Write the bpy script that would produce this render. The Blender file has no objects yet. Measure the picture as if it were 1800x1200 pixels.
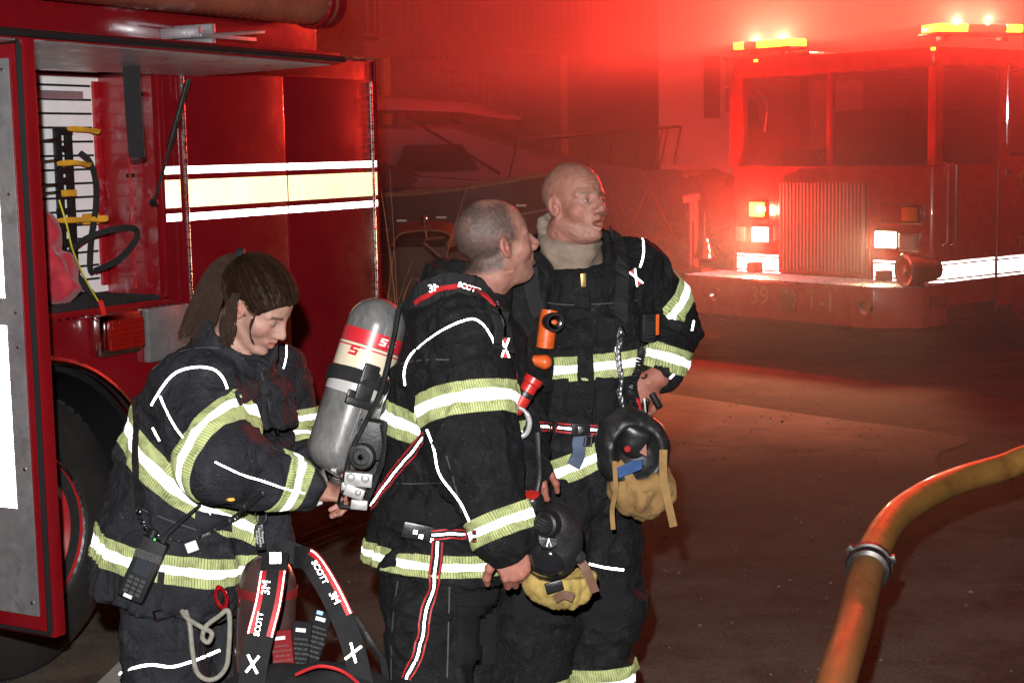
import bpy, bmesh, math, random
import numpy as np
from mathutils import Vector, Matrix
from mathutils.bvhtree import BVHTree
R_ = math.radians
random.seed(7)
scn = bpy.context.scene
COL = scn.collection
# ---------------------------------------------------------------- camera
F_PX, PITCH, ROLL, CAMZ = 2800.0, math.atan(338/2800), R_(1.1), 1.8
_X0 = Vector((1,0,0)); _U0 = Vector((0, math.sin(PITCH), math.cos(PITCH))); _F0 = Vector((0, math.cos(PITCH), -math.sin(PITCH)))
CR = math.cos(ROLL)*_X0 - math.sin(ROLL)*_U0
CU = math.sin(ROLL)*_X0 + math.cos(ROLL)*_U0
CAM = Vector((0,0,CAMZ))
def ray(u, v): return _F0 + CR*((u-900)/F_PX) - CU*((v-600)/F_PX)
def P(u, v, d): return CAM + ray(u, v)*d
def proj(p):
    q = Vector(p)-CAM; d = q.dot(_F0)
    return 900+F_PX*q.dot(CR)/d, 600-F_PX*q.dot(CU)/d, d
cam_d = bpy.data.cameras.new('camera'); cam = bpy.data.objects.new('camera', cam_d); COL.objects.link(cam)
m = Matrix.Identity(4)
for i in range(3): m[i][0], m[i][1], m[i][2], m[i][3] = CR[i], CU[i], -_F0[i], CAM[i]
cam.matrix_world = m
cam_d.sensor_width = 36; cam_d.lens = F_PX/1800*36; cam_d.clip_end = 2000; cam_d.clip_start = .05
scn.camera = cam

# ---------------------------------------------------------------- materials
MATS = {}
class NT:
    def __init__(s, m):
        s.t = m.node_tree; s.n = s.t.nodes; s.l = s.t.links
    def new(s, k, **kw):
        n = s.n.new(k)
        for a, b in kw.items():
            if a.startswith('i_'): n.inputs[a[2:].replace('_', ' ')].default_value = b
            else: setattr(n, a, b)
        return n
    def link(s, a, b): s.l.new(a, b)
    def ramp(s, fac, stops):
        n = s.n.new('ShaderNodeValToRGB'); e = n.color_ramp.elements
        while len(e) < len(stops): e.new(.5)
        for q, (p, c) in zip(e, stops):
            q.position = p; q.color = (*c, 1) if not isinstance(c, (int, float)) else (c, c, c, 1)
        s.link(fac, n.inputs[0]); return n.outputs[0]
    def noise(s, vec, scale, detail=4, rough=.6, dist=0):
        n = s.new('ShaderNodeTexNoise'); n.inputs['Scale'].default_value = scale; n.inputs['Detail'].default_value = detail
        n.inputs['Roughness'].default_value = rough; n.inputs['Distortion'].default_value = dist
        if vec is not None: s.link(vec, n.inputs['Vector'])
        return n.outputs['Fac']
    def mix(s, fac, a, b, mode='MIX'):
        n = s.new('ShaderNodeMix', data_type='RGBA', blend_type=mode)
        for v, i in ((fac, 0), (a, 6), (b, 7)):
            if isinstance(v, bpy.types.NodeSocket): s.link(v, n.inputs[i])
            elif i == 0: n.inputs[0].default_value = v
            else: n.inputs[i].default_value = (*v, 1)
        return n.outputs[2]
    def math(s, op, a, b=0, c=0):
        n = s.new('ShaderNodeMath', operation=op)
        for i, v in enumerate((a, b, c)):
            if isinstance(v, bpy.types.NodeSocket): s.link(v, n.inputs[i])
            else: n.inputs[i].default_value = v
        return n.outputs[0]
def mat(name, col=(.5,.5,.5), rough=.6, metal=0, var=.25, vs=6, bump=0, bs=60, spec=.5, coat=0, sss=0, dirt=None, ds=3, attr=None, emit=None, es=0, trans=0, rvar=0, stretch=None, alpha=1, sheen=0, cn_rough=.05):
    """principled material with procedural colour variation, roughness variation and bump"""
    if name in MATS: return MATS[name]
    m = bpy.data.materials.new(name); m.use_nodes = True; MATS[name] = m
    t = NT(m); b = t.n['Principled BSDF']
    tc = t.new('ShaderNodeTexCoord').outputs['Object']
    if stretch:
        mp = t.new('ShaderNodeMapping'); mp.inputs['Scale'].default_value = stretch; t.link(tc, mp.inputs[0]); tv = mp.outputs[0]
    else: tv = tc
    if attr:
        a = t.new('ShaderNodeAttribute'); a.attribute_name = attr; base = a.outputs['Color']
    else: base = None
    n1 = t.noise(tv, vs, 5, .62)
    lo = tuple(c*(1-var) for c in col); hi = tuple(min(1, c*(1+var)) for c in col)
    if base is None: c = t.ramp(n1, [(.3, lo), (.7, hi)])
    else:
        g = t.ramp(n1, [(.3, 1-var), (.7, 1.0)]); c = t.mix(1.0, base, g, 'MULTIPLY')
    if dirt:
        n2 = t.noise(tv, ds, 8, .7, .4); f = t.ramp(n2, [(.52, 0.), (.68, 1.)])
        c = t.mix(t.math('MULTIPLY', f, dirt[3] if len(dirt) > 3 else .6), c, dirt[:3])
    if 'turnout' in name:     # lint and ash specks
        c = t.mix(t.ramp(t.noise(tc, 210, 1, .5), [(.785, 0.), (.80, .7)]), c, (.30,.29,.28))
    t.link(c, b.inputs['Base Color'])
    b.inputs['Roughness'].default_value = rough; b.inputs['Metallic'].default_value = metal
    b.inputs['Specular IOR Level'].default_value = spec; b.inputs['Coat Weight'].default_value = coat
    b.inputs['Coat Roughness'].default_value = cn_rough
    b.inputs['Transmission Weight'].default_value = trans; b.inputs['Alpha'].default_value = alpha
    b.inputs['Sheen Weight'].default_value = sheen
    if rvar:
        n3 = t.noise(tv, vs*2.3, 6, .7); mr = t.new('ShaderNodeMapRange'); t.link(n3, mr.inputs[0])
        mr.inputs[1].default_value = .3; mr.inputs[2].default_value = .7
        mr.inputs[3].default_value = max(.02, rough-rvar); mr.inputs[4].default_value = min(1, rough+rvar); t.link(mr.outputs[0], b.inputs['Roughness'])
    if sss:
        b.inputs['Subsurface Weight'].default_value = sss; b.inputs['Subsurface Radius'].default_value = (.012,.005,.003); b.inputs['Subsurface Scale'].default_value = .6
    if bump and 'turnout' in name:
        # weave plus soft creases
        rd = t.math('ABSOLUTE', t.math('SUBTRACT', t.noise(tv, 11, 4, .55, 1.1), .5)); rd2 = t.math('ABSOLUTE', t.math('SUBTRACT', t.noise(tv, 24, 4, .6, 1.4), .5))
        hgt = t.math('ADD', t.math('MULTIPLY', rd, -1.0), t.math('MULTIPLY', rd2, -.45)); b1 = t.new('ShaderNodeBump'); b1.inputs['Strength'].default_value = .85; b1.inputs['Distance'].default_value = .030; t.link(hgt, b1.inputs['Height'])
        b2 = t.new('ShaderNodeBump'); b2.inputs['Strength'].default_value = .6; b2.inputs['Distance'].default_value = .003; t.link(t.noise(tv, bs, 4, .7), b2.inputs['Height']); t.link(b1.outputs[0], b2.inputs['Normal']); t.link(b2.outputs[0], b.inputs['Normal'])
    elif bump:
        n4 = t.noise(tv, bs, 6, .65); bp = t.new('ShaderNodeBump'); bp.inputs['Strength'].default_value = min(1, bump); bp.inputs['Distance'].default_value = .004*max(1, bump)
        t.link(n4, bp.inputs['Height']); t.link(bp.outputs[0], b.inputs['Normal'])
    if emit:
        b.inputs['Emission Color'].default_value = (*emit, 1); b.inputs['Emission Strength'].default_value = es
    return m
FLASH = Vector((-.07, .02, CAMZ+.22))
def retro(name, col=(.85,.85,.85), gain=.35, rough=.42, hatch=None):
    """retroreflective tape: glass beads turn the light that falls on them back towards the lamp it came from"""
    if name in MATS: return MATS[name]
    m = bpy.data.materials.new(name); m.use_nodes = True; MATS[name] = m
    t = NT(m); t.n.clear(); out = t.new('ShaderNodeOutputMaterial')
    df = t.new('ShaderNodeBsdfDiffuse'); gl = t.new('ShaderNodeBsdfGlossy'); gl.inputs['Roughness'].default_value = rough
    geo = t.new('ShaderNodeNewGeometry'); sub = t.new('ShaderNodeVectorMath', operation='SUBTRACT'); sub.inputs[0].default_value = FLASH
    t.link(geo.outputs['Position'], sub.inputs[1]); nr = t.new('ShaderNodeVectorMath', operation='NORMALIZE'); t.link(sub.outputs[0], nr.inputs[0])
    t.link(nr.outputs[0], gl.inputs['Normal'])
    mx = t.new('ShaderNodeMixShader')
    if hatch:     # trim tape: silver centre, lime edges with fine dark stitching lines (uv: u metres round, v 0..1 across)
        uv = t.new('ShaderNodeUVMap').outputs[0]; sp = t.new('ShaderNodeSeparateXYZ'); t.link(uv, sp.inputs[0])
        av = t.math('ABSOLUTE', t.math('SUBTRACT', sp.outputs[1], .5))
        wn = t.noise(uv, 14, 3)
        edge = t.math('LESS_THAN', t.math('ADD', av, t.math('MULTIPLY', t.math('SUBTRACT', wn, .5), .05)), .165)
        ph = t.math('FRACT', t.math('ADD', t.math('MULTIPLY', sp.outputs[0], 165.), t.math('MULTIPLY', sp.outputs[1], 1.6)))
        ln = t.math('LESS_THAN', ph, .24)
        lime = t.mix(t.math('MULTIPLY', ln, .78), hatch, (.05,.06,.02))
        sil = t.mix(t.math('MULTIPLY', ln, .30), col, (.25,.27,.2))
        tc = t.new('ShaderNodeTexCoord').outputs['Object']
        grime = t.ramp(t.noise(tc, 20, 8, .75, .6), [(.36, .50), (.56, 1.)])
        c = t.mix(1., t.mix(edge, lime, sil), grime, 'MULTIPLY')
        t.link(c, df.inputs[0]); t.link(c, gl.inputs[0])
        gf = t.math('ADD', t.math('MULTIPLY', edge, gain), .05)
        t.link(gf, mx.inputs[0])
    else:
        tc = t.new('ShaderNodeTexCoord').outputs['Object']
        g = t.ramp(t.noise(tc, 7, 8, .7), [(.3, tuple(x*.8 for x in col)), (.65, col)])
        t.link(g, df.inputs[0]); t.link(g, gl.inputs[0]); mx.inputs[0].default_value = gain
    t.link(df.outputs[0], mx.inputs[1]); t.link(gl.outputs[0], mx.inputs[2]); t.link(mx.outputs[0], out.inputs[0])
    return m

# ---------------------------------------------------------------- objects
def tag(o, label=None, cat=None, group=None, kind=None):
    if label: o['label'] = label
    if cat: o['category'] = cat
    if group: o['group'] = group
    if kind: o['kind'] = kind
    return o
def thing(name, loc, label, cat, group=None, rotz=0):
    o = bpy.data.objects.new(name, None); o.empty_display_size = .1; COL.objects.link(o)
    o.location = loc; o.rotation_euler = (0,0,rotz); tag(o, label, cat, group); o['_rz'] = rotz
    del o['_rz']; o.matrix_world = Matrix.Translation(Vector(loc)) @ Matrix.Rotation(rotz, 4, 'Z'); return o
def root_of(o):
    while o.parent: o = o.parent
    return o
class MB:
    """collects vertices and faces of ONE mesh"""
    def __init__(s): s.v = []; s.f = []; s.uv = None; s.mi = []
    def add(s, vs, fs, mi=0):
        k = len(s.v); s.v += [tuple(p) for p in vs]; s.f += [tuple(i+k for i in f) for f in fs]; s.mi += [mi]*len(fs); return s
    def box(s, a, b, M=None, mi=0):
        (x0,y0,z0),(x1,y1,z1) = a, b
        vs = [Vector(p) for p in ((x0,y0,z0),(x1,y0,z0),(x1,y1,z0),(x0,y1,z0),(x0,y0,z1),(x1,y0,z1),(x1,y1,z1),(x0,y1,z1))]
        if M is not None: vs = [M @ p for p in vs]
        return s.add(vs, [(0,3,2,1),(4,5,6,7),(0,1,5,4),(1,2,6,5),(2,3,7,6),(3,0,4,7)], mi)
    def tube(s, pts, r, n=10, closed=False, cap=True, mi=0, flat=None, up=None):
        """sweep; r a number or a list; flat=(w,t) sweeps a ribbon section instead; up: function(i) giving the surface normal"""
        pts = [Vector(p) for p in pts]; N = len(pts); rs = r if isinstance(r, (list, tuple)) else [r]*N
        rings = []; prev = None
        for i, p in enumerate(pts):
            a = pts[(i-1) % N] if (closed or i) else pts[0]; b = pts[(i+1) % N] if (closed or i < N-1) else pts[-1]
            t = (b-a)
            if t.length < 1e-9: t = Vector((0,0,1))
            t.normalize()
            if up is not None:
                z = Vector(up[i]); z = (z - t*z.dot(t)); z = z.normalized() if z.length > 1e-6 else t.orthogonal().normalized()
                x = t.cross(z).normalized()
            else:
                if prev is None: x = t.orthogonal().normalized()
                else:
                    x = prev - t*prev.dot(t); x = x.normalized() if x.length > 1e-6 else t.orthogonal().normalized()
                z = x.cross(t).normalized()
            prev = x
            if flat:
                w, h = flat; w = w[i] if isinstance(w, (list, tuple)) else w
                rings.append([p + x*sx*w/2 + z*sz*h/2 for sx, sz in ((-1,-1),(1,-1),(1,1),(-1,1))])
            else:
                rings.append([p + (x*math.cos(q) + z*math.sin(q))*rs[i] for q in (2*math.pi*j/n for j in range(n))])
        m_ = 4 if flat else n
        vs = [q for g in rings for q in g]; fs = []
        for i in range(N if closed else N-1):
            j = (i+1) % N
            for k in range(m_):
                l = (k+1) % m_; fs.append((i*m_+k, i*m_+l, j*m_+l, j*m_+k))
        if cap and not closed:
            fs.append(tuple(range(m_))[::-1]); fs.append(tuple((N-1)*m_+k for k in range(m_)))
        return s.add(vs, fs, mi)
    def lathe(s, prof, M=None, n=32, mi=0, a0=0, a1=2*math.pi):
        """prof: (radius, z) list around local z"""
        full = abs(a1-a0-2*math.pi) < 1e-6; nn = n if full else n+1
        vs = []
        for r, z in prof:
            for j in range(nn):
                a = a0+(a1-a0)*j/n; p = Vector((r*math.cos(a), r*math.sin(a), z)); vs.append(M @ p if M is not None else p)
        fs = []
        for i in range(len(prof)-1):
            for j in range(n):
                l = (j+1) % nn if full else j+1
                fs.append((i*nn+j, i*nn+l, (i+1)*nn+l, (i+1)*nn+j))
        return s.add(vs, fs, mi)
    def prism(s, poly, M, h0, h1, mi=0):
        """2-D outline (x,y), extruded h0..h1 along local z of M"""
        n = len(poly); vs = [M @ Vector((x, y, h0)) for x, y in poly] + [M @ Vector((x, y, h1)) for x, y in poly]
        fs = [tuple(range(n))[::-1], tuple(range(n, 2*n))] + [(i, (i+1) % n, n+(i+1) % n, n+i) for i in range(n)]
        return s.add(vs, fs, mi)
    def build(s, name, mt, parent=None, world=False, smooth=True, bevel=0, label=None, sub=0, angle=35, cat=None, group=None, kind=None):
        me = bpy.data.meshes.new(name)
        vs = s.v
        if world and parent is not None:
            r = root_of(parent); inv = r.matrix_world.inverted()
            vs = [tuple(inv @ Vector(p)) for p in vs]
        me.from_pydata(vs, [], s.f)
        for q in (mt if isinstance(mt, (list, tuple)) else [mt]): me.materials.append(q)
        if any(s.mi): me.polygons.foreach_set('material_index', s.mi)
        bm = bmesh.new(); bm.from_mesh(me); bmesh.ops.recalc_face_normals(bm, faces=bm.faces)
        if bevel:
            es = [e for e in bm.edges if len(e.link_faces) == 2 and e.calc_face_angle(0) > R_(30)]
            try: bmesh.ops.bevel(bm, geom=es, offset=bevel, segments=2, profile=.6, affect='EDGES', clamp_overlap=True)
            except Exception: pass
        bm.to_mesh(me); bm.free()
        if smooth:
            me.polygons.foreach_set('use_smooth', [True]*len(me.polygons))
            try: me.set_sharp_from_angle(angle=R_(angle))
            except Exception: pass
        o = bpy.data.objects.new(name, me); COL.objects.link(o)
        if parent is not None: o.parent = parent
        tag(o, label, cat, group, kind)
        return o
def frame(o, z, x=None):
    """matrix with local z along z"""
    z = Vector(z).normalized(); x = Vector(x) if x is not None else z.orthogonal()
    x = (x - z*x.dot(z)).normalized(); y = z.cross(x)
    m = Matrix.Identity(4)
    for i in range(3): m[i][0], m[i][1], m[i][2], m[i][3] = x[i], y[i], z[i], o[i]
    return m
def smoothpts(pts, n=6):
    """Catmull-Rom through points"""
    p = [Vector(q) for q in pts]; out = []
    for i in range(len(p)-1):
        a = p[max(i-1, 0)]; b = p[i]; c = p[i+1]; d = p[min(i+2, len(p)-1)]
        for k in range(n):
            t = k/n; out.append(.5*((2*b)+(c-a)*t+(2*a-5*b+4*c-d)*t*t+(3*b-a-3*c+d)*t*t*t))
    out.append(p[-1]); return out
def text(body, size, M, mt, parent, name='lettering', ext=.002, shear=0, align='CENTER', world=False, label=None):
    cu = bpy.data.curves.new('t', 'FONT'); cu.body = body; cu.size = size; cu.extrude = ext; cu.align_x = align; cu.align_y = 'CENTER'; cu.shear = shear
    o = bpy.data.objects.new('t', cu); COL.objects.link(o); dg = bpy.context.evaluated_depsgraph_get()
    me = bpy.data.meshes.new_from_object(o.evaluated_get(dg)); COL.objects.unlink(o); bpy.data.objects.remove(o)
    b = MB(); b.v = [tuple(M @ v.co) for v in me.vertices]; b.f = [tuple(p.vertices) for p in me.polygons]; b.mi = [0]*len(b.f)
    return b.build(name, mt, parent, world=world, smooth=False, label=label)

# ---------------------------------------------------------------- numpy noise and distance fields
_rng = np.random.RandomState(3); _PT = _rng.rand(64,64,64).astype(np.float32)*2-1
def vnoise(p, scale=1.0, seed=0):
    q = np.asarray(p, np.float32)*scale + seed*17.31
    i = np.floor(q).astype(int); f = q-i; f = f*f*(3-2*f); i &= 63; j = (i+1) & 63
    x, y, z = f[...,0], f[...,1], f[...,2]
    def g(a, b, c): return _PT[a, b, c]
    i0, i1, i2, j0, j1, j2 = i[...,0], i[...,1], i[...,2], j[...,0], j[...,1], j[...,2]
    c00 = g(i0,i1,i2)*(1-x)+g(j0,i1,i2)*x; c10 = g(i0,j1,i2)*(1-x)+g(j0,j1,i2)*x
    c01 = g(i0,i1,j2)*(1-x)+g(j0,i1,j2)*x; c11 = g(i0,j1,j2)*(1-x)+g(j0,j1,j2)*x
    return (c00*(1-y)+c10*y)*(1-z)+(c01*(1-y)+c11*y)*z
def fbm(p, scale, oct=3, seed=0):
    s = 0; a = 1
    for k in range(oct): s = s + a*vnoise(p, scale*2**k, seed+k); a *= .5
    return s
def np3(v): return np.array(tuple(v), np.float32)
class Cap:
    def __init__(s, a, b, ra, rb, k=.01, op='u'): s.a, s.b, s.ra, s.rb, s.k, s.op = np3(a), np3(b), ra, rb, k, op; s.ba = s.b-s.a; s.l = float(s.ba@s.ba)+1e-9
    def d(s, p):
        q = p-s.a; t = np.clip((q@s.ba)/s.l, 0, 1); return np.linalg.norm(q-t[...,None]*s.ba, axis=-1)-(s.ra+(s.rb-s.ra)*t)
    def bb(s): r = max(s.ra, s.rb); return np.minimum(s.a, s.b)-r, np.maximum(s.a, s.b)+r
class Ell:
    def __init__(s, c, r, M=None, k=.01, op='u'): s.c, s.r, s.k, s.op = np3(c), np3(r), k, op; s.M = np.eye(3, dtype=np.float32) if M is None else np.array([list(x) for x in M], np.float32)
    def d(s, p):
        q = (p-s.c)@s.M; k0 = np.linalg.norm(q/s.r, axis=-1); k1 = np.linalg.norm(q/(s.r*s.r), axis=-1)+1e-6
        return k0*(k0-1)/k1
    def bb(s): r = s.r.max(); return s.c-r, s.c+r
class Eco:
    """elliptic cone segment, flat ends; ux = direction of first radius"""
    def __init__(s, a, b, ux, r1, r2, k=.03, op='u'):
        a, b = Vector(a), Vector(b); z = (b-a); s.L = z.length; z.normalize(); x = Vector(ux); x = (x-z*x.dot(z)).normalized(); y = z.cross(x)
        s.a = np3(a); s.M = np.array([[x[i], y[i], z[i]] for i in range(3)], np.float32); s.r1, s.r2, s.k, s.op = r1, r2, k, op; s.b = np3(b)
    def d(s, p):
        q = (p-s.a)@s.M; z = q[...,2]; t = np.clip(z/s.L, 0, 1); rx = s.r1[0]+(s.r2[0]-s.r1[0])*t; ry = s.r1[1]+(s.r2[1]-s.r1[1])*t
        k0 = np.sqrt((q[...,0]/rx)**2+(q[...,1]/ry)**2); k1 = np.sqrt((q[...,0]/rx**2)**2+(q[...,1]/ry**2)**2)+1e-6
        dr = np.where(k0 > .3, k0*(k0-1)/k1, -np.minimum(rx, ry)*.7); dz = np.maximum(-z, z-s.L)
        return np.where(dz > 0, np.sqrt(np.maximum(dr, 0)**2+dz**2), np.maximum(dr, dz))
    def bb(s): r = max(*s.r1, *s.r2); return np.minimum(s.a, s.b)-r, np.maximum(s.a, s.b)+r
def sdf_eval(prims, p):
    D = np.full(p.shape[:-1], 9., np.float32)
    for q in prims:
        d = q.d(p)
        if q.op == 'u':
            h = np.maximum(q.k-np.abs(D-d), 0)/q.k; D = np.minimum(D, d)-h*h*q.k*.25
        else:
            h = np.maximum(q.k-np.abs(D+d), 0)/q.k; D = np.maximum(D, -d)+h*h*q.k*.25
    return D
def sdf_mesh(prims, h, disp=None):
    """surface nets of the distance field of the primitives; returns verts, quads"""
    lo = np.min([q.bb()[0] for q in prims if q.op == 'u'], axis=0)-3*h; hi = np.max([q.bb()[1] for q in prims if q.op == 'u'], axis=0)+3*h
    B = 16; n = (np.ceil((hi-lo)/h/B).astype(int)*B)+1
    D = np.ones(n, np.float32)
    ax = [lo[i]+h*np.arange(n[i], dtype=np.float32) for i in range(3)]
    nb = (n-1)//B; cs = np.stack(np.meshgrid(*[lo[i]+h*B*(np.arange(nb[i])+.5) for i in range(3)], indexing='ij'), -1).astype(np.float32)
    Rb = h*B*.87; dc = [q.d(cs) for q in prims]; tot = sdf_eval(prims, cs)
    for i in range(nb[0]):
        for j in range(nb[1]):
            for k in range(nb[2]):
                sl = (slice(i*B, (i+1)*B+1), slice(j*B, (j+1)*B+1), slice(k*B, (k+1)*B+1))
                if abs(tot[i,j,k]) > Rb*1.6+.03: D[sl] = tot[i,j,k]; continue
    for i in range(nb[0]):
        for j in range(nb[1]):
            for k in range(nb[2]):
                if abs(tot[i,j,k]) > Rb*1.6+.03: continue
                sl = (slice(i*B, (i+1)*B+1), slice(j*B, (j+1)*B+1), slice(k*B, (k+1)*B+1))
                act = [q for q, dd in zip(prims, dc) if dd[i,j,k] < Rb*1.5+q.k+2*h]
                p = np.stack(np.meshgrid(ax[0][sl[0]], ax[1][sl[1]], ax[2][sl[2]], indexing='ij'), -1)
                D[sl] = sdf_eval(act, p) if act else 1.
    S = D < 0
    c = np.zeros(tuple(n-1), np.int8)
    offs = [(a,b,e) for a in (0,1) for b in (0,1) for e in (0,1)]
    for a, b, e in offs: c += S[a:n[0]-1+a, b:n[1]-1+b, e:n[2]-1+e]
    idx = np.argwhere((c > 0) & (c < 8)); V = np.zeros((len(idx), 3), np.float32); W = np.zeros(len(idx), np.float32)
    val = {o: D[idx[:,0]+o[0], idx[:,1]+o[1], idx[:,2]+o[2]] for o in offs}
    for o in offs:
        for axn in range(3):
            if o[axn] == 0:
                o2 = list(o); o2[axn] = 1; o2 = tuple(o2); a = val[o]; b = val[o2]; m_ = (a < 0) != (b < 0)
                t = np.where(m_, a/(a-b+1e-12), 0); pt = np.tile(np.array(o, np.float32), (len(idx), 1)); pt[:,axn] += t
                V += pt*m_[:,None]; W += m_
    V = (V/W[:,None]+idx)*h+lo
    ID = np.full(tuple(n-1), -1, np.int32); ID[idx[:,0], idx[:,1], idx[:,2]] = np.arange(len(idx))
    F = []
    for axn in range(3):
        b1, b2 = [(1,2),(2,0),(0,1)][axn]
        sh = [slice(None)]*3; sh2 = [slice(None)]*3; sh[axn] = slice(0, -1); sh2[axn] = slice(1, None)
        A = S[tuple(sh)]; Bq = S[tuple(sh2)]; e = np.argwhere(A != Bq)
        ok = (e[:,b1] > 0) & (e[:,b2] > 0) & (e[:,b1] < n[b1]-1) & (e[:,b2] < n[b2]-1); e = e[ok]
        s_ = A[e[:,0], e[:,1], e[:,2]]
        def cell(d1, d2):
            q = e.copy(); q[:,b1] -= d1; q[:,b2] -= d2; return ID[q[:,0], q[:,1], q[:,2]]
        q = np.stack([cell(1,1), cell(0,1), cell(0,0), cell(1,0)], 1)
        q[~s_] = q[~s_][:, ::-1]; F.append(q)
    F = np.concatenate(F); F = F[(F >= 0).all(1)]
    return V.astype(np.float64), F
def vnormals(V, F):
    a = V[F[:,2]]-V[F[:,0]]; b = V[F[:,3]]-V[F[:,1]]; fn = np.cross(a, b); N = np.zeros_like(V)
    for k in range(4): np.add.at(N, F[:,k], fn)
    return N/(np.linalg.norm(N, axis=1, keepdims=True)+1e-12)
def np_obj(name, V, F, mt, parent, col=None, uv=None, label=None, smooth=True):
    """world-space arrays to a child object"""
    me = bpy.data.meshes.new(name); M = root_of(parent).matrix_world.inverted() if parent is not None else Matrix.Identity(4)
    A = np.array([list(r) for r in M]); Vl = V@A[:3,:3].T+A[:3,3]
    me.from_pydata(Vl.tolist(), [], F.tolist() if hasattr(F, 'tolist') else F)
    if col is not None:
        a = me.color_attributes.new('Col', 'FLOAT_COLOR', 'POINT'); c4 = np.concatenate([col, np.ones((len(col), 1))], 1).astype(np.float32); a.data.foreach_set('color', c4.ravel())
    if uv is not None:
        u = me.uv_layers.new(name='UVMap'); li = np.zeros(len(me.loops), np.int32); me.loops.foreach_get('vertex_index', li); u.data.foreach_set('uv', uv[li].astype(np.float32).ravel())
    for q in (mt if isinstance(mt, (list, tuple)) else [mt]): me.materials.append(q)
    if smooth: me.polygons.foreach_set('use_smooth', [True]*len(me.polygons))
    o = bpy.data.objects.new(name, me); COL.objects.link(o)
    if parent is not None: o.parent = parent
    if label: o['label'] = label
    return o
# ================================================================= PEOPLE
def rotm(yaw, pitch=0, roll=0):
    """local x forward, y left, z up; yaw measured from image right (+X), -90 faces the camera"""
    return Matrix.Rotation(R_(yaw), 3, 'Z') @ Matrix.Rotation(-R_(pitch), 3, 'Y') @ Matrix.Rotation(R_(roll), 3, 'X')
def xf(prims, M, c, s=1.0):
    out = []
    Mn = np.array([list(r) for r in M], np.float32); cc = np3(c)
    for q in prims:
        if isinstance(q, Cap): out.append(Cap(Mn@(q.a*s)+cc, Mn@(q.b*s)+cc, q.ra*s, q.rb*s, q.k*s, q.op))
        else:
            e = Ell(Mn@(q.c*s)+cc, q.r*s, None, q.k*s, q.op); e.M = (Mn@q.M).astype(np.float32); out.append(e)
    return out
def head_prims(jaw=1.0, fat=0.0, mouth=0.0, female=False, brow=1.0):
    E = lambda c, r, k=.012, op='u', M=None: Ell(c, r, M, k, op)
    p = [E((-.018,0,.040),(.100,.077,.090),.02), E((.022,0,.028),(.072,.068,.078),.02),
         E((.028,0,-.036),(.056,.053+fat*.004,.072),.03)]
    for s in (1,-1):
        p += [Cap((-.012,s*(.053*jaw+fat*.003),-.050),(.060,s*.020*jaw,-.104),.0165+fat*.003,.014,.026),
              E((.052,s*.041,-.030),(.026,.024+fat*.003,.024),.03),
              Cap((.083,s*.012,.021),(.070,s*.050,.018),.010*brow,.008*brow,.016)]
    p += [E((.060,0,-.034),(.032,.036,.044),.02), Cap((.082,0,.010),(.094,0,-.030),.013,.017,.014)]
    p += [E((.076,0,-.104),(.018,.021*jaw,.015),.018), E((.066,0,-.066),(.029,.030,.026),.018)]
    if fat: p += [E((.030,0,-.104),(.036,.038,.018+fat*.004),.03)]
    for s in (1,-1):
        p += [E((.101,s*.034,.000),(.017,.017,.0115),.012,'s')]
        p += [E((.0745,s*.032,.000),(.0145,.0165,.0140),.006)]
        p += [E((.0915,s*.032,-.001),(.010,.0135,.0050 if female else .0040),.002,'s')]
    nz = .80 if female else 1.0
    p += [Cap((.090,0,.014),(.100+.016*nz,0,-.026),.0078*nz,.0110*nz,.010), E((.100+.014*nz,0,-.033),(.0135*nz,.0125*nz,.011*nz),.007)]
    for s in (1,-1): p += [E((.090+.011*nz,s*.0145*nz,-.037),(.013,.0085*nz,.0085*nz),.005)]
    p += [Cap((.098,0,-.057),(.088,.021,-.064),.0065,.004,.006), Cap((.098,0,-.057),(.088,-.021,-.064),.0065,.004,.006),
          Cap((.095,0,-.076-mouth),(.086,.018,-.070-mouth*.6),.0075,.005,.008), Cap((.095,0,-.076-mouth),(.086,-.018,-.070-mouth*.6),.0075,.005,.008)]
    p += [E((.102,0,-.0668-mouth*.5),(.016,.021,.0016+mouth*.5),.003,'s')]
    for s in (1,-1):
        Me = Matrix.Rotation(R_(-s*24), 3, 'Z') @ Matrix.Rotation(R_(-10), 3, 'Y')
        p += [E((-.010,s*.080,-.006),(.019,.0085,.033),.008,'u',Me), E((-.005,s*.0885,-.002),(.011,.0085,.021),.005,'s',Me),
              E((-.004,s*.083,-.008),(.005,.005,.008),.004,'u',Me)]
    return p
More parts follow.
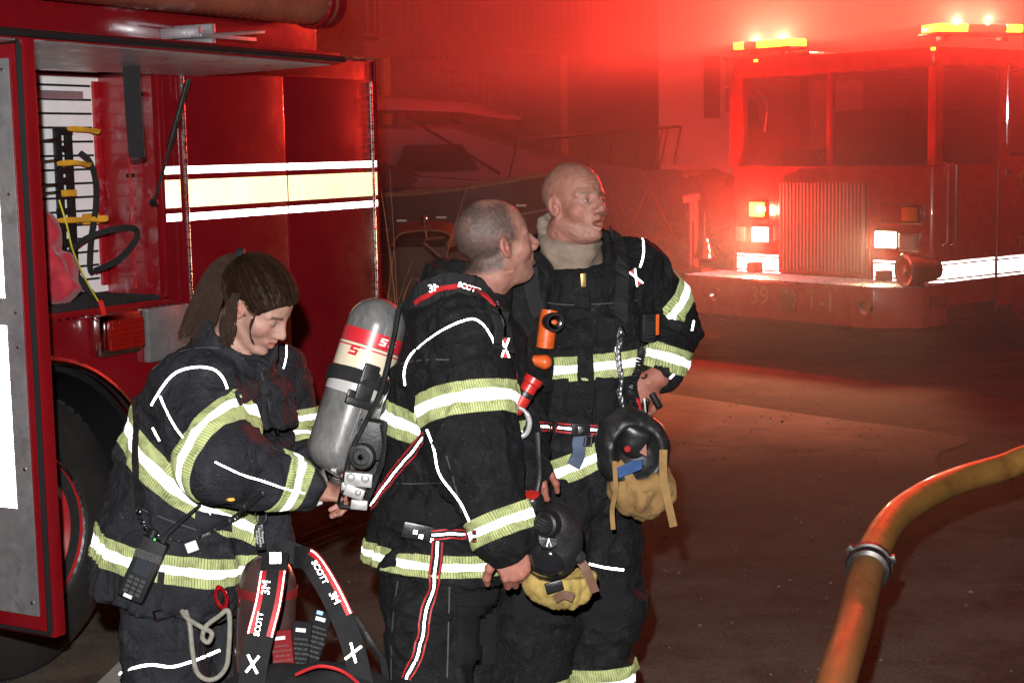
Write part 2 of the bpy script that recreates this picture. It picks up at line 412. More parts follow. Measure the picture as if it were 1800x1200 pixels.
def hand_prims(w, fdir, pdir, thumb, curls=(35,40,45,50), tcurl=25, s=1.0, spread=4):
    """w wrist, fdir towards the fingers, pdir out of the palm, thumb = +1/-1 side of the lateral axis fdir x pdir"""
    f = Vector(fdir).normalized(); n = Vector(pdir); n = (n-f*n.dot(f)).normalized(); l = f.cross(n)*thumb
    p = [Cap(w, w+f*.03, .026*s, .028*s, .015)]
    w = Vector(w)
    M3 = Matrix((f, l, n)).transposed()
    p += [Ell(w+f*.055*s, (.050*s,.042*s,.016*s), M3, .012), Ell(w+f*.035*s+l*.022*s+n*.008*s, (.032*s,.018*s,.016*s), M3, .012)]
    lens = ((.045,.027,.021),(.050,.031,.022),(.046,.029,.021),(.036,.022,.019)); base = (.030,.010,-.010,-.029)
    for i in range(4):
        a = 0; q = w+f*(.092-.004*abs(i-1))*s+l*base[i]*s; c = curls[i]; r = (.0095,.0095,.009,.008)[i]*s
        d0 = Matrix.Rotation(R_(spread*(1.2-i)), 3, n) @ f if thumb > 0 else Matrix.Rotation(R_(-spread*(1.2-i)), 3, n) @ f
        p.append(Cap(w+f*.06*s+l*base[i]*s, q, r*1.1, r*1.05, .006))
        for j in range(3):
            a += c*(1, 1.15, .8)[j]; d = d0*math.cos(R_(a))+n*math.sin(R_(a)); q2 = q+d*lens[i][j]*s
            p.append(Cap(q, q2, r*(1-.07*j), r*(.93-.08*j), .003)); q = q2
    q = w+f*.030*s+l*.030*s+n*.006*s
    for j, (L, a) in enumerate(((.040, 48), (.032, 48-tcurl*.6), (.026, 48-tcurl*1.2))):
        d = (f*math.cos(R_(a))+l*math.sin(R_(a))+n*(.25+.012*tcurl*j)).normalized(); q2 = q+d*L*s
        p.append(Cap(q, q2, (.0125-.0012*j)*s, (.0115-.0014*j)*s, .006)); q = q2
    return p
def body_prims(J):
    f = J['fwd']; l = J['left']
    p = []
    st = [(J['pelvis'],.14,.10),(J['pelvis']*.55+J['chest']*.45,.12,.09),(J['chest'],.14,.10),(J['neckb'],.07,.06)]
    for a, b in zip(st, st[1:]): p.append(Eco(a[0], b[0], l, (a[1],a[2]), (b[1],b[2]), .06))
    hc = J['head']; nk = J.get('neckr', .058)
    p.append(Cap(J['neckb'], hc+J['H']@Vector((-.03,0,-.07)), nk*1.08, nk*.95, .03))
    for s in 'LR':
        p += [Cap(J['neckb'], J['sh'+s], .05, .05, .05), Cap(J['sh'+s], J['el'+s], .048, .040, .03), Cap(J['el'+s], J['wr'+s], .040, .027, .02)]
        p += [Cap(J['hip'+s], J['kn'+s], .075, .055, .05), Cap(J['kn'+s], J['an'+s], .052, .038, .03),
              Cap(J['an'+s], J['an'+s]+f*.14+Vector((0,0,-.05)), .038, .03, .03)]
    return p
def anis(V, a, d, sa, sp):
    """coordinates stretched so that noise runs in rings round the axis d"""
    d = np3(Vector(d).normalized()); q = V-np3(a); t = q@d; return (q-t[:,None]*d)*sp+t[:,None]*d*sa
class Garment:
    def __init__(s, name, groups, parent, mt, h=.006, folds=None, seed=1, amp=.007, sub=None, label=None):
        """groups: {name: [prims]}; the surface is their smooth union, folded"""
        prims = []
        for g, ps in groups.items():
            for q in ps: prims.append(q)
        prims += sub or []
        V, F = sdf_mesh(prims, h); N = vnormals(V, F)
        gl = list(groups); ds = np.stack([np.min([q.d(V.astype(np.float32)) for q in groups[g] if q.op == 'u'], axis=0) for g in gl], 1)
        s.g = np.argmin(ds, 1); s.gl = gl
        w = np.exp(-ds/.02); w /= w.sum(1, keepdims=True)
        D = np.zeros(len(V))
        for i, g in enumerate(gl):
            fo = (folds or {}).get(g)
            if fo is None: q = V*np.array([5,5,3.2]); a_ = amp
            else: a, d, sa, sp, a_ = fo; q = anis(V, a, d, sa, sp)
            wq = q+.9*np.stack([vnoise(V, 7, seed+k) for k in range(3)], 1)
            r = vnoise(wq, 1.0, seed+i*3); rid = 1-np.abs(r)*2.6; rid = np.where(rid > 0, rid**1.0, rid*.55)
            r2 = vnoise(wq, 2.1, seed+i*3+1); rid2 = 1-np.abs(r2)*2
            D += w[:,i]*a_*(rid*1.25+rid2*.75+(1-np.abs(vnoise(wq, 4.3, seed+i*3+2))*2)*.30)
        D += .0016*fbm(V, 45, 2, seed)
        V = V+N*D[:,None]; s.V, s.F = V, F; s.N = vnormals(V, F)
        s.o = np_obj(name, V, F, mt, parent, label=label)
        s.bvh = BVHTree.FromPolygons([Vector(v) for v in V], [tuple(int(k) for k in f) for f in F])
        s.groups = groups
    def on(s, u, v, off=.004, dmin=0):
        d = ray(u, v).normalized(); o = CAM
        for _ in range(4):
            h, n, i, t = s.bvh.ray_cast(o, d)
            if h is None: break
            if (h-CAM).dot(_F0) > dmin: return h+n*off*(1 if n.dot(d) < 0 else -1), (n if n.dot(d) < 0 else -n)
            o = h+d*.001
        best = None
        for k in range(40):
            p = CAM+ray(u, v)*(3.5+k*.03); h, n, i, t = s.bvh.find_nearest(p)
            if best is None or t < best[0]: best = (t, h, n)
        return best[1]+best[2]*off, best[2]
    def band(s, name, mt, group, c, n, w, parent=None, label=None, off=.0045, keep=None, R=9):
        c = Vector(c); n = Vector(n).normalized(); gi = [s.gl.index(g) for g in ([group] if isinstance(group, str) else group)]
        cn, nn = np3(c), np3(n); t = (s.V-cn)@nn; r = np.linalg.norm(s.V-cn, axis=1)
        okv = (np.abs(t) < w/2+.02) & np.isin(s.g, gi) & (r < R)
        if keep is not None: okv &= keep(s.V)
        Fk = s.F[okv[s.F].all(1)]; used = np.unique(Fk); mp = -np.ones(len(s.V), int); mp[used] = np.arange(len(used))
        bm = bmesh.new(); vs = [bm.verts.new(s.V[i]) for i in used]
        for f in mp[Fk]: bm.faces.new([vs[k] for k in f])
        for sg in (1, -1):
            bmesh.ops.bisect_plane(bm, geom=bm.verts[:]+bm.edges[:]+bm.faces[:], plane_co=c+n*sg*w/2, plane_no=n*sg, clear_outer=True)
        bm.normal_update(); bm.verts.index_update(); bm.verts.ensure_lookup_table()
        # seam and creases of the sewn tape follow the cloth a little less closely than the cloth itself
        M = frame(c, n); inv = M.inverted(); MBd = MB(); uvs = []
        rad = float(np.median(np.linalg.norm((s.V[used]-cn)-((s.V[used]-cn)@nn)[:,None]*nn, axis=1))) if len(used) else .1
        for v in bm.verts:
            MBd.v.append(tuple(v.co+v.normal*off)); q = inv @ v.co; uvs.append((math.atan2(q.y, q.x)*rad, q.z/w+.5))
        nv = len(bm.verts)
        for v in bm.verts: MBd.v.append(tuple(v.co-v.normal*.003)); uvs.append(uvs[v.index])
        for f in bm.faces: MBd.f.append(tuple(v.index for v in f.verts)); 
        for e in bm.edges:
            if len(e.link_faces) == 1:
                l = e.link_loops[0]; a, b = l.vert.index, l.link_loop_next.vert.index; MBd.f.append((b, a, a+nv, b+nv))
        bm.free()
        if not MBd.f: print('EMPTY BAND', name); return None
        return np_obj(name, np.array(MBd.v), MBd.f, mt, parent or s.o, uv=np.array(uvs), label=label)
    def line(s, px, n=5, off=.003, dmin=0):
        """pixel polyline draped over the cloth: points and normals"""
        q = smoothpts([(a, b, 0) for a, b in px], n); out = [s.on(a.x, a.y, off, dmin) for a in q]
        P_ = [a for a, _ in out]; N_ = [b for _, b in out]
        # median smoothing of depth jumps
        for _ in range(2):
            P2 = P_[:]
            for i in range(1, len(P_)-1): P2[i] = (P_[i-1]+P_[i]*2+P_[i+1])/4
            P_ = P2
        return P_, N_
    def piping(s, px, w=.006, t=.004, name='reflective_piping', mt=None, dmin=0, n=5, parent=None, label=None, off=.003):
        p, nn = s.line(px, n, off, dmin)
        return MB().tube(p, w, flat=(w, t), up=nn).build(name, mt or M_PIPE, parent or s.o, world=True, label=label)
def patch(cloth, name, quad, mt, off=.007, t=.006, n=(12,9), label=None):
    (a, b, c, d) = [Vector((*q, 0)) for q in quad]; nu, nv = n; P1, N1 = [], []
    for j in range(nv+1):
        for i in range(nu+1):
            p = (a.lerp(b, i/nu)).lerp(d.lerp(c, i/nu), j/nv); h, nn = cloth.on(p.x, p.y, off); P1.append(h); N1.append(nn)
    mbd = MB(); k = len(P1); V = P1+[p-nn*t for p, nn in zip(P1, N1)]; Fs = []
    for j in range(nv):
        for i in range(nu): q = j*(nu+1)+i; Fs += [(q, q+1, q+nu+2, q+nu+1), (k+q, k+q+nu+1, k+q+nu+2, k+q+1)]
    ring = [i for i in range(nu+1)]+[j*(nu+1)+nu for j in range(1, nv+1)]+[nv*(nu+1)+i for i in range(nu-1, -1, -1)]+[j*(nu+1) for j in range(nv-1, 0, -1)]
    for i in range(len(ring)): x, y = ring[i], ring[(i+1) % len(ring)]; Fs.append((x, y, y+k, x+k))
    o = mbd.add(V, Fs).build(name, mt, cloth.o, world=True, label=label)
    return o

M_PIPE = retro('reflective piping', (.9,.9,.92), .5, .4)
M_BAND = retro('reflective trim tape', (.60,.62,.62), .20, .42, hatch=(.34,.38,.17))
M_COAT_B = mat('black turnout cloth', (.0062,.0063,.0075), .82, var=.35, vs=9, bump=.9, bs=420, spec=.25, dirt=(.05,.045,.04,.25), ds=22)
M_COAT_G = mat('charcoal turnout cloth', (.0175,.0185,.023), .85, var=.22, vs=9, bump=.9, bs=420, spec=.22, dirt=(.07,.07,.075,.25), ds=18)
M_SKIN = mat('skin', attr='Col', rough=.46, var=.26, vs=70, bump=.42, bs=380, spec=.42, sss=.10, rvar=.2)
M_EYE = mat('eyeball', attr='Col', rough=.12, var=0.02, spec=.6)
M_HOOD = mat('knitted hood cloth', (.21,.160,.125), .9, var=.2, vs=20, bump=.8, bs=300, spec=.2)
M_BLKW = mat('black webbing', (.012,.012,.013), .7, var=.3, vs=30, bump=.8, bs=500, spec=.35)
M_BLKP = mat('black hard plastic', (.012,.012,.013), .34, var=.25, vs=12, bump=.12, bs=200, spec=.5, rvar=.12)
M_RUB = mat('black rubber', (.014,.014,.015), .45, var=.3, vs=14, bump=.3, bs=120, spec=.45, dirt=(.08,.07,.06,.3), ds=16)
M_STEEL = mat('brushed steel', (.55,.55,.56), .28, metal=1, var=.2, vs=20, rvar=.12)
M_CHROME = mat('chrome', (.75,.75,.76), .1, metal=1, var=.08, vs=9, rvar=.06)
M_GOLD = mat('brass', (.55,.38,.14), .35, metal=.8, var=.2, vs=30)
M_BOOT = mat('boot rubber', (.02,.02,.02), .5, var=.3)
M_REDP = mat('red plastic', (.42,.02,.015), .35, var=.2, vs=14, spec=.5)
M_ORG = mat('orange plastic', (.55,.085,.012), .4, var=.25, vs=14, spec=.5, dirt=(.05,.02,.01,.5), ds=20)
M_LBL = mat('white label', (.6,.6,.6), .5, var=.1)
def mid(a, b, t): return a+(b-a)*t
def Xl(yaw): a = R_(yaw); return Vector((math.cos(a), math.sin(a), 0)), Vector((-math.sin(a), math.cos(a), 0))
def skin_cols(V, H, hc, base, s=1.0, kind=''):
    inv = np.array([list(r) for r in H.transposed()]); q = (V-np3(hc))@inv.T/s
    x, y, z = q[:,0], q[:,1], q[:,2]
    C = np.tile(np.array(base), (len(V), 1)); n = fbm(V, 30, 3, 5)
    def blend(m_, c): 
        m_ = np.clip(m_, 0, 1)[:,None]; C[:] = C*(1-m_)+np.array(c)*m_
    near = (np.linalg.norm(q, axis=1) < .22)
    g = lambda cx, cy, cz, rx, ry, rz, e=1.6: np.exp(-(((x-cx)/rx)**2+((np.abs(y)-cy)/ry)**2+((z-cz)/rz)**2)*e)*near
    flush = tuple(b*k for b, k in zip(base, (1.02,.62,.60)))
    blend(g(.068,.046,-.034,.03,.026,.024)*.55, flush); blend(g(.113,0,-.033,.018,.018,.014)*.5, flush)
    blend(g(-.01,.085,-.006,.03,.02,.04)*.6, tuple(b*k for b, k in zip(base, (1.0,.60,.56))))
    lip = tuple(b*k for b, k in zip(base, (.86,.42,.42)))
    blend(g(.097,0,-.066,.016,.026,.0125,1.2)*1.1*(x > .078), lip)
    brow = (.06,.035,.02) if kind == 'w' else (.12,.08,.055)
    bz = .0215-.09*np.clip(np.abs(np.abs(y)-.030)-.004, 0, 1)
    blend((np.exp(-((z-bz)/.0042)**2)*((np.abs(y) > .012) & (np.abs(y) < .052))*(x > .045)*near)*(1.0 if kind == 'w' else .75), brow)
    blend(g(.089,.032,-.002,.01,.0165,.0075,1.2)*.7*(1 if kind == 'w' else .6), (.05,.03,.025))
    if kind == 'b':      # buzz cut, thin on top
        line = .012+.15*np.clip(x, -1, 1)**2*0
        hair = np.clip((z-(-.055+.55*np.clip(x+.02, 0, 1)))/.02, 0, 1)*np.clip((.050-x)/.03, 0, 1)*near
        hair *= 1-.0*z; top = np.clip((z-.095)/.03, 0, 1)*np.clip((x+.055)/.03, 0, 1)*np.clip((.05-np.abs(y))/.02, 0, 1)
        side = np.clip((z+.075)/.02, 0, 1)*np.clip((-x-.005)/.02, 0, 1)*near
        hair = np.maximum(hair*np.clip((z+.01)/.02, 0, 1), side)
        hair = hair*(1-.72*top)*(.92+.08*n)
        ear = np.exp(-(((x+.008)/.026)**2+((np.abs(y)-.088)/.012)**2+((z+.006)/.04)**2)*1.2); hair *= 1-np.clip(ear*1.6, 0, 1)
        burn = np.clip(1-np.abs(x-.012)/.012, 0, 1)*np.clip((z+.045)/.02, 0, 1)*np.clip((.03-z)/.03, 0, 1)*(np.abs(y) > .05)
        hair = np.maximum(hair, burn*.8)
        fl = 1+.35*vnoise(V, 260, 4)
        blend(hair*.9, (.045,.036,.033)); C *= np.where(hair[:,None] > .3, fl[:,None], 1)
        st = np.clip((-z-.045)/.03, 0, 1)*np.clip((x+.0)/.03, 0, 1)*near; blend(st*.22, (.16,.12,.1))
    if kind == 'o':      # shaved crown and sides
        side = np.clip((z+.055)/.02, 0, 1)*np.clip((.0-x)/.05, 0, 1)*np.clip((.105-z)/.04, 0, 1)*near
        blend(side*.35*(.9+.3*n), (.16,.125,.10))
        st = np.clip((-z-.05)/.03, 0, 1)*np.clip((x)/.03, 0, 1)*near; blend(st*.15, (.2,.15,.13))
    return np.clip(C, 0, 1)
CREASE = {'o': [((.104,.019,-.036),(.086,.037,-.078),.0035,.0035),((.086,.018,-.016),(.078,.046,-.020),.003,.002),((.094,.004,.030),(.094,.004,.046),.003,.002),((.094,-.03,.050),(.090,.045,.053),.003,.0022),((.088,-.03,.064),(.085,.04,.066),.003,.0018),((.073,.050,.004),(.062,.062,.012),.0025,.0018),((.073,.050,-.002),(.060,.063,-.006),.0025,.0018),((.084,.024,-.092),(.075,.034,-.104),.003,.002),((.02,.065,-.09),(.05,.045,-.118),.004,.003),((-.02,.07,-.09),(-.07,.045,-.075),.004,.003),((-.11,.03,-.03),(-.115,-.03,-.03),.004,.003),((.092,.045,.012),(.088,.018,.010),.002,.0015)],
 'b': [((.104,.019,-.036),(.088,.036,-.074),.003,.0028),((.073,.050,.002),(.060,.063,.006),.0025,.0016),((.093,-.03,.046),(.090,.045,.050),.003,.0018),((-.10,.045,-.045),(-.105,-.045,-.045),.004,.0035),((-.09,.05,-.075),(-.095,-.05,-.075),.004,.0030),((.0,.07,-.075),(-.05,.06,-.06),.004,.002)],
 'w': [((.102,.018,-.038),(.090,.030,-.062),.003,.0012)]}
def crease(V, N, H, hc, s, kind):
    inv = np.array([list(r) for r in H.transposed()]); q = (V-np3(hc))@inv.T/s; q[:,1] = q[:,1]
    for a, b, w, d in CREASE[kind]:
        for sg in (1,-1):
            A_ = np.array(a)*[1,sg,1]; B_ = np.array(b)*[1,sg,1]; ba = B_-A_; t = np.clip(((q-A_)@ba)/(ba@ba), 0, 1); dist = np.linalg.norm(q-A_-t[:,None]*ba, axis=1)
            V = V-N*(d*s*np.exp(-(dist/w)**2)*np.sin(np.pi*np.clip(t*.9+.05, 0, 1))**.5)[:,None]
            V = V+N*(d*.45*s*np.exp(-((dist-w*2.2)/w)**2))[:,None]
            if abs(a[1]+b[1]) < .02 and a[1]*b[1] < 0: break
    return V
def eyes(parent, H, hc, s, look, iris):
    for sg in (1, -1):
        c = Vector(hc)+H@(Vector((.0752,sg*.032,-.001))*s); look = Vector(look).normalized(); d = H@(Vector((1,0,0))*.55+look*.6) if False else (look+H@Vector((.6,0,0))).normalized()
        b = MB().lathe([(.0127*s*math.sin(a), .0127*s*math.cos(a)) for a in [math.pi*i/20 for i in range(21)]], frame(c, d), 24)
        V = np.array(b.v); t = (V-np3(c))@np3(d)/(.0127*s); C = np.tile(np.array([.34,.30,.28]), (len(V), 1))
        C[t > .87] = iris; C[t > .955] = (.01,.01,.01)
        me = np_obj('eye', V, b.f, M_EYE, parent, col=C)
def person(loc, label, J, base, kind, hp, hands, hs=1.0, h=.003, iris=(.08,.12,.16), look=(1,0,0)):
    root = thing('person', loc, label, 'person')
    prims = body_prims(J)+xf(head_prims(**hp), J['H'], J['head'], hs)
    for q in hands: prims += q
    V, F = sdf_mesh(prims, h); C = skin_cols(V, J['H'], J['head'], base, hs, kind)
    hn = vnoise(V, 26, 9)[:,None]; 
    dist = np.linalg.norm(V-np3(J['head']), axis=1); far = dist > .25
    C[far] *= (1+.15*hn[far])*np.array([1.02,.86,.82])
    N = vnormals(V, F); V = crease(V, N, J['H'], J['head'], hs, kind)+N*(.0009*fbm(V, 60, 2, 3))[:,None]
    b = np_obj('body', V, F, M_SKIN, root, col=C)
    eyes(root, J['H'], J['head'], hs, look, iris)
    return root, b
def legs(J, hipst, r, k=.05):
    """trouser primitives; hipst = stations of the seat; r = radii (thigh, knee, cuff)"""
    g = {'hip': []}
    for a, b in zip(hipst, hipst[1:]): g['hip'].append(Eco(a[0], b[0], J['left'], (a[1],a[2]), (b[1],b[2]), k))
    for s in 'LR':
        an = J['an'+s]
        g['leg'+s] = [Cap(J['hip'+s], J['kn'+s], r[0], r[1], k), Cap(J['kn'+s], an+Vector((0,0,.06)), r[1], r[2], .03)]
    return g
def boots(J, root, sgn=1):
    for s in 'LR':
        an = J['an'+s]; f = J['fwd']; a = Vector((an.x, an.y, .14)); b = Vector((an.x, an.y, .07))
        V, F = sdf_mesh([Cap(a+Vector((0,0,.15)), b, .062, .055, .02), Cap(b, Vector((an.x,an.y,.052))+f*.15, .055, .05, .04), Cap(Vector((an.x,an.y,.045))-f*.03, Vector((an.x,an.y,.045))+f*.17, .045, .048, .02)], .007)
        V[:,2] = np.maximum(V[:,2], 0.002); np_obj('boot', V, F, M_BOOT, root)

# ---------------------------------------------------------------- woman with the ponytail
fw, lf = Xl(-18)
H = rotm(-22, -34, 3)
Jw = dict(fwd=fw, left=lf, H=H, head=P(453,537,4.08), neckb=P(408,618,4.15), chest=P(385,735,4.2), pelvis=P(318,985,4.25), neckr=.050,
          shR=P(350,690,4.02), elR=P(392,812,3.86), wrR=P(545,862,3.98), shL=P(478,668,4.38), elL=P(505,775,4.42), wrL=P(560,842,4.18),
          hipR=P(290,1010,4.17), hipL=P(335,1010,4.32), knR=P(295,1210,4.15), knL=P(375,1200,4.3), anR=P(285,1390,4.2), anL=P(360,1380,4.35))
for k in ('anR','anL'): Jw[k].z = .08
hw = [hand_prims(Jw['wrR']+Vector((.01,0,0)), P(592,866,4.03)-Jw['wrR'], Vector((.25,.55,-.75)), 1, (46,50,54,56), 22, .92),
      hand_prims(Jw['wrL'], P(604,868,4.1)-Jw['wrL'], Vector((.1,-.4,.6)), 1, (40,44,48,50), 30, .92)]
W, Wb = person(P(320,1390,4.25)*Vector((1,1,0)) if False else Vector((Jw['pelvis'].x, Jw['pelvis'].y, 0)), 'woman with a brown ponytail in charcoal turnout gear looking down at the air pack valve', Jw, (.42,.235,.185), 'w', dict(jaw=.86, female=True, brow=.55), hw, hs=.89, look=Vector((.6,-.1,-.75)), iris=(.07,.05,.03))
ts = [(P(400,628,4.16),.125,.110),(P(392,668,4.17),.205,.150),(P(388,735,4.18),.215,.190),(P(352,830,4.2),.215,.200),(P(322,930,4.22),.215,.205),(P(298,1040,4.24),.225,.215)]
gw = {'torso': [Eco(a[0], b[0], lf, (a[1],a[2]), (b[1],b[2]), .05) for a, b in zip(ts, ts[1:])],
      'armR': [Cap(Jw['shR'], Jw['elR'], .105, .098, .06), Cap(Jw['elR'], mid(Jw['elR'], Jw['wrR'], .86), .092, .058, .03)],
      'armL': [Cap(Jw['shL'], Jw['elL'], .10, .085, .05), Cap(Jw['elL'], mid(Jw['elL'], Jw['wrL'], .86), .080, .056, .03)],
      'collar': [Eco(P(400,640,4.15), P(428,585,4.10), lf, (.115,.110), (.092,.100), .02)]}
subw = [Eco(P(422,612,4.11), P(445,560,4.07), lf, (.070,.085), (.085,.115), .012, 's')]
cW = Garment('coat', gw, W, M_COAT_G, folds={'armR': (Jw['elR'], Jw['wrR']-Jw['elR'], 9, 4, .009), 'armL': (Jw['elL'], Jw['wrL']-Jw['elL'], 9, 4, .008), 'torso': (ts[3][0], Vector((.25,0,1)), 2.6, 6.0, .011), 'collar': (ts[0][0], (0,0,1), 6, 5, .003)}, seed=3, sub=subw)
pw = legs(Jw, [(P(318,950,4.22),.16,.14),(P(315,1030,4.24),.175,.15)], (.115,.105,.10))
tW = Garment('trousers', pw, W, M_COAT_G, h=.007, folds={'legR': (Jw['knR'], (0,0,1), 9, 5, .009), 'legL': (Jw['knL'], (0,0,1), 9, 5, .009)}, seed=8)
boots(Jw, W)
cW.band('reflective_band', M_BAND, 'armR', P(385,787,3.9), P(450,822,3.86)-P(330,748,3.95), .078, R=.15)
cW.band('reflective_band', M_BAND, 'armR', P(507,836,3.95), Jw['wrR']-Jw['elR'], .07)
cW.band('reflective_band', M_BAND, 'armL', P(520,735,4.42), P(512,780,4.4)-P(500,690,4.4), .05)
cW.band('reflective_band', M_BAND, 'armL', P(535,800,4.3), Jw['wrL']-Jw['elL'], .055)
nb = (P(230,725,4.2)-P(400,868,4.0)).cross(lf); cW.band('reflective_band', M_BAND, 'torso', P(310,800,4.2), Vector((.80,.0,1)), .082)
cW.band('reflective_band', M_BAND, 'torso', P(300,958,4.23), Vector((.20,.02,1)), .080)
for px in ([(268,712),(290,676),(312,654),(345,646),(375,650),(392,666),(399,684)], [(283,697),(300,735),(322,768),(340,782)], [(378,812),(420,832),(465,845),(500,858),(535,866)], [(270,752),(282,774)], [(502,603),(503,625),(498,648)]):
    cW.piping(px, .0045 if px[0][0] == 268 else .0035)
tW.piping([(208,1183),(260,1168),(300,1172),(340,1160),(385,1142)], .0065)

# ---------------------------------------------------------------- man with the air pack
fw, lf = Xl(14)
H = rotm(24, 12, 0)
J1 = dict(fwd=fw, left=lf, H=H, head=P(873,428,4.05), neckb=P(826,540,4.12), chest=P(805,700,4.15), pelvis=P(775,965,4.18), neckr=.062,
          shR=P(812,596,3.97), elR=P(832,800,3.90), wrR=P(893,958,3.86), shL=P(850,596,4.33), elL=P(900,740,4.4), wrL=P(925,870,4.2),
          hipR=P(755,1000,4.09), hipL=P(800,1000,4.27), knR=P(755,1210,4.05), knL=P(835,1210,4.3), anR=P(742,1400,4.1), anL=P(830,1400,4.35))
for k in ('anR','anL'): J1[k].z = .08
h1 = [hand_prims(J1['wrR']-Vector((.004,0,-.012)), Vector((.12,-.02,-.42)), Vector((-.15,.9,.1)), -1, (52,56,60,62), 35, 1.0),
      hand_prims(J1['wrL'], Vector((.1,-.1,-.4)), Vector((.3,-.9,.1)), 1, (50,55,60,60), 35, 1.0)]
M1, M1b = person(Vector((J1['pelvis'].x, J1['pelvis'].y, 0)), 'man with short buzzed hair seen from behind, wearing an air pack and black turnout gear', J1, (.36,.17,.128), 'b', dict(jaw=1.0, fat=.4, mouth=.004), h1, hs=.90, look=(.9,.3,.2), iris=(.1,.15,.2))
ts = [(P(822,528,4.12),.115,.100),(P(812,572,4.13),.20,.135),(P(806,660,4.14),.225,.170),(P(798,760,4.15),.215,.170),(P(782,880,4.16),.200,.165),(P(770,1000,4.17),.220,.186)]
g1 = {'torso': [Eco(a[0], b[0], lf, (a[1],a[2]), (b[1],b[2]), .05) for a, b in zip(ts, ts[1:])],
      'armR': [Cap(J1['shR'], J1['elR'], .108, .100, .06), Cap(J1['elR'], mid(J1['elR'], J1['wrR'], .90), .096, .066, .03)],
      'armL': [Cap(J1['shL'], J1['elL'], .105, .095, .06), Cap(J1['elL'], mid(J1['elL'], J1['wrL'], .9), .09, .07, .03)],
      'collar': [Eco(P(812,560,4.12), P(824,470,4.09), lf, (.128,.125), (.098,.112), .02)]}
sub1 = [Eco(P(826,530,4.10), P(836,455,4.08), lf, (.070,.085), (.088,.102), .012, 's')]
c1 = Garment('coat', g1, M1, M_COAT_B, folds={'armR': (J1['elR'], J1['wrR']-J1['elR'], 10, 4, .009), 'armL': (J1['elL'], J1['wrL']-J1['elL'], 9, 4, .008), 'torso': (ts[3][0], Vector((0,0,1)), 2.6, 6.0, .011), 'collar': (ts[0][0], (0,0,1), 5, 5, .003)}, seed=13, sub=sub1)
p1 = legs(J1, [(P(776,950,4.16),.15,.13),(P(774,1040,4.17),.165,.145)], (.118,.112,.108))
t1 = Garment('trousers', p1, M1, M_COAT_B, h=.007, folds={'legR': (J1['knR'], (0,0,1), 9, 5, .010), 'legL': (J1['knL'], (0,0,1), 9, 5, .010)}, seed=18)
boots(J1, M1)
c1.band('reflective_band', M_BAND, 'armR', P(815,712,3.93), P(820,800,3.9)-P(800,640,3.95), .080)
c1.band('reflective_band', M_BAND, 'armR', P(874,925,3.87), J1['wrR']-J1['elR'], .066)
c1.band('reflective_band', M_BAND, 'torso', P(800,738,4.15), Vector((.14,.0,1)), .078)
c1.band('reflective_band', M_BAND, 'torso', P(770,972,4.17), Vector((.06,.1,1)), .056)
for px in ([(713,676),(712,652),(722,626),(745,602),(775,582),(805,568),(833,561),(852,575),(864,595),(871,612)], [(752,755),(765,790),(772,830),(795,862),(812,884),(826,915)]): c1.piping(px, .0035)

# ---------------------------------------------------------------- bald man with his hand on his hip
fw, lf = Xl(-66)
H = rotm(-50, 9, -3)
J2 = dict(fwd=fw, left=lf, H=H, head=P(1011,359,4.28), neckb=P(1000,465,4.38), chest=P(1015,590,4.4), pelvis=P(1005,850,4.42), neckr=.066,
          shR=P(905,500,4.25), elR=P(893,690,4.22), wrR=P(925,838,4.03), shL=P(1118,484,4.47), elL=P(1172,580,4.55), wrL=P(1160,664,4.33),
          hipR=P(960,885,4.35), hipL=P(1045,880,4.45), knR=P(945,1070,4.3), knL=P(1058,1060,4.4), anR=P(932,1350,4.35), anL=P(1035,1350,4.45))
for k in ('anR','anL'): J2[k].z = .08
h2 = [hand_prims(J2['wrL']+Vector((-.012,0,.012)), P(1128,706,4.31)-J2['wrL'], Vector((-.3,.8,-.2)), 1, (58,60,62,64), 30, .9),
      hand_prims(J2['wrR']+Vector((.0,0.02,.035)), Vector((.10,-.22,-.30)), Vector((.10,.5,-.6)), 1, (50,56,60,64), 45, .86)]
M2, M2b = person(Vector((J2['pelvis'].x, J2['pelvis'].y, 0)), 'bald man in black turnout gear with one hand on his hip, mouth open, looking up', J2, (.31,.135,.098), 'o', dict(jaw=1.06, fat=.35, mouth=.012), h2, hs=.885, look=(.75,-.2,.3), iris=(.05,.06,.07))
ts = [(P(1003,452,4.36),.115,.105),(P(1008,490,4.38),.205,.135),(P(1013,580,4.40),.205,.165),(P(1020,700,4.41),.185,.165),(P(1015,770,4.42),.190,.170),(P(998,842,4.43),.205,.185)]
g2 = {'torso': [Eco(a[0], b[0], lf, (a[1],a[2]), (b[1],b[2]), .05) for a, b in zip(ts, ts[1:])],
      'armL': [Cap(J2['shL'], J2['elL'], .100, .082, .06), Cap(J2['elL'], mid(J2['elL'], J2['wrL'], .86), .080, .054, .03)],
      'armR': [Cap(J2['shR'], J2['elR'], .100, .09, .06), Cap(J2['elR'], mid(J2['elR'], J2['wrR'], .9), .09, .06, .03)],
      'collar': [Eco(P(1003,475,4.36), P(1000,415,4.33), lf, (.130,.125), (.108,.105), .02)]}
sub2 = [Eco(P(1008,470,4.31), P(1004,405,4.29), lf, (.085,.090), (.102,.100), .012, 's')]
c2 = Garment('coat', g2, M2, M_COAT_B, folds={'armL': (J2['elL'], J2['wrL']-J2['elL'], 10, 4, .010), 'armR': (J2['elR'], J2['wrR']-J2['elR'], 9, 4, .008), 'torso': (ts[3][0], Vector((.05,0,1)), 2.6, 6.0, .011), 'collar': (ts[0][0], (0,0,1), 5, 5, .004)}, seed=23, sub=sub2)
hg = Eco(P(1003,470,4.36), P(1001,412,4.31), lf, (.085,.09), (.072,.080), .02)
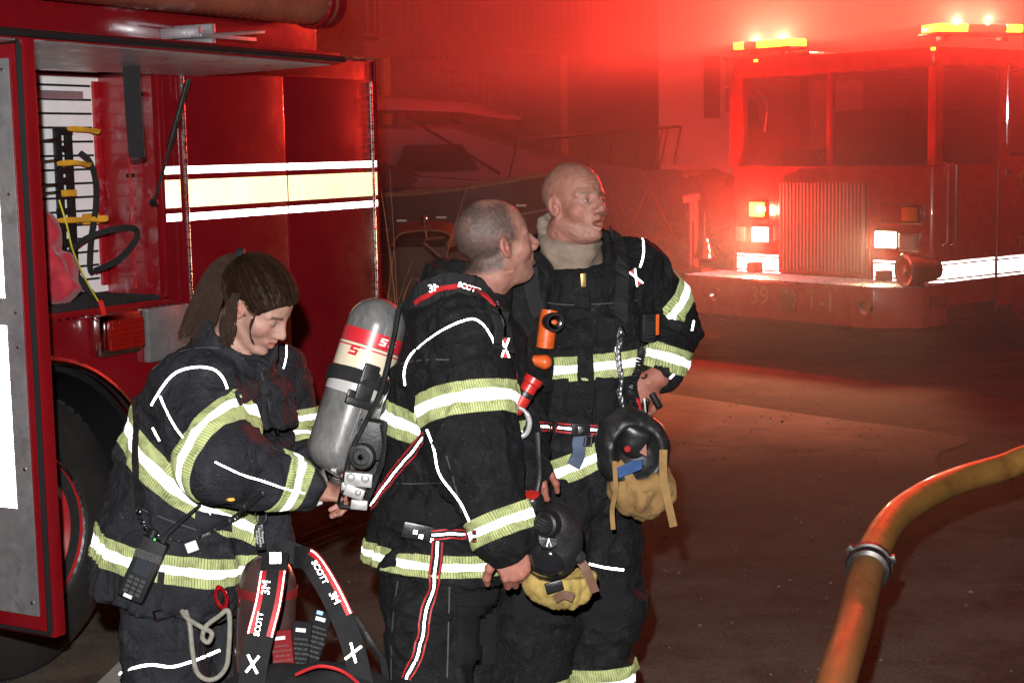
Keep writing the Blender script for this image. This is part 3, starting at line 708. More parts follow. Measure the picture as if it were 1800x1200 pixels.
hood = Garment('hood', {'h': [hg, Cap(P(1000,415,4.33), P(976,398,4.34), .066, .040, .03), Cap(P(1013,458,4.29), P(1024,490,4.255), .036, .010, .03), Cap(P(1003,445,4.29), P(1032,447,4.27), .018, .014, .02)]}, M2, M_HOOD, h=.005, folds={'h': (P(1003,450,4.3), Vector((.35,0,1)), 24, 7, .008)}, seed=4, sub=[Ell(P(1008,385,4.27), (.10,.10,.06), None, .01, 's')])
p2 = legs(J2, [(P(1008,800,4.41),.165,.15),(P(1003,890,4.41),.18,.16)], (.128,.108,.080))
t2 = Garment('trousers', p2, M2, M_COAT_B, h=.007, folds={'legR': (J2['knR'], (0,0,1), 9, 5, .010), 'legL': (J2['knL'], (0,0,1), 9, 5, .010)}, seed=28)
boots(J2, M2)
c2.band('reflective_band', M_BAND, 'armL', P(1172,516,4.53), P(1205,562,4.6)-P(1130,470,4.5), .075, R=.13)
c2.band('reflective_band', M_BAND, 'armL', P(1172,630,4.42), P(1150,690,4.4)-P(1176,600,4.4), .070, R=.12)
c2.band('reflective_band', M_BAND, 'torso', P(1015,632,4.40), Vector((-.03,0,1)), .066)
c2.band('reflective_band', M_BAND, 'torso', P(1000,803,4.42), Vector((-.40,.05,1)), .072)
t2.band('reflective_band', M_BAND, 'legL', P(1040,1193,4.42), Vector((-.05,.1,1)), .095)
t2.band('reflective_band', M_BAND, 'legR', P(935,1213,4.33), Vector((.02,.0,1)), .095)
for px in ([(1129,421),(1131,440),(1128,458),(1124,470)], [(1218,565),(1215,580)], [(1176,664),(1184,656)]): c2.piping(px, .0045)
t2.piping([(1035,990),(1060,996),(1095,1000)], .006)

M_PATG = mat('charcoal pocket cloth', (.027,.029,.035), .85, var=.25, vs=12, bump=1.5, bs=350, spec=.2); M_PATB = mat('black pocket cloth', (.011,.0112,.0135), .82, var=.3, vs=12, bump=1.5, bs=350, spec=.25)
M_STI = mat('seam thread', (.05,.05,.055), .8)
for cl, mt, nm, quad in ((cW, M_PATG, 'pocket', ((345,895),(408,905),(404,935),(340,925))), (cW, M_PATG, 'pocket_flap', ((412,690),(462,668),(470,690),(418,714))), (cW, M_PATG, 'elbow_patch', ((372,858),(430,868),(428,888),(372,872))),
    (c1, M_PATB, 'pocket', ((688,880),(748,878),(750,915),(690,916))), (c1, M_PATB, 'pocket_flap', ((800,842),(812,842),(812,850),(800,850))), (c2, M_PATB, 'pocket_flap', ((942,666),(1000,664),(1000,688),(942,690))), (c2, M_PATB, 'pocket_flap', ((1048,590),(1078,588),(1078,606),(1048,608))), (c2, M_PATB, 'pocket', ((1046,664),(1078,664),(1076,720),(1046,720))),
    (tW, M_PATG, 'pocket_flap', ((222,1080),(290,1088),(288,1112),(220,1104))), (t1, M_PATB, 'pocket_flap', ((800,1040),(872,1036),(872,1062),(802,1066))), (t1, M_PATB, 'pocket', ((802,1068),(870,1064),(868,1165),(802,1168))), (t2, M_PATB, 'knee_patch', ((1012,1020),(1098,1014),(1094,1100),(1012,1106))), (t2, M_PATB, 'knee_patch', ((905,1040),(965,1040),(965,1110),(905,1112)))):
    patch(cl, nm, quad, mt)
for cl, px in ((cW, [(268,650),(300,625),(345,612),(385,612)]), (cW, [(455,640),(470,700),(480,760)]), (cW, [(240,890),(300,915),(345,930)]), (c1, [(705,640),(745,632),(790,632)]), (c1, [(785,800),(800,850),(812,900)]), (c1, [(660,845),(720,850),(775,848)]), (c2, [(950,530),(985,535),(1012,535)]), (c2, [(1040,535),(1080,532),(1120,528)]), (t1, [(700,1020),(690,1100),(688,1195)]), (t1, [(790,1030),(788,1100),(786,1190)])):
    cl.piping(px, .0035, .0015, name='seam', mt=M_STI, off=.0015)
# ================================================================= RESCUE TRUCK (left)
M_RED = mat('dark red truck paint', (.19,.005,.009), .22, var=.12, vs=2.5, spec=.5, coat=.85, cn_rough=.05, rvar=.08, dirt=(.16,.03,.03,.15), ds=9)
M_REDI = mat('scuffed red compartment paint', (.33,.008,.014), .38, var=.15, vs=3, coat=.3, dirt=(.50,.30,.32,.55), ds=13, rvar=.12)
M_ALU = mat('bare aluminium sheet', (.62,.64,.68), .36, metal=.75, var=.12, vs=5, rvar=.14, bump=.1, bs=40)
M_ALUW = mat('white coated aluminium', (.90,.92,.95), .38, metal=.0, var=.1, vs=5, rvar=.1)
M_ALUD = mat('scratched aluminium door skin', (.34,.34,.35), .42, metal=.6, var=.25, vs=7, rvar=.15, dirt=(.12,.11,.10,.6), ds=7)
M_GASK = mat('black rubber gasket', (.012,.012,.013), .4, var=.2)
M_DARK = mat('dark recess', (.006,.006,.006), .8, var=.2)
M_TYRE = mat('tyre rubber', (.013,.0125,.012), .75, var=.35, vs=8, bump=.5, bs=60, dirt=(.05,.04,.03,.4), ds=6)
M_RIM = mat('red wheel paint', (.42,.016,.02), .3, var=.2, vs=6, coat=.5, dirt=(.10,.05,.04,.4), ds=7)
M_MAT = mat('black ribbed matting', (.018,.018,.019), .6, var=.3, vs=20)
M_WSTR = retro('white reflective stripe', (.84,.84,.80), .62, .36)
M_CSTR = retro('cream reflective stripe', (.80,.58,.30), .50, .42)
M_YEL = mat('yellow webbing', (.62,.30,.02), .55, var=.2, vs=14)
M_CORD = mat('yellow cord', (.62,.55,.04), .6, var=.2)
M_BAG = mat('red nylon bag cloth', (.42,.012,.03), .7, var=.25, vs=12, bump=.5, bs=220, sheen=.3)
M_LENSR = mat('red lamp lens', (.20,.006,.004), .12, var=.15, vs=30, spec=.7, coat=.6)
M_HOSE_T = mat('reddish ribbed suction hose', (.30,.085,.05), .3, var=.25, vs=6, coat=.5, rvar=.1)
al = R_(28.7)
TO = Vector((-1.6567, 5.2769, 0))
truck = thing('rescue_truck', TO, 'dark red rescue truck at the left with its side compartment and doors open', 'fire truck', rotz=R_(90-28.7))
# local axes: x along the truck away from us, y into the truck, z up
tA = Vector((math.sin(al), math.cos(al), 0)); tN = Vector((math.cos(al), -math.sin(al), 0))
TW = Matrix.Translation(TO) @ Matrix.Rotation(R_(90-28.7), 4, 'Z'); TWI = TW.inverted()
def TL(u, v, off=0):
    r = ray(u, v); t = ((TO-CAM).dot(tN)+off)/r.dot(tN); return TWI @ (CAM+r*t)
def arc(cx, cz, r, a0, a1, n): return [(cx+r*math.cos(R_(a0+(a1-a0)*i/n)), cz+r*math.sin(R_(a0+(a1-a0)*i/n))) for i in range(n+1)]
XZ = Matrix(((1,0,0,0),(0,0,1,0),(0,1,0,0),(0,0,0,1)))      # prism outline (x,z), extruded along local y
b = MB()
b.box((.94,.02,.45),(2.215,2.4,2.12)); b.box((-2.6,.02,2.12),(2.215,2.4,2.205))
b.box((-2.6,.45,1.28),(.939,2.4,2.12)); b.box((-2.6,1.0,.45),(.939,2.4,1.28))
b.box((-2.6,.02,1.205),(.939,.45,1.268))
# side skin with the wheel arch
ax, az, ar = .045, .505, .615
out = [(-2.6,.45),(ax-ar+.003,.45)]+arc(ax, az, ar, 185, -5, 36)+[(2.215,.45),(2.215,2.205),(-2.6,2.205)]
b.prism([(-2.6,.45)]+arc(ax, az, ar, 185, -5, 36)+[(.79,.45),(.79,1.27),(-2.6,1.27)], XZ, .0, .02)
b.prism([(.79,.45),(2.215,.45),(2.215,2.205),(-2.6,2.205),(-2.6,2.115),(.79,2.115)], XZ, .0, .02)
b.prism([(.762,1.272),(.79,1.272),(.79,2.113),(.762,2.113)], XZ, -.006, .03)
b.box((-2.6,.022,1.272),(-.72,.45,2.113))
b.build('body', M_RED, truck, bevel=.006)
wl = MB(); wl.prism(arc(ax, az, ar-.004, 190, -10, 30)+arc(ax, az, ar-.03, -10, 190, 30), XZ, .021, .95); wl.box((-.62,.9,.3),(.7,.95,1.15)); wl.build('wheel_well', M_GASK, truck)
MB().tube([(x, -.012, z) for x, z in arc(ax, az, ar+.004, 186, -6, 40)], .016, 8).build('arch_trim', M_CHROME, truck)
# compartment
ci = MB(); ci.prism([(.766,.022),(.905,.418),(.935,.418),(.80,.022)], Matrix.Translation((0,0,1.27)), 0, .845); ci.build('side_lining', M_REDI, truck, smooth=False)
MB().tube([(.7965,.18,1.30),(.7965,.18,2.1)], .006, 6).build('lining_seam', M_REDI, truck)
MB().box((.770,.09,2.02),(.7895,.12,2.035)).box((.795,.17,1.72),(.812,.2,1.735)).build('lining_slots', M_DARK, truck)
ci = MB(); ci.box((.865,.405,1.3),(.90,.4195,2.09))
ci.build('red_flange', M_REDI, truck, bevel=.003)
pan = MB(); pan.box((-.7,.420,1.275),(.915,.4445,2.112), mi=0)
rng = random.Random(4)
for k in range(15):
    z = 1.325+k*.053
    for x0, x1 in ((-.55,-.34),(-.28,-.06),(.0,.22),(.29,.46),(.50,.86)):
        if k > 10 and x0 < .3 and rng.random() < .25: continue
        pan.box((x0+rng.uniform(-.01,.01),.4175,z),(x1,.4195,z+.0085), mi=1)
pan.build('louvred_back_panel', [M_ALUW, M_DARK], truck, smooth=False)
MB().box((-.7,.4,2.02),(.80,.4165,2.05)).build('panel_frame', M_ALU, truck, bevel=.002)
fm = MB(); fm.box((-.7,.03,1.2685),(.76,.41,1.281))
for k in range(45): fm.box((-.7+k*.0325,.03,1.281),(-.69+k*.0325,.405,1.2865))
fm.build('floor_mat', M_MAT, truck, smooth=False)
lp = MB(); lp.box((-.7,-.012,1.238),(.80,.0,1.262)); lp.build('sill', M_RED, truck, bevel=.004)
lp = MB()
for k in range(26): lp.box((-.2+k*.038,-.0150,1.2455),(-.178+k*.038,-.0125,1.2495))
lp.build('sill_tread', M_CHROME, truck)
# tool mount on the back wall
def TB(u, v, off=-.40): return TL(u, v, off)
mb = MB()
a0, a1 = TB(92, 224), TB(122, 500)
mb.box((TB(93,224).x,.385,TB(110,500).z),(TB(102,224).x,.405,TB(100,224).z)); mb.box((TB(112,224).x,.385,TB(110,500).z),(TB(121,224).x,.405,TB(100,224).z))
for v in (232,262,300,318,345,372,402,430,455,480): mb.box((TB(93,v).x,.38,TB(100,v).z-.012),(TB(121,v).x,.384,TB(100,v).z+.012))
for v in (245,282,325,338,412,442): mb.tube([TB(100,v,-.38), TB(64,v+3,-.30)], [.006,.003], 6)
tm = mb.build('tool_mount', M_BLKP, truck, bevel=.002)
for uv in (((118,226),(150,228),(176,232)),((100,288),(135,286),(160,290)),((100,388),(150,386),(190,384))):
    pts = [TB(u, v, -.37+.05*i) for i, (u, v) in enumerate(uv)]
    MB().tube(smoothpts(pts, 5), .01, flat=([.012,.018,.022,.022,.020,.018,.016,.022,.026,.026,.018],.006), up=[Vector((0,-1,.5))]*11).build('yellow_strap', M_YEL, tm, smooth=False)
MB().box((TB(97,346).x,.35,TB(97,346).z),(TB(118,346).x,.37,TB(97,334).z)).build('yellow_clip', M_YEL, tm, bevel=.003); MB().box((TB(128,395).x,.33,TB(128,395).z),(TB(152,395).x,.352,TB(128,376).z)).build('yellow_clip', M_YEL, tm, bevel=.003)
# things lying in the compartment
def wl_(pts, off, n=6): return [TW @ TL(u, v, o) for (u, v), o in zip(pts, off)]
def strap(name, label, px, offs, w, mt, cat='strap', up=None):
    p = wl_(px, offs); pts = smoothpts(p, 6); r = thing(name, pts[len(pts)//2], label, cat) if False else None
    b = MB(); c = pts[0]; b.tube([q-c for q in pts], .01, flat=(w,.003), up=[up or (-tA+tN*.4)]*len(pts)); o = b.build(name, mt, None, smooth=False); o.location = c; tag(o, label, cat); return o
strap('strap', 'black strap looping out to the right inside the open compartment', [(108,458),(150,420),(205,402),(238,403),(236,425),(205,458),(166,476)], [-.33,-.3,-.2,-.12,-.12,-.2,-.3], .022, M_BLKW)
strap('strap', 'black strap hanging straight down beside the tool mount in the compartment', [(140,268),(158,285),(168,320),(168,365),(160,420),(158,470),(165,480)], [-.3,-.28,-.28,-.3,-.31,-.32,-.32], .022, M_BLKW)
strap('strap', 'black strap running from the red bag down to the compartment sill', [(88,412),(112,452),(140,490),(165,520),(178,536)], [-.3,-.22,-.16,-.1,-.04], .024, M_BLKW)
cp = smoothpts(wl_([(104,352),(118,398),(128,440),(150,490),(172,528)], [-.30,-.26,-.22,-.1,.01]), 6)
o = MB().tube([q-cp[0] for q in cp], .0035, 6).build('cord', M_CORD); o.location = cp[0]; tag(o, 'thin yellow cord hanging from the tool mount over the compartment sill', 'cord')
cp = smoothpts(wl_([(176,528),(181,545),(188,578)], [.02,.03,.035]), 4)
o = MB().tube([q-cp[0] for q in cp], .01, flat=(.020,.004), up=[tN]*len(cp)).build('pull_tab', mat('red pull tab', (.55,.02,.02), .6)); o.location = cp[0]; tag(o, 'red fabric pull tab dangling in front of the square red marker light', 'pull tab')
q0 = TW @ TL(84, 455, -.2)
V, F = sdf_mesh([Ell(TW @ TL(80,475,-.2), (.10,.085,.085), None, .05), Ell(TW @ TL(72,425,-.22), (.065,.06,.10), None, .05), Ell(TW @ TL(88,505,-.17), (.09,.08,.045), None, .05), Cap(TW @ TL(70,400,-.22), TW @ TL(62,388,-.2), .04, .02, .04)], .006)
N_ = vnormals(V, F); qv = V*np.array([9,9,5]); V = V+N_*(.022*(1-2*np.abs(vnoise(qv*1.5+.9*np.stack([vnoise(V, 9, k) for k in range(3)], 1), 1, 2))))[:,None]
bo = np_obj('bag', V-np3(q0), F, M_BAG, None); bo.location = q0; tag(bo, 'crumpled red cloth bag slumped on the compartment mat', 'bag')
# double doors with piano hinges and stripes
ds_ = []
for x0, x1 in ((.878,1.498),(1.506,2.128)):
    d = MB(); d.box((x0,-.028,.56),(x1,-.002,2.113)); o = d.build('compartment_door', M_RED, truck, bevel=.007); ds_.append((o, x0, x1))
for x in (.868, 2.136):
    h = MB()
    for k in range(52): h.lathe([(.002,0),(.0075,.001),(.0075,.027),(.002,.028)], Matrix.Translation((x,-.030,.56+k*.0298)), 8)
    h.build('piano_hinge', M_STEEL, truck)
for z0, z1, mt in ((1.731,1.759,M_WSTR),(1.605,1.709,M_CSTR),(1.555,1.583,M_WSTR)):
    for o, x0, x1 in ds_: MB().box((x0+.001,-.0305,z0),(x1-.001,-.0285,z1)).build('stripe', mt, o, smooth=False)
    MB().box((.775,-.0085,z0),(.859,-.0062,z1)).build('stripe', mt, truck, smooth=False); MB().box((2.147,-.0045,z0),(2.212,-.002,z1)).build('stripe', mt, truck, smooth=False)
MB().tube([(2.212,-.004,.5),(2.212,-.004,2.2)], .006, 6).build('corner_moulding', M_RED, truck)
# overhead lift-up door
q = MB(); Ml = Matrix.Identity(4)
zo = 2.14
q.add([(-.75,-.03,2.098),(.99,-.03,2.098),(1.055,-.62,2.118),(-.75,-.62,2.135),(-.75,-.03,2.103),(.99,-.03,2.103),(1.055,-.62,2.123),(-.75,-.62,2.140)], [(0,1,2,3),(4,7,6,5),(0,4,5,1),(1,5,6,2),(2,6,7,3),(3,7,4,0)])
ld = q.build('lift_up_door', M_RED, truck, smooth=False)
MB().add([(-.74,-.035,2.0945),(.97,-.035,2.0945),(1.02,-.60,2.1145),(-.74,-.60,2.1315),(-.74,-.035,2.0965),(.97,-.035,2.0965),(1.02,-.60,2.1165),(-.74,-.60,2.1335)], [(0,3,2,1),(4,5,6,7),(0,1,5,4),(1,2,6,5),(2,3,7,6),(3,0,4,7)]).build('door_skin', M_ALU, ld, smooth=False)
MB().tube([(-.78,-.63,2.150),(1.06,-.63,2.136)], .012, 8).build('gasket', M_GASK, ld)
MB().box((-.78,-.615,2.142),(1.05,-.03,2.162)).build('door_top', M_RED, ld, bevel=.004)
lt = MB(); c = TL(378, 96, .42)
lt.box((c.x-.09,c.y-.03,c.z-.004),(c.x+.09,c.y+.05,c.z+.012)).box((c.x-.03,c.y-.04,c.z-.022),(c.x+.02,c.y,c.z)).tube([(c.x-.08,c.y,c.z-.01),(c.x,c.y-.03,c.z-.03),(c.x+.08,c.y,c.z-.01)], .007, 6)
lt.build('latch', M_STEEL, ld, bevel=.002)
st = MB(); a, e = TL(331,139,.16), TL(271,356,.012); mdp = a.lerp(e, .55); st.tube([a, mdp], .011, 10).tube([mdp, e], .0055, 8).lathe([(0,-.014),(.014,-.01),(.014,.01),(0,.014)], frame(e, (0,1,0)), 10)
st.build('gas_strut', M_BLKP, truck)
s1 = smoothpts([TW @ TL(230,112,.25), TW @ TL(232,150,.25), TW @ TL(236,210,.25), TW @ TL(241,277,.25)], 4)
o = MB().tube([p-s1[0] for p in s1], .01, flat=([.052]*6+[.060]*7), up=[(0,-1,0)]*13) if False else MB().tube([p-s1[0] for p in s1], .01, flat=(.058,.004), up=[Vector((-.1,-1,0))]*len(s1))
o = o.build('pull_strap', M_BLKW); o.location = s1[0]; tag(o, 'broad black pull strap hanging down from the raised overhead door', 'strap')
MB().tube([TL(216,112,.24), TL(216,103,.24)], .004, 6).tube([TL(216,108,.24), TL(246,110,.24)], .004, 6).tube([TL(246,112,.24), TL(246,104,.24)], .004, 6).build('strap_bracket', M_STEEL, ld)
# side door swung open towards us
xd, y0, y1, dz0, dz1 = -.50, -.02, -.615, .40, 2.142
sd = MB().box((xd,y1,dz0),(xd+.045,y0,dz1)).build('open_door', M_RED, truck, bevel=.006)
MB().box((xd-.006,y1+.055,dz0+.06),(xd-.001,y0-.03,dz1-.06)).build('door_skin', M_ALUD, sd, bevel=.002)
g = MB(); g.tube([(xd-.004,y1+.014,dz0+.02),(xd-.004,y1+.014,dz1-.02)], .009, 8).tube([(xd-.004,y1+.014,dz1-.012),(xd-.004,y0,dz1-.012)], .009, 8).tube([(xd-.004,y1+.014,dz0+.012),(xd-.004,y0,dz0+.012)], .007, 8)
g.build('gasket', M_GASK, sd)
g = MB()
for z0, z1 in ((1.40,2.02),(.78,1.32)): g.box((xd-.009,y1+.118,z0),(xd-.0065,y1+.33,z1))
g.build('white_reflective_panel', M_WSTR, sd, smooth=False)
for z in (.5,.9,1.26,1.36,1.7,2.05): MB().lathe([(0,-.003),(.006,-.002),(.006,0)], frame(Vector((xd-.007,y1+.078,z)), (1,0,0)), 8).build('rivet', M_STEEL, sd)
# marker light and cover plate
a, e = TL(160,560,.0), TL(232,622,.0); hs_ = MB(); hs_.box((.345,-.055,1.095),(.565,-.001,1.250)); h_ = hs_.build('marker_light', M_CHROME, truck, bevel=.022)
ln = MB().box((.372,-.082,1.118),(.545,-.056,1.228)); l_ = ln.build('lens', M_LENSR, h_, bevel=.010)
rb = MB()
for k in range(10):
    for j in range(6): rb.box((.380+k*.0162,-.0845,1.124+j*.0172),(.390+k*.0162,-.0822,1.136+j*.0172))
rb.build('lens_facets', mat('red lens facets', (.24,.008,.005), .08, spec=.8, coat=1.), l_, bevel=.001)
MB().box((.620,-.032,1.045),(.850,-.001,1.245)).build('cover_plate', M_ALUD, truck, bevel=.008)
# wheel
wc = Vector((ax+.015,.08,.505))
Mw = frame(wc, (0,-1,0))
pr = [(.245,-.26),(.30,-.27),(.44,-.265),(.485,-.24),(.500,-.19),(.500,-.06),(.485,-.015),(.44,.012),(.36,.022),(.305,.012),(.290,-.01),(.25,-.02)]
wh = MB().lathe(pr, Mw, 64).build('wheel', M_TYRE, truck)
tr = MB()
for k in range(60):
    a = 2*math.pi*k/60; tr.box((-.018,.498,-.2),(.012,.511,-.05), Mw @ Matrix.Rotation(a, 4, 'Z'))
tr.build('tread_blocks', M_TYRE, wh)
MB().lathe([(.292,.004),(.287,-.012),(.278,-.018),(.262,-.03),(.245,-.045),(.235,-.09),(.20,-.125),(.135,-.13),(.115,-.115),(.11,-.05),(.09,-.035),(0,-.032)], Mw, 48).build('rim', M_RIM, wh)
MB().lathe([(.290,.006),(.296,.010),(.290,.013),(.283,.008)], Mw, 48).build('rim_ring', M_STEEL, wh)
ln = MB()
for k in range(10):
    a = 2*math.pi*k/10; ln.lathe([(.0,.03),(.012,.028),(.014,0)], Mw @ Matrix.Translation((.165*math.cos(a),.165*math.sin(a),-.128)), 6)
ln.build('lug_nuts', M_STEEL, wh)
# hose tray along the roof edge with the hard suction hose
ty = MB(); ty.box((-2.6,.10,2.207),(1.92,.14,2.62)); ty.box((-2.6,.14,2.58),(1.92,2.3,2.62)); ty.box((1.88,.14,2.207),(1.92,2.3,2.58)); ty.build('upper_body', M_RED, truck, bevel=.005)
hz = 2.43; prof = []
L0, L1 = -2.6, 1.80; nn = 190
for i in range(nn+1):
    z = L0+(L1-L0)*i/nn; prof.append((.098+.0035*math.cos(i*math.pi), z))
hh = MB().lathe(prof+[(.088,L1+.001),(0,L1+.001)], frame(Vector((0,-.005,hz)), (1,0,0)), 28).build('suction_hose', M_HOSE_T, truck, angle=60)
MB().lathe([(.100,0),(.114,.004),(.116,.03),(.108,.034),(.100,.036)], frame(Vector((1.73,-.005,hz)), (1,0,0)), 28).build('hose_coupling', M_RED, hh)
MB().lathe([(.09,0),(.105,.0),(.108,.05),(.095,.055),(0,.056)], frame(Vector((1.80,-.005,hz)), (1,0,0)), 28).build('hose_cap', M_RED, hh)
bk = MB(); c = TL(372, 66, .0)
bk.box((c.x-.18,-.10,2.235),(c.x+.15,-.085,2.25)).box((c.x-.18,-.085,2.235),(c.x-.16,.10,2.275)).box((c.x-.10,-.085,2.215),(c.x-.08,.10,2.29)).tube([(c.x-.16,-.09,2.24),(c.x+.2,-.10,2.275)], .008, 6)
bk.build('hose_bracket', M_ALU, truck, bevel=.002)
MB().tube([(-2.6,-.01,2.209),(2.21,-.01,2.209)], .008, 6).build('drip_rail', M_STEEL, truck)
# ================================================================= FIRE ENGINE (right, in the smoke)
M_RED2 = mat('fire engine red paint', (.42,.012,.012), .28, var=.12, vs=2, coat=.7, spec=.5, rvar=.08, dirt=(.12,.03,.025,.2), ds=5)
M_GLASS = mat('dark window glass', (.03,.02,.02), .08, var=.1, spec=.7, alpha=.30)
M_TREAD = mat('diamond tread plate', (.5,.5,.5), .3, metal=.9, var=.2, bump=0, rvar=.1)
M_ESTR = retro('engine front reflective stripe', (.86,.86,.82), .85, .22)
M_GOLDL = mat('gold leaf lettering', (.62,.40,.10), .4, metal=.4, var=.15)
def lamp_m(name, col, s): return mat(name, (.02,.02,.02), .3, var=0, emit=col, es=s)
EO = Vector((3.436, 12.904, 0)); erz = R_(39.4)
EW = Matrix.Translation(EO) @ Matrix.Rotation(erz, 4, 'Z'); EWI = EW.inverted()
engine = thing('fire_engine', EO, 'red fire engine facing us in the smoke with its headlights and roof beacons lit', 'fire engine', rotz=erz)
eC = Vector((math.cos(erz), math.sin(erz), 0)); eB = Vector((-math.sin(erz), math.cos(erz), 0))
def EF(u, v, x=0.0):       # pixel -> point on the plane local x = const
    r = ray(u, v); t = ((EO-CAM).dot(eC)+x)/r.dot(eC); return EWI @ (CAM+r*t)
def ES(u, v, y=0.0):       # pixel -> point on the near side, local y = const
    r = ray(u, v); t = ((EO-CAM).dot(eB)+y)/r.dot(eB); return EWI @ (CAM+r*t)
W2 = 2.24
def rbox(b, x0, x1, y0, y1, z0, z1, r=.10, seg=6):
    """box with rounded vertical front corners"""
    o = [(x1,y0),(x1,y1)]+[(x0+r-r*math.sin(a), y1-r+r*math.cos(a)) for a in [math.pi/2*i/seg for i in range(seg+1)]]+[(x0+r-r*math.cos(a), y0+r-r*math.sin(a)) for a in [math.pi/2*i/seg for i in range(seg+1)]]
    b.prism(o, Matrix.Identity(4), z0, z1)
b = MB()
rbox(b, 0, 2.0, 0, W2, .45, 1.60)
# pillars, header, roof
b.prism([(.0,0),(.10,0),(.16,.10),(.03,.10)], Matrix.Translation((0,0,1.60)), 0, .80)
b.prism([(.03,W2-.10),(.16,W2-.10),(.10,W2),(.0,W2)], Matrix.Translation((0,0,1.60)), 0, .80)
b.box((.04,W2/2-.03,1.60),(.09,W2/2+.03,2.40))
b.box((.92,.0,1.60),(1.06,.05,2.40)).box((1.92,.0,1.60),(2.0,W2,2.40)).box((.92,W2-.05,1.60),(1.06,W2,2.40))
rbox(b, .0, 2.0, 0, W2, 2.40, 2.55)
b.build('cab', M_RED2, engine, bevel=.012)
bb = MB().box((2.1,-.02,.45),(8.4,W2+.04,2.75)); bb.build('rear_body', M_RED2, engine, bevel=.02)
ws = MB(); ws.box((.055,.12,1.615),(.062,W2/2-.035,2.385)).box((.055,W2/2+.035,1.615),(.062,W2-.12,2.385)); ws.build('windscreen', M_GLASS, engine, smooth=False)
sw = MB(); sw.box((.115,.02,1.615),(.91,.026,2.385)).box((1.07,.02,1.66),(1.9,.026,2.38)); sw.build('side_window', M_GLASS, engine, smooth=False)
sw = MB(); sw.box((.115,W2-.026,1.615),(.91,W2-.02,2.385)); sw.build('side_window', M_GLASS, engine, smooth=False)
# window frame of the crew door, rounded chrome
fx0, fx1, fz0, fz1 = .98, 1.78, 1.70, 2.44
rr = .08; pts = []
for cx, cz, a0 in ((fx1-rr,fz1-rr,0),(fx0+rr,fz1-rr,90),(fx0+rr,fz0+rr,180),(fx1-rr,fz0+rr,270)):
    pts += [(cx+rr*math.cos(R_(a0+i*15)), -.012, cz+rr*math.sin(R_(a0+i*15))) for i in range(7)]
MB().tube(pts, .012, 6, closed=True).build('window_frame', M_CHROME, engine)
dr = MB().box((.86,-.016,.40),(1.95,-.001,1.66)).build('crew_door', M_RED2, engine, bevel=.006)
MB().tube([(.855,-.018,.36),(.855,-.018,2.42)], .009, 6).build('door_seam', M_CHROME, engine)
MB().box((.95,-.04,1.50),(1.02,-.017,1.56)).build('door_handle', M_CHROME, dr, bevel=.006)
for x in (.10, .21):
    MB().tube([(x,-.012,1.62),(x,-.06,1.60),(x,-.06,.98),(x,-.012,.96)], .012, 8).build('grab_rail', M_CHROME, engine)
# grille
g = MB(); gy0, gy1, gz0, gz1 = .66, 1.60, .70, 1.46
g.box((-.03,gy0-.03,gz0-.03),(-.002,gy1+.03,gz1+.03)); gr = g.build('grille', M_RED2, engine, bevel=.01)
g = MB()
for k in range(24): y = gy0+(gy1-gy0)*(k+.5)/24; g.box((-.062,y-.009,gz0),(-.031,y+.009,gz1))
g.build('grille_bars', mat('dull grille steel', (.30,.26,.25), .45, metal=.3, var=.1), gr)
MB().box((-.034,gy0,gz0),(-.0305,gy1,gz1)).build('grille_mesh', M_DARK, gr, smooth=False)
def lampbox(u, v, wpx, hpx, mt, name, x=-.03, house=M_CHROME):
    c = EF(u, v, x); w_, h_ = wpx/200, hpx/205
    h = MB().box((x-.0,c.y-w_/2-.015,c.z-h_/2-.015),(0,c.y+w_/2+.015,c.z+h_/2+.015)).build(name, house, engine, bevel=.008)
    MB().box((x-.018,c.y-w_/2,c.z-h_/2),(x-.001,c.y+w_/2,c.z+h_/2)).build('lens', mt, h, bevel=.006); return c
hl = []
M_HL = lamp_m('headlamp glow', (1.0,.80,.50), 30)
hl.append(lampbox(1337,412,34,26,M_HL,'headlight')); hl.append(lampbox(1557,421,40,27,M_HL,'headlight'))
lampbox(1303,411,22,26,mat('clear lamp lens', (.5,.5,.5), .08, var=.1, metal=.6),'side_headlight'); lampbox(1597,426,34,26,MATS['clear lamp lens'],'side_headlight')
rl = lampbox(1331,368,32,26,lamp_m('red flasher glow', (1.0,.22,.02), 12),'warning_light')
c = lampbox(1584,376,78,30,M_LENSR,'warning_light')
MB().box((-.052,c.y-.17,c.z-.055),(-.049,c.y-.02,c.z+.055)).build('amber_lens', mat('amber lens', (.55,.17,.01), .15, coat=.5), engine, bevel=.004)
# stripes on the front and the near side
for z0, z1 in ((.800,.816),(.680,.786),(.650,.664)):
    s = MB(); s.box((-.005,1.63,z0),(-.001,2.14,z1)); s.build('front_stripe', M_ESTR, engine, smooth=False); MB().box((-.005,.10,z0),(-.001,.60,z1)).build('front_stripe', M_ESTR, engine, smooth=False)
    s = MB(); s.box((.10,-.005,z0),(.845,-.001,z1)); s.build('side_stripe', M_ESTR, engine, smooth=False)
    MB().box((.87,-.022,z0),(1.94,-.017,z1)).build('door_stripe', M_ESTR, dr, smooth=False)
    s = MB(); cyl = [(.10-.1035*math.cos(R_(a)), .10-.1035*math.sin(R_(a))) for a in range(0, 91, 10)]
    s.prism(cyl+[(.10-.1*math.cos(R_(a)), .10-.1*math.sin(R_(a))) for a in range(90, -1, -10)], Matrix.Identity(4), z0, z1); s.build('corner_stripe', M_ESTR, engine)
for u, v in ((1335,470),(1562,485)):
    c = EF(u, v); MB().box((-.12,c.y-.05,.60),(-.006,c.y+.05,c.z+.05)).build('tow_eye', mat('dark red steel', (.10,.01,.01), .5), engine, bevel=.01)
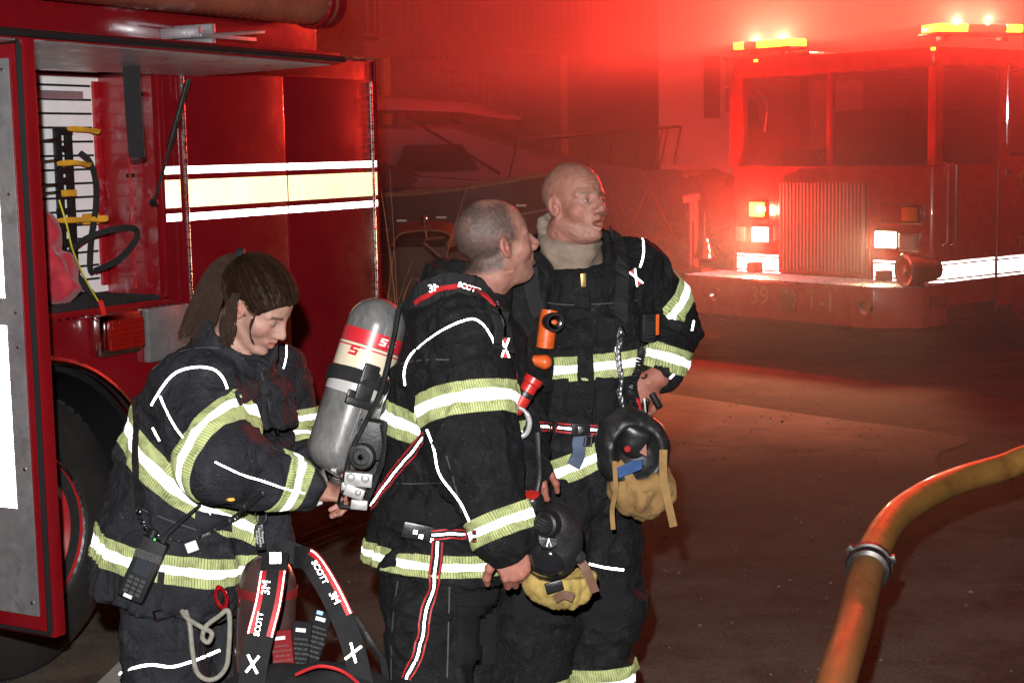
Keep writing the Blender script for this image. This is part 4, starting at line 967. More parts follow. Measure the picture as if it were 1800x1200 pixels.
# bumper
bp = MB(); o = [(-.62,.14),(-.62,W2-.06),(-.40,W2+.14),(-.0,W2+.14),(-.0,-.14),(-.34,-.14)]
bp.prism(o, Matrix.Identity(4), .32, .645); bmp = bp.build('bumper', M_RED2, engine, bevel=.02)
tp = MB(); tp.prism([(-.60,.15),(-.60,W2-.07),(-.39,W2+.12),(-.01,W2+.12),(-.01,-.12),(-.335,-.12)], Matrix.Identity(4), .6455, .655)
rg = random.Random(2)
for i in range(10):
    for j in range(70):
        x, y = -.585+i*.056, .0+j*.0325+(.016 if i % 2 else 0)
        if y > W2+.02: continue
        tp.box((-.017,-.004,0),(.017,.004,.004), Matrix.Translation((x,y,.655)) @ Matrix.Rotation(R_(45 if (i+j) % 2 else -45), 4, 'Z'))
tp.build('tread_plate', M_TREAD, bmp)
def onb(u, v, x=-.622): return EF(u, v, x)
FR = Matrix(((0,0,-1,0),(-1,0,0,0),(0,1,0,0),(0,0,0,1)))     # text plane facing local -x
def bump_text(s, u, v, size, mt=M_GOLDL): c = onb(u, v); text(s, size, Matrix.Translation((-.622,c.y,c.z)) @ FR, mt, bmp, ext=.002)
bump_text('39', 1335, 521, .22); bump_text('T-1', 1442, 530, .22)
c = onb(1386, 528); MB().box((-.632,c.y-.085,c.z-.10),(-.624,c.y+.085,c.z+.10)).build('badge_plate', M_STEEL, bmp, bevel=.004)
MB().lathe([(0,.012),(.05,.01),(.055,0),(.06,.0)], frame(Vector((-.632,c.y,c.z)), (-1,0,0)), 20).build('badge', mat('dark bronze emblem', (.12,.08,.05), .4, metal=.6), bmp)
for u, v in ((1261,517),(1524,540)):
    c = onb(u, v); MB().lathe([(.0,.005),(.035,.008),(.05,.022),(.058,.03),(.062,.02),(.062,0)], frame(Vector((-.624,c.y,c.z)), (-1,0,0)), 24).build('bumper_lamp', M_CHROME, bmp)
bt = MB()
for u, v in ((1302,510),(1302,531),(1478,525),(1478,548)): c = onb(u, v); bt.lathe([(0,.006),(.009,.004),(.01,0)], frame(Vector((-.623,c.y,c.z)), (-1,0,0)), 8)
bt.build('bolts', M_CHROME, bmp)
MB().box((-.25,-.155,.47),(-.05,-.141,.57)).build('side_marker', M_LENSR, bmp, bevel=.006)
# siren on the bumper
sc = EF(1604, 474, -.42); sc = Vector((-.40, sc.y, .655+.135)); Ms = frame(sc, Vector((-1,.35,0)))
sr = MB().lathe([(0,.10),(.035,.105),(.05,.085),(.10,.09),(.128,.10),(.136,.085),(.130,.04),(.125,-.02),(.11,-.06),(.095,-.16),(.07,-.22),(.03,-.25),(0,-.25)], Ms, 32).build('siren', M_CHROME, engine)
MB().lathe([(.04,.092),(.125,.088),(.125,.080),(.04,.080)], Ms, 32).build('siren_intake', mat('siren red enamel', (.35,.01,.01), .25, coat=.6), sr)
MB().box((sc.x-.05,sc.y-.05,.657),(sc.x+.08,sc.y+.05,.70)).build('siren_foot', M_STEEL, sr, bevel=.01)
# chrome bell and intake on the far end of the bumper
bc = EF(1238, 430, -.3)
be = MB().lathe([(0,.10),(.03,.095),(.055,.06),(.065,.0),(.085,-.07),(.11,-.10),(.105,-.10)], frame(Vector((-.3,bc.y,bc.z-.02)), (0,0,1)), 28).build('bell', M_CHROME, engine)
MB().tube([(-.3,bc.y,bc.z+.08),(-.3,bc.y,bc.z+.30)], .016, 8).tube([(-.3,bc.y+.14,.655),(-.3,bc.y+.14,bc.z+.2)], .014, 8).box((-.36,bc.y-.02,.656),(-.24,bc.y+.16,.70)).build('bell_stand', M_CHROME, be)
# letters on the doors
FS = Matrix(((1,0,0,0),(0,0,-1,0),(0,1,0,0),(0,0,0,1)))
c = ES(1792, 320); text('TOWN', .17, Matrix.Translation((c.x-.05,-.018,c.z-.01)) @ Matrix.Rotation(R_(-20), 4, 'Y') @ FS, M_GOLDL, dr, align='LEFT')
c = ES(1792, 425); text('TOWN', .13, Matrix.Translation((c.x-.05,-.018,c.z)) @ FS, M_GOLDL, dr, align='LEFT')
# mirror arm, wipers
mr = MB().tube([EF(1345,230,-.05), EF(1349,195,-.18), EF(1343,168,-.2), EF(1332,162,-.1)], .014, 8).build('mirror_arm', M_BLKP, engine)
MB().box((-.02,0,0),(.02,.09,.24), Matrix.Translation(EF(1330,222,-.16))).build('mirror', M_BLKP, mr, bevel=.01)
for u0, v0, u1, v1 in ((1433,228,1433,145),(1440,282,1449,268)): MB().tube([EF(u0,v0,.03), EF(u1,v1,.035)], .008, 6).build('wiper', M_CHROME, engine)
MB().box((.35,.3,1.0),(1.2,W2-.3,1.75)).box((1.2,.2,1.2),(1.35,1.0,2.1)).box((1.2,1.25,1.2),(1.35,2.05,2.1)).build('seats', mat('dark seat vinyl', (.08,.05,.05), .6), engine, bevel=.05)
# wheels
for y in (.02, W2-.32):
    for x in (1.45, 6.2):
        Mw = frame(Vector((x, y+.02 if y < 1 else y+.30, .5)), (0,-1 if y < 1 else 1,0))
        w_ = MB().lathe([(.28,-.28),(.44,-.28),(.5,-.22),(.5,-.05),(.44,.0),(.29,.0)], Mw, 40).build('wheel', M_TYRE, engine)
        MB().lathe([(.29,.0),(.27,-.05),(.15,-.08),(.1,-.02),(0,-.02)], Mw, 30).build('rim', M_RIM, w_)
ax_ = MB().box((.9,.3,.42),(7.5,W2-.3,.449)); ax_.build('chassis', M_DARK, engine)
# roof light bars
M_AMB = lamp_m('beacon glow', (1.0,.21,.008), 24); M_LBR = mat('red beacon lens', (.5,.03,.02), .15, coat=.5, emit=(1,.06,.02), es=1.2)
def lightbar(p0, p1, lit, label=None):
    p0, p1 = Vector(p0), Vector(p1); d = (p1-p0); L = d.length; ang = math.atan2(d.y, d.x)
    M = Matrix.Translation(p0) @ Matrix.Rotation(ang, 4, 'Z')
    base = MB().box((-.02,-.13,-.055),(L+.02,.13,-.03), M).box((.1,-.05,-.10),(.16,.05,-.055), M).box((L-.16,-.05,-.10),(L-.1,.05,-.055), M).build('light_bar', M_BLKP, engine, bevel=.006)
    x = 0
    for f, on in lit:
        MB().box((x*L+.004,-.12,-.029),((x+f)*L-.004,.12,.035), M).build('beacon_lens', M_AMB if on else M_LBR, base, bevel=.012); x += f
    return M, L
r0 = EF(1403,75,.12); r1 = EF(1304,80,.12); lightbar((.12,r0.y,r0.z),(.12,r1.y,r1.z), ((.34,1),(.24,1),(.24,0),(.18,1)))
q0, q1 = EWI @ P(1634,51,13.05), EWI @ P(1783,45,13.35); lightbar(q0, q1, ((.35,1),(.46,0),(.19,1)))
MB().box((-.02,r0.y-.25,2.56),(.3,r1.y+.1,2.585)).build('bar_mount', M_STEEL, engine, bevel=.004)
for u, v in ((1328,107),(1640,86)):
    c = EF(u, v, -.01); MB().box((-.012,c.y-.022,c.z-.013),(-.001,c.y+.022,c.z+.013)).build('clearance_light', lamp_m('clearance lamp glow', (1.,.22,.02), 12), engine, bevel=.004)
MB().box((-.004,.9,2.30),(.0,.95,2.33)).build('roof_marker', M_CHROME, engine)
BEACONS = [EW @ Vector((.12,r0.y*.5+r1.y*.5,r0.z)), EW @ (q0*.5+q1*.5)]
HEADL = [EW @ (c+Vector((-.08,0,0))) for c in hl]; REDL = EW @ (rl+Vector((-.1,0,0)))

LBD = (EW.to_3x3() @ (q1-q0)).normalized()*.16
# ================================================================= SETTING
def gz(x, y):
    d = y-(16.5+max(0, x-.5)*1.25)
    t = min(1, max(0, d/11)); return 1.35*t*t*(3-2*t)
def ground_mat():
    m = bpy.data.materials.new('asphalt'); m.use_nodes = True; t = NT(m); b = t.n['Principled BSDF']; tc = t.new('ShaderNodeTexCoord').outputs['Object']
    n1 = t.noise(tc, .55, 8, .65, .6); n2 = t.noise(tc, 75, 5, .8); n3 = t.noise(tc, 1.6, 7, .75, .3)
    c = t.ramp(n1, [(.3,(.075,.064,.050)),(.55,(.115,.100,.078)),(.75,(.17,.148,.115))])
    c = t.mix(t.ramp(n2, [(.44, 0.), (.66, .75)]), c, (.22,.19,.155)); wet = t.ramp(n3, [(.36, 1.), (.56, .0)])
    c = t.mix(t.math('MULTIPLY', wet, .7), c, (.016,.013,.012))
    # the loose sand and soil beyond the road edge
    t.link(c, b.inputs['Base Color'])
    mr = t.new('ShaderNodeMapRange'); t.link(wet, mr.inputs[0]); mr.inputs[3].default_value = .97; mr.inputs[4].default_value = .85; t.link(mr.outputs[0], b.inputs['Roughness']); b.inputs['Specular IOR Level'].default_value = .12
    bp = t.new('ShaderNodeBump'); bp.inputs['Strength'].default_value = .7; bp.inputs['Distance'].default_value = .02; t.link(t.noise(tc, 120, 4, .8), bp.inputs['Height']); t.link(bp.outputs[0], b.inputs['Normal'])
    return m
b = MB(); xs = [-40+i*1.6 for i in range(51)]; ys = [-6+i*1.2 for i in range(66)]
vs = [(x, y, gz(x, y)+.0) for y in ys for x in xs]; nx = len(xs)
b.add(vs, [(j*nx+i, j*nx+i+1, (j+1)*nx+i+1, (j+1)*nx+i) for j in range(len(ys)-1) for i in range(nx-1)])
g = b.build('ground', ground_mat()); tag(g, 'dark wet asphalt ground', kind='structure')
far = MB(); far.add([(-900,-300,-.05),(900,-300,-.05),(900,900,-.05),(-900,900,-.05)], [(0,1,2,3)]); o = far.build('terrain', mat('dark earth', (.03,.022,.016), .95)); tag(o, 'dark ground reaching out to the horizon', kind='structure')
# pale sheet: a pool of warm light put into the ground colour
def G(u, v): r = ray(u, v); t = -CAMZ/r.z; p = CAM+r*t; return (p.x, p.y)
def poly_ground(px, z): return [(*G(u, v), z) for u, v in px]
m_ = bpy.data.materials.new('painted light pool'); m_.use_nodes = True; t = NT(m_); bs = t.n['Principled BSDF']; tc = t.new('ShaderNodeTexCoord').outputs['Object']
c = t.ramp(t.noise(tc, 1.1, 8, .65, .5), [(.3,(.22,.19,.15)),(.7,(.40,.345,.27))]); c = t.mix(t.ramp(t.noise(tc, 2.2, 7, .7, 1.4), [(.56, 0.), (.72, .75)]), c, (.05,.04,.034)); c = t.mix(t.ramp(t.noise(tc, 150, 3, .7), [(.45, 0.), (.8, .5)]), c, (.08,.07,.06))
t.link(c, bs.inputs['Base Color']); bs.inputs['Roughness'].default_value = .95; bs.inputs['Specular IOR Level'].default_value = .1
sx_ = t.new('ShaderNodeSeparateXYZ'); t.link(tc, sx_.inputs[0]); mrf = t.new('ShaderNodeMapRange'); t.link(t.math('ADD', sx_.outputs[1], t.math('MULTIPLY', t.noise(tc, .9, 5, .6), 2.0)), mrf.inputs[0]); mrf.inputs[1].default_value = 8.6; mrf.inputs[2].default_value = 11.0; mrg = t.new('ShaderNodeMapRange'); t.link(t.math('ADD', sx_.outputs[0], t.math('MULTIPLY', t.noise(tc, 1.3, 5, .6), .8)), mrg.inputs[0]); mrg.inputs[1].default_value = 4.1; mrg.inputs[2].default_value = 2.5; t.link(t.math('MULTIPLY', mrf.outputs[0], mrg.outputs[0]), bs.inputs['Alpha'])  # alpha fades the painted light out towards the viewer and the right
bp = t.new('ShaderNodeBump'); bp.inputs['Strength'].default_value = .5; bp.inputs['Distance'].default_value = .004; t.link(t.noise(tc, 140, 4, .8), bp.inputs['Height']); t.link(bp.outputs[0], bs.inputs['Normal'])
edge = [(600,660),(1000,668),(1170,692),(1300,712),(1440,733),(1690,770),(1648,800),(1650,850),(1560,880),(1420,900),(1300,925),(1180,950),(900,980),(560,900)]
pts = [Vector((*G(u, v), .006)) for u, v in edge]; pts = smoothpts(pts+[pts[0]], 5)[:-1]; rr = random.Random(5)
o = MB().add(pts, [tuple(range(len(pts)))]).build('light_pool', m_, smooth=False); tag(o, 'paler patch on the driveway, painted as a pool of warm light', kind='structure')
# sky
sk = MB().lathe([(600*math.cos(R_(a)), 600*math.sin(R_(a))) for a in range(-4, 91, 6)], Matrix.Identity(4), 32).build('sky', mat('night sky', (.004,.003,.004), 1, var=.1)); tag(sk, 'black night sky', kind='structure')

# ---------------------------------------------------------------- house, wall facing us
M_SID = mat('pale vinyl siding', (.80,.76,.74), .6, var=.08, vs=1.5); M_SIDD = mat('brown shingle siding', (.16,.12,.10), .8, var=.2, vs=3)
M_TRIM = mat('white painted trim', (.72,.70,.68), .5, var=.05); M_SHUT = mat('dark shutter paint', (.03,.02,.02), .6)
hy = 25.0; hb = P(1170, 285, hy)
H0 = Vector((hb.x, hb.y, 1.35)); house = thing('house', H0, 'pale sided two storey house wall behind the smoke, with one dark shuttered window', 'house')
def HL(u, v, y=0): r = ray(u, v); t = (H0.y+y-CAM.y)/r.y; return CAM+r*t-H0
wb = MB().box((0,.02,-.3),(16,8,7.5)); wb.build('wall', M_SIDD, house)
sb = MB()
for k in range(56): z = -.05+k*.13; sb.add([(0,-.012,z),(16,-.012,z),(16,.019,z+.129),(0,.019,z+.129),(0,.0195,z),(16,.0195,z)], [(0,1,2,3),(0,4,5,1),(0,3,4),(1,5,2)])
sb.build('siding', M_SID, house, smooth=False)
MB().box((-.10,-.03,-.2),(.0,.12,7.4)).build('corner_board', M_TRIM, house)
a, e = HL(1268, 102), HL(1330, 203)
wn = MB().box((a.x,-.05,e.z),(a.x+.95,-.02,e.z+.05)).box((a.x,-.05,a.z-.05),(a.x+.95,-.02,a.z)).box((a.x,-.05,e.z+.051),(a.x+.05,-.02,a.z-.051)).box((a.x+.90,-.05,e.z+.051),(a.x+.95,-.02,a.z-.051)).box((a.x+.051,-.048,(a.z+e.z)/2-.02),(a.x+.899,-.02,(a.z+e.z)/2+.02)).build('window', M_TRIM, house)
MB().box((a.x+.051,-.03,e.z+.051),(a.x+.899,-.022,a.z-.051)).build('pane', mat('curtained glass', (.20,.17,.17), .15, spec=.6), wn, smooth=False)
for x in (a.x-.28, a.x+.98):
    s_ = MB().box((x,-.055,e.z-.03),(x+.25,-.025,a.z+.03))
    for k in range(18): s_.box((x+.03,-.062,e.z+.05+k*(a.z-e.z-.1)/18),(x+.22,-.0555,e.z+.075+k*(a.z-e.z-.1)/18))
    s_.build('shutter', M_SHUT, house)
MB().box((0,-.03,-1.2),(16,.01,-.06)).build('foundation', mat('grey foundation', (.25,.23,.22), .9), house)
# deck with railing and stairs left of the house
D0 = Vector((P(880, 285, 27).x, P(880, 285, 27).y, 1.3)); deck = thing('deck', D0, 'raised wooden deck with slatted railing, post and stairs left of the pale house', 'deck')
M_WOOD = mat('weathered deck wood', (.10,.07,.05), .8, var=.25, vs=4); M_WOODP = mat('pale deck post', (.30,.20,.10), .7, var=.15)
def DL(u, v): r = ray(u, v); t = (D0.y-CAM.y)/r.y; return CAM+r*t-D0
l, rgt, zt, zb = DL(640, 60), DL(1165, 60), DL(1000, 66), DL(1000, 96)
MB().box((l.x,-.05,zb.z),(rgt.x,.0,zt.z)).build('fascia', M_WOOD, deck)
MB().box((l.x,.001,zt.z-.06),(rgt.x,3.2,zt.z)).build('floor', M_WOOD, deck)
rl_ = MB(); rl_.box((l.x,-.03,zt.z+.95),(rgt.x,.03,zt.z+1.0)); rl_.box((l.x,-.02,zt.z+.08),(rgt.x,.02,zt.z+.12))
x = l.x+.05
while x < rgt.x: rl_.box((x,-.018,zt.z+.121),(x+.035,.018,zt.z+.949)); x += .125
rl_.build('railing', M_WOOD, deck)
p0 = DL(992, 150)
MB().box((p0.x-.06,.05,-.2),(p0.x+.06,.17,zb.z+.02)).build('post', M_WOODP, deck)
MB().box((l.x+.3,.05,-.2),(l.x+.42,.17,zb.z+.02)).build('post', M_WOODP, deck)
MB().box((l.x,3.25,-.4),(rgt.x+.05,3.4,6.5)).build('back_wall', M_SIDD, deck)
sx0, sx1 = DL(760, 100), DL(915, 205); stb = MB(); n = 9
for k in range(n):
    x = sx0.x+(sx1.x-sx0.x)*k/n; z = zb.z+(0-zb.z)*k/n
    stb.box((x,-1.15,z-.05),(x+.26,-.20,z))
stb.build('stairs', M_WOOD, deck)
sr_ = MB(); A0, A1 = Vector((sx0.x,-1.2,zb.z+.85)), Vector((sx1.x,-1.2,.85)); sr_.tube([A0, A1], .03, 6)
for k in range(13): p = A0.lerp(A1, (k+.2)/13); sr_.box((p.x-.016,-1.216,p.z-.85),(p.x+.016,-1.184,p.z-.03))
sr_.build('stair_railing', M_WOOD, deck)
for i, (u, v, dd, r, lab) in enumerate(((1232,268,23.6,.5,'rounded dark shrub at the foot of the pale house wall'),(1268,268,23.0,.7,'large rounded shrub beside the fire engine cab'))):
    c = P(u, v, dd); V, F = sdf_mesh([Ell((c.x,c.y,gz(c.x,c.y)+r*.7), (r,r*.8,r*.85), None, .1)], .09)
    N_ = vnormals(V, F); V = V+N_*(.16*fbm(V, 4, 3, i))[:,None]; c0 = Vector((c.x, c.y, gz(c.x, c.y)))
    o = np_obj('shrub', V-np3(c0), F, mat('shrub leaves', (.06,.045,.035), .8, var=.4, vs=9, bump=1, bs=30), None, smooth=False); o.location = c0; tag(o, lab, 'shrub')

# ---------------------------------------------------------------- boats
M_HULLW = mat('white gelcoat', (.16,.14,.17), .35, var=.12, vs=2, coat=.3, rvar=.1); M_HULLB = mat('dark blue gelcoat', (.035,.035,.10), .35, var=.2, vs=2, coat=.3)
M_SMOKE = mat('tinted cabin window', (.01,.01,.012), .12, var=.1, spec=.5); M_HULLD = mat('dark brown hull', (.045,.025,.02), .6, var=.3, vs=3); M_CANV = mat('dark boat canvas', (.03,.028,.035), .8, var=.25, vs=4)
def hull(L, B, D, sheer, mt, parent, n=18, name='hull', deck=None, z0=0):
    """bow at +x"""
    V, F, mi = [], [], []
    for i in range(n+1):
        t = i/n; x = -L/2+L*t; w = B/2*(1-max(0,(t-.45)/.55)**2.4)*(.92+.08*min(1,t*4)); k = z0+max(0,(t-.7)/.3)**2*D*.55; s_ = z0+D+sheer*t*t
        w = max(w, .02)
        V += [(x,-w,s_),(x,-w*.96,s_-.12),(x,-w*.86,k+(s_-k)*.42),(x,-w*.45*(1-t*.4),k+.05),(x,0,k),(x,w*.45*(1-t*.4),k+.05),(x,w*.86,k+(s_-k)*.42),(x,w*.96,s_-.12),(x,w,s_)]
    for i in range(n):
        for j in range(8): F.append((i*9+j, i*9+j+1, (i+1)*9+j+1, (i+1)*9+j))
    F.append(tuple(range(9))); h_ = MB().add(V, F).build(name, mt, parent)
    dv = []; df = []
    for i in range(n+1): a = V[i*9]; c = V[i*9+8]; dv += [(a[0],a[1]*.985,a[2]-.004),(c[0],c[1]*.985,c[2]-.004)]
    for i in range(n): df.append((2*i,2*i+1,2*i+3,2*i+2))
    return h_, V, (dv, df)
def boat(name, label, P0, yaw, group=None): return thing(name, P0, label, 'boat', group, R_(yaw))
c = P(800, 300, 18.8); bt_ = boat('cabin_cruiser', 'white cabin cruiser with dark windows and bow rail standing behind the two men', Vector((c.x, c.y, gz(c.x,c.y))), -14)
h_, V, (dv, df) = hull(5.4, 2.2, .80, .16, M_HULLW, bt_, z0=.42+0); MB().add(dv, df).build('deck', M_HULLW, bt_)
top = 1.20
def cabin(secs, mt, parent, name, nseg=1):
    """secs: (x, halfwidth bottom, halfwidth top, z bottom, z top)"""
    V, F = [], []
    for x, wb_, wt, zb_, zt_ in secs: V += [(x,-wb_,zb_),(x,-wt,zt_-.05),(x,-wt*.8,zt_),(x,wt*.8,zt_),(x,wt,zt_-.05),(x,wb_,zb_)]
    for i in range(len(secs)-1):
        for j in range(5): F.append((i*6+j, i*6+j+1, (i+1)*6+j+1, (i+1)*6+j))
    F += [tuple(range(6)), tuple(len(V)-6+k for k in range(6))[::-1]]
    return MB().add(V, F).build(name, mt, parent)
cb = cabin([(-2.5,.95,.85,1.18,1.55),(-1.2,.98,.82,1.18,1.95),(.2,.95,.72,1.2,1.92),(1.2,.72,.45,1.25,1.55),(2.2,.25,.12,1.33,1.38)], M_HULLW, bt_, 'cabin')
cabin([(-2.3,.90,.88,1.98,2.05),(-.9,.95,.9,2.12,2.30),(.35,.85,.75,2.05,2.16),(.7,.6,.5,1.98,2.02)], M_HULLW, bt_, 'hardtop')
for s in (1,-1):
    q = MB()
    for x0, x1, za, zb_ in ((-1.7,-.75,1.42,1.74),(-.45,.55,1.40,1.70)):
        yy = .965*s; q.add([(x0,yy*.97,za),(x1,yy*.97,za),(x1-.22,yy*.88,zb_),(x0+.12,yy*.90,zb_),(x0,yy*.95,za),(x1,yy*.95,za),(x1-.22,yy*.86,zb_),(x0+.12,yy*.88,zb_)], [(0,1,2,3),(4,7,6,5),(0,4,5,1),(1,5,6,2),(2,6,7,3),(3,7,4,0)])
    q.build('side_window', M_SMOKE, cb)
    MB().tube([(-.3,.9*s,2.02),(.35,.88*s,1.62),(.75,.8*s,1.36)], .02, 6).tube([(-2.2,.9*s,2.0),(-2.0,.92*s,1.3)], .02, 6).tube([(-1.0,.9*s,2.1),(-1.15,.92*s,1.5)], .02, 6).build('strut', M_SMOKE, bt_)
rb_ = MB(); rr_ = [(1.0,-.95,1.75),(1.8,-.62,1.80),(2.5,-.2,1.84),(2.68,0,1.85),(2.5,.2,1.84),(1.8,.62,1.80),(1.0,.95,1.75)]
rb_.tube(smoothpts(rr_, 4), .014, 6)
for (x, y, z), t_ in zip(rr_[::1], range(7)): rb_.tube([(x,y,z),(x-.12,y*1.0,1.28)], .012, 6)
rb_.build('bow_rail', M_CHROME, bt_)
MB().box((2.5,-.06,1.36),(2.95,.06,1.42)).build('anchor_roller', M_CHROME, bt_)
MB().box((-2.2,-.7,.0),(1.6,-.6,.12)).box((-2.2,.6,.0),(1.6,.7,.12)).box((-1.6,-.5,.12),(-1.4,.5,.52)).box((.9,-.4,.12),(1.1,.4,.56)).build('cradle', M_WOOD, bt_)
c = P(745, 290, 14.5); mb_ = boat('motorboat', 'smaller motorboat with dark blue hull and low dark windscreen in front of the white cruiser', Vector((c.x-.25, c.y, gz(c.x,c.y))), -10)
h_, V, (dv, df) = hull(2.9, 1.7, .60, .06, M_HULLB, mb_, z0=.85-gz(c.x,c.y)); MB().add(dv, df).build('deck', M_HULLW, mb_)
zz = 1.47-gz(c.x,c.y); cabin([(-1.4,.75,.62,zz,zz+.24),(-.9,.72,.60,zz,zz+.33),(-.1,.62,.45,zz,zz+.20),(.25,.48,.30,zz+.01,zz+.08)], M_CANV, mb_, 'canopy')
cabin([(.2,.44,.28,zz,zz+.10),(.7,.34,.22,zz,zz+.06),(1.15,.12,.08,zz+.02,zz+.04)], M_HULLW, mb_, 'foredeck')
MB().box((-1.2,-.55,-.0),(1.0,-.45,.10)).box((-1.2,.45,-.0),(1.0,.55,.10)).box((-.9,-.4,.1),(-.75,.4,.9-gz(c.x,c.y))).box((.5,-.35,.1),(.65,.35,.95-gz(c.x,c.y))).build('cradle', M_WOOD, mb_)
c = P(840, 300, 12.6); sk_ = boat('open_skiff', 'dark open skiff with worn tan gunwale, lying in front of the motorboat', Vector((c.x-.05, c.y, gz(c.x,c.y))), -19)
zb0 = .95
h_, V, dk = hull(1.5, .9, .50, .16, M_HULLD, sk_, z0=zb0); 
for s in (0, 8):
    MB().tube([(V[i*9+s][0], V[i*9+s][1], V[i*9+s][2]+.01) for i in range(19)], .022, 6).build('gunwale', mat('worn tan wood', (.20,.10,.06), .6, var=.5, vs=14), sk_)
    MB().tube([(V[i*9+s][0], V[i*9+s][1]*1.01, V[i*9+s][2]-.26+.0*i) for i in range(19)], .012, 6).build('rub_rail', M_HULLW, sk_)
fl = MB().add([(x*.97, y*.9, z-.08) for x, y, z in dk[0]], dk[1]).build('floor', M_HULLD, sk_)
q = MB()
for i in (4, 8, 12, 15): x, y, z = V[i*9]; q.box((x-.04,y-.02,z-.20),(x+.04,y-.005,z-.185))
q.build('cleats', M_TRIM, sk_)
MB().box((-.6,-.3,.0),(.5,-.22,zb0+.1)).box((-.6,.22,.0),(.5,.3,zb0+.1)).build('cradle', M_WOOD, sk_)
# boat trailer with fender, lamp and winch post
c = P(750, 470, 10.5); tr_ = thing('boat_trailer', Vector((c.x, c.y, 0)), 'rusty boat trailer with curved mudguard, standing behind the reeds', 'trailer')
M_RUST = mat('rusty painted steel', (.16,.055,.025), .6, var=.4, vs=9)
def TRL(u, v): r = ray(u, v); t = (c.y-CAM.y)/r.y; return CAM+r*t-Vector((c.x, c.y, 0))
fp = [TRL(682,425), TRL(700,405), TRL(735,398), TRL(775,398), TRL(800,408), TRL(808,430)]
MB().tube(smoothpts(fp, 4), .1, flat=(.24,.012), up=[(0,-.2,1)]*21).build('mudguard', M_RUST, tr_)
Mt = frame(Vector(((TRL(745,470).x), .0, .48)), (0,-1,0)); w_ = MB().lathe([(.12,-.1),(.22,-.12),(.27,-.09),(.27,.04),(.22,.07),(.14,.05)], Mt, 28).build('wheel', M_TYRE, tr_); MB().lathe([(.14,.05),(.12,.02),(.05,.03),(0,.03)], Mt, 20).build('rim', M_RUST, w_)
MB().box((-.9,.15,.62),(.7,.22,.70)).box((-.9,-.2,.5),(-.82,.5,.56)).box((-.84,.3,.0),(-.78,.36,.5)).box((.5,.3,.0),(.56,.36,.62)).build('frame', M_RUST, tr_)
MB().tube([TRL(783,415)+Vector((0,-.15,0)), TRL(750,418)+Vector((0,-.15,0)), TRL(747,424)+Vector((0,-.15,0)), TRL(778,450)+Vector((0,-.15,0)), TRL(786,452)+Vector((0,-.15,0))], .010, 6).build('jack_handle', M_RUST, tr_)
lp_ = TRL(746,386); MB().lathe([(0,.03),(.02,.02),(.022,-.03),(.012,-.06),(.012,-.12)], frame(lp_, (0,-.3,1)), 12).build('side_lamp', M_CHROME, tr_)
# covered engine block / tarp
c = P(790, 380, 13.2); V, F = sdf_mesh([Ell((c.x,c.y,.55), (.55,.5,.62), None, .1), Ell((c.x-.1,c.y,1.0), (.42,.4,.28), None, .15)], .05)
N_ = vnormals(V, F); V = V+N_*(.06*fbm(V, 4, 3, 3))[:,None]; V[:,2] = np.maximum(V[:,2], .004); c0 = Vector((c.x, c.y, 0)); o = np_obj('covered_machine', V-np3(c0), F, mat('brown tarpaulin', (.10,.05,.03), .7, var=.3, vs=5), None); o.location = c0; tag(o, 'machine under a sagging brown tarpaulin below the dark skiff', 'tarp')
# brush pile between the men and the engine
M_STK = mat('dead branches', (.08,.05,.035), .8, var=.4, vs=9); b = MB(); rg = random.Random(11)
for k in range(240):
    p = P(rg.uniform(1060,1290), rg.uniform(335,450), rg.uniform(15.5,18)); z_ = gz(p.x, p.y)
    q = Vector((p.x, p.y, z_+rg.uniform(.0,.9))); d = Vector((rg.uniform(-1,1), rg.uniform(-.5,.5), rg.uniform(-.35,.9))).normalized(); L = rg.uniform(.25,.9)
    b.tube([q, q+d*L*.5+Vector((rg.uniform(-.05,.05),0,rg.uniform(-.04,.04))), q+d*L], [.010,.008,.003], 4)
o = b.build('brush_pile', M_STK); tag(o, 'tangled pile of dead branches and weeds on the bank', 'brush pile', kind='stuff')
p = P(1219, 400, 15.4); o = MB().tube([(0,0,-p.z+gz(p.x,p.y)),(0,0,.0),(.0,0,.26)], .05, 8).tube([(-.1,0,.27),(.06,0,.30)], .04, 8).build('standpipe', mat('grey painted pipe', (.30,.26,.25), .6)); o.location = p; tag(o, 'grey capped pipe standing in the brush left of the fire engine', 'pipe')
# dark tree belt that closes the view far behind
b = MB(); rg = random.Random(3)
for k in range(2600):
    a = rg.uniform(-.75,.75); D = rg.uniform(44,52); c = Vector((D*math.sin(a), D*math.cos(a), 1+rg.random()**1.2*11)); 
    n_ = Vector((rg.uniform(-1,1), rg.uniform(-1,0), rg.uniform(-.6,1))).normalized(); x_ = n_.orthogonal().normalized(); y_ = n_.cross(x_); s_ = rg.uniform(.3,.9)
    b.add([c+x_*s_, c+y_*s_*.6, c-x_*s_, c-y_*s_*.6], [(0,1,2,3)])
o = b.build('woodland', mat('dark woodland leaves', (.035,.035,.025), .9, var=.4, vs=.5), smooth=False); tag(o, 'far dark woodland behind the house', kind='stuff')
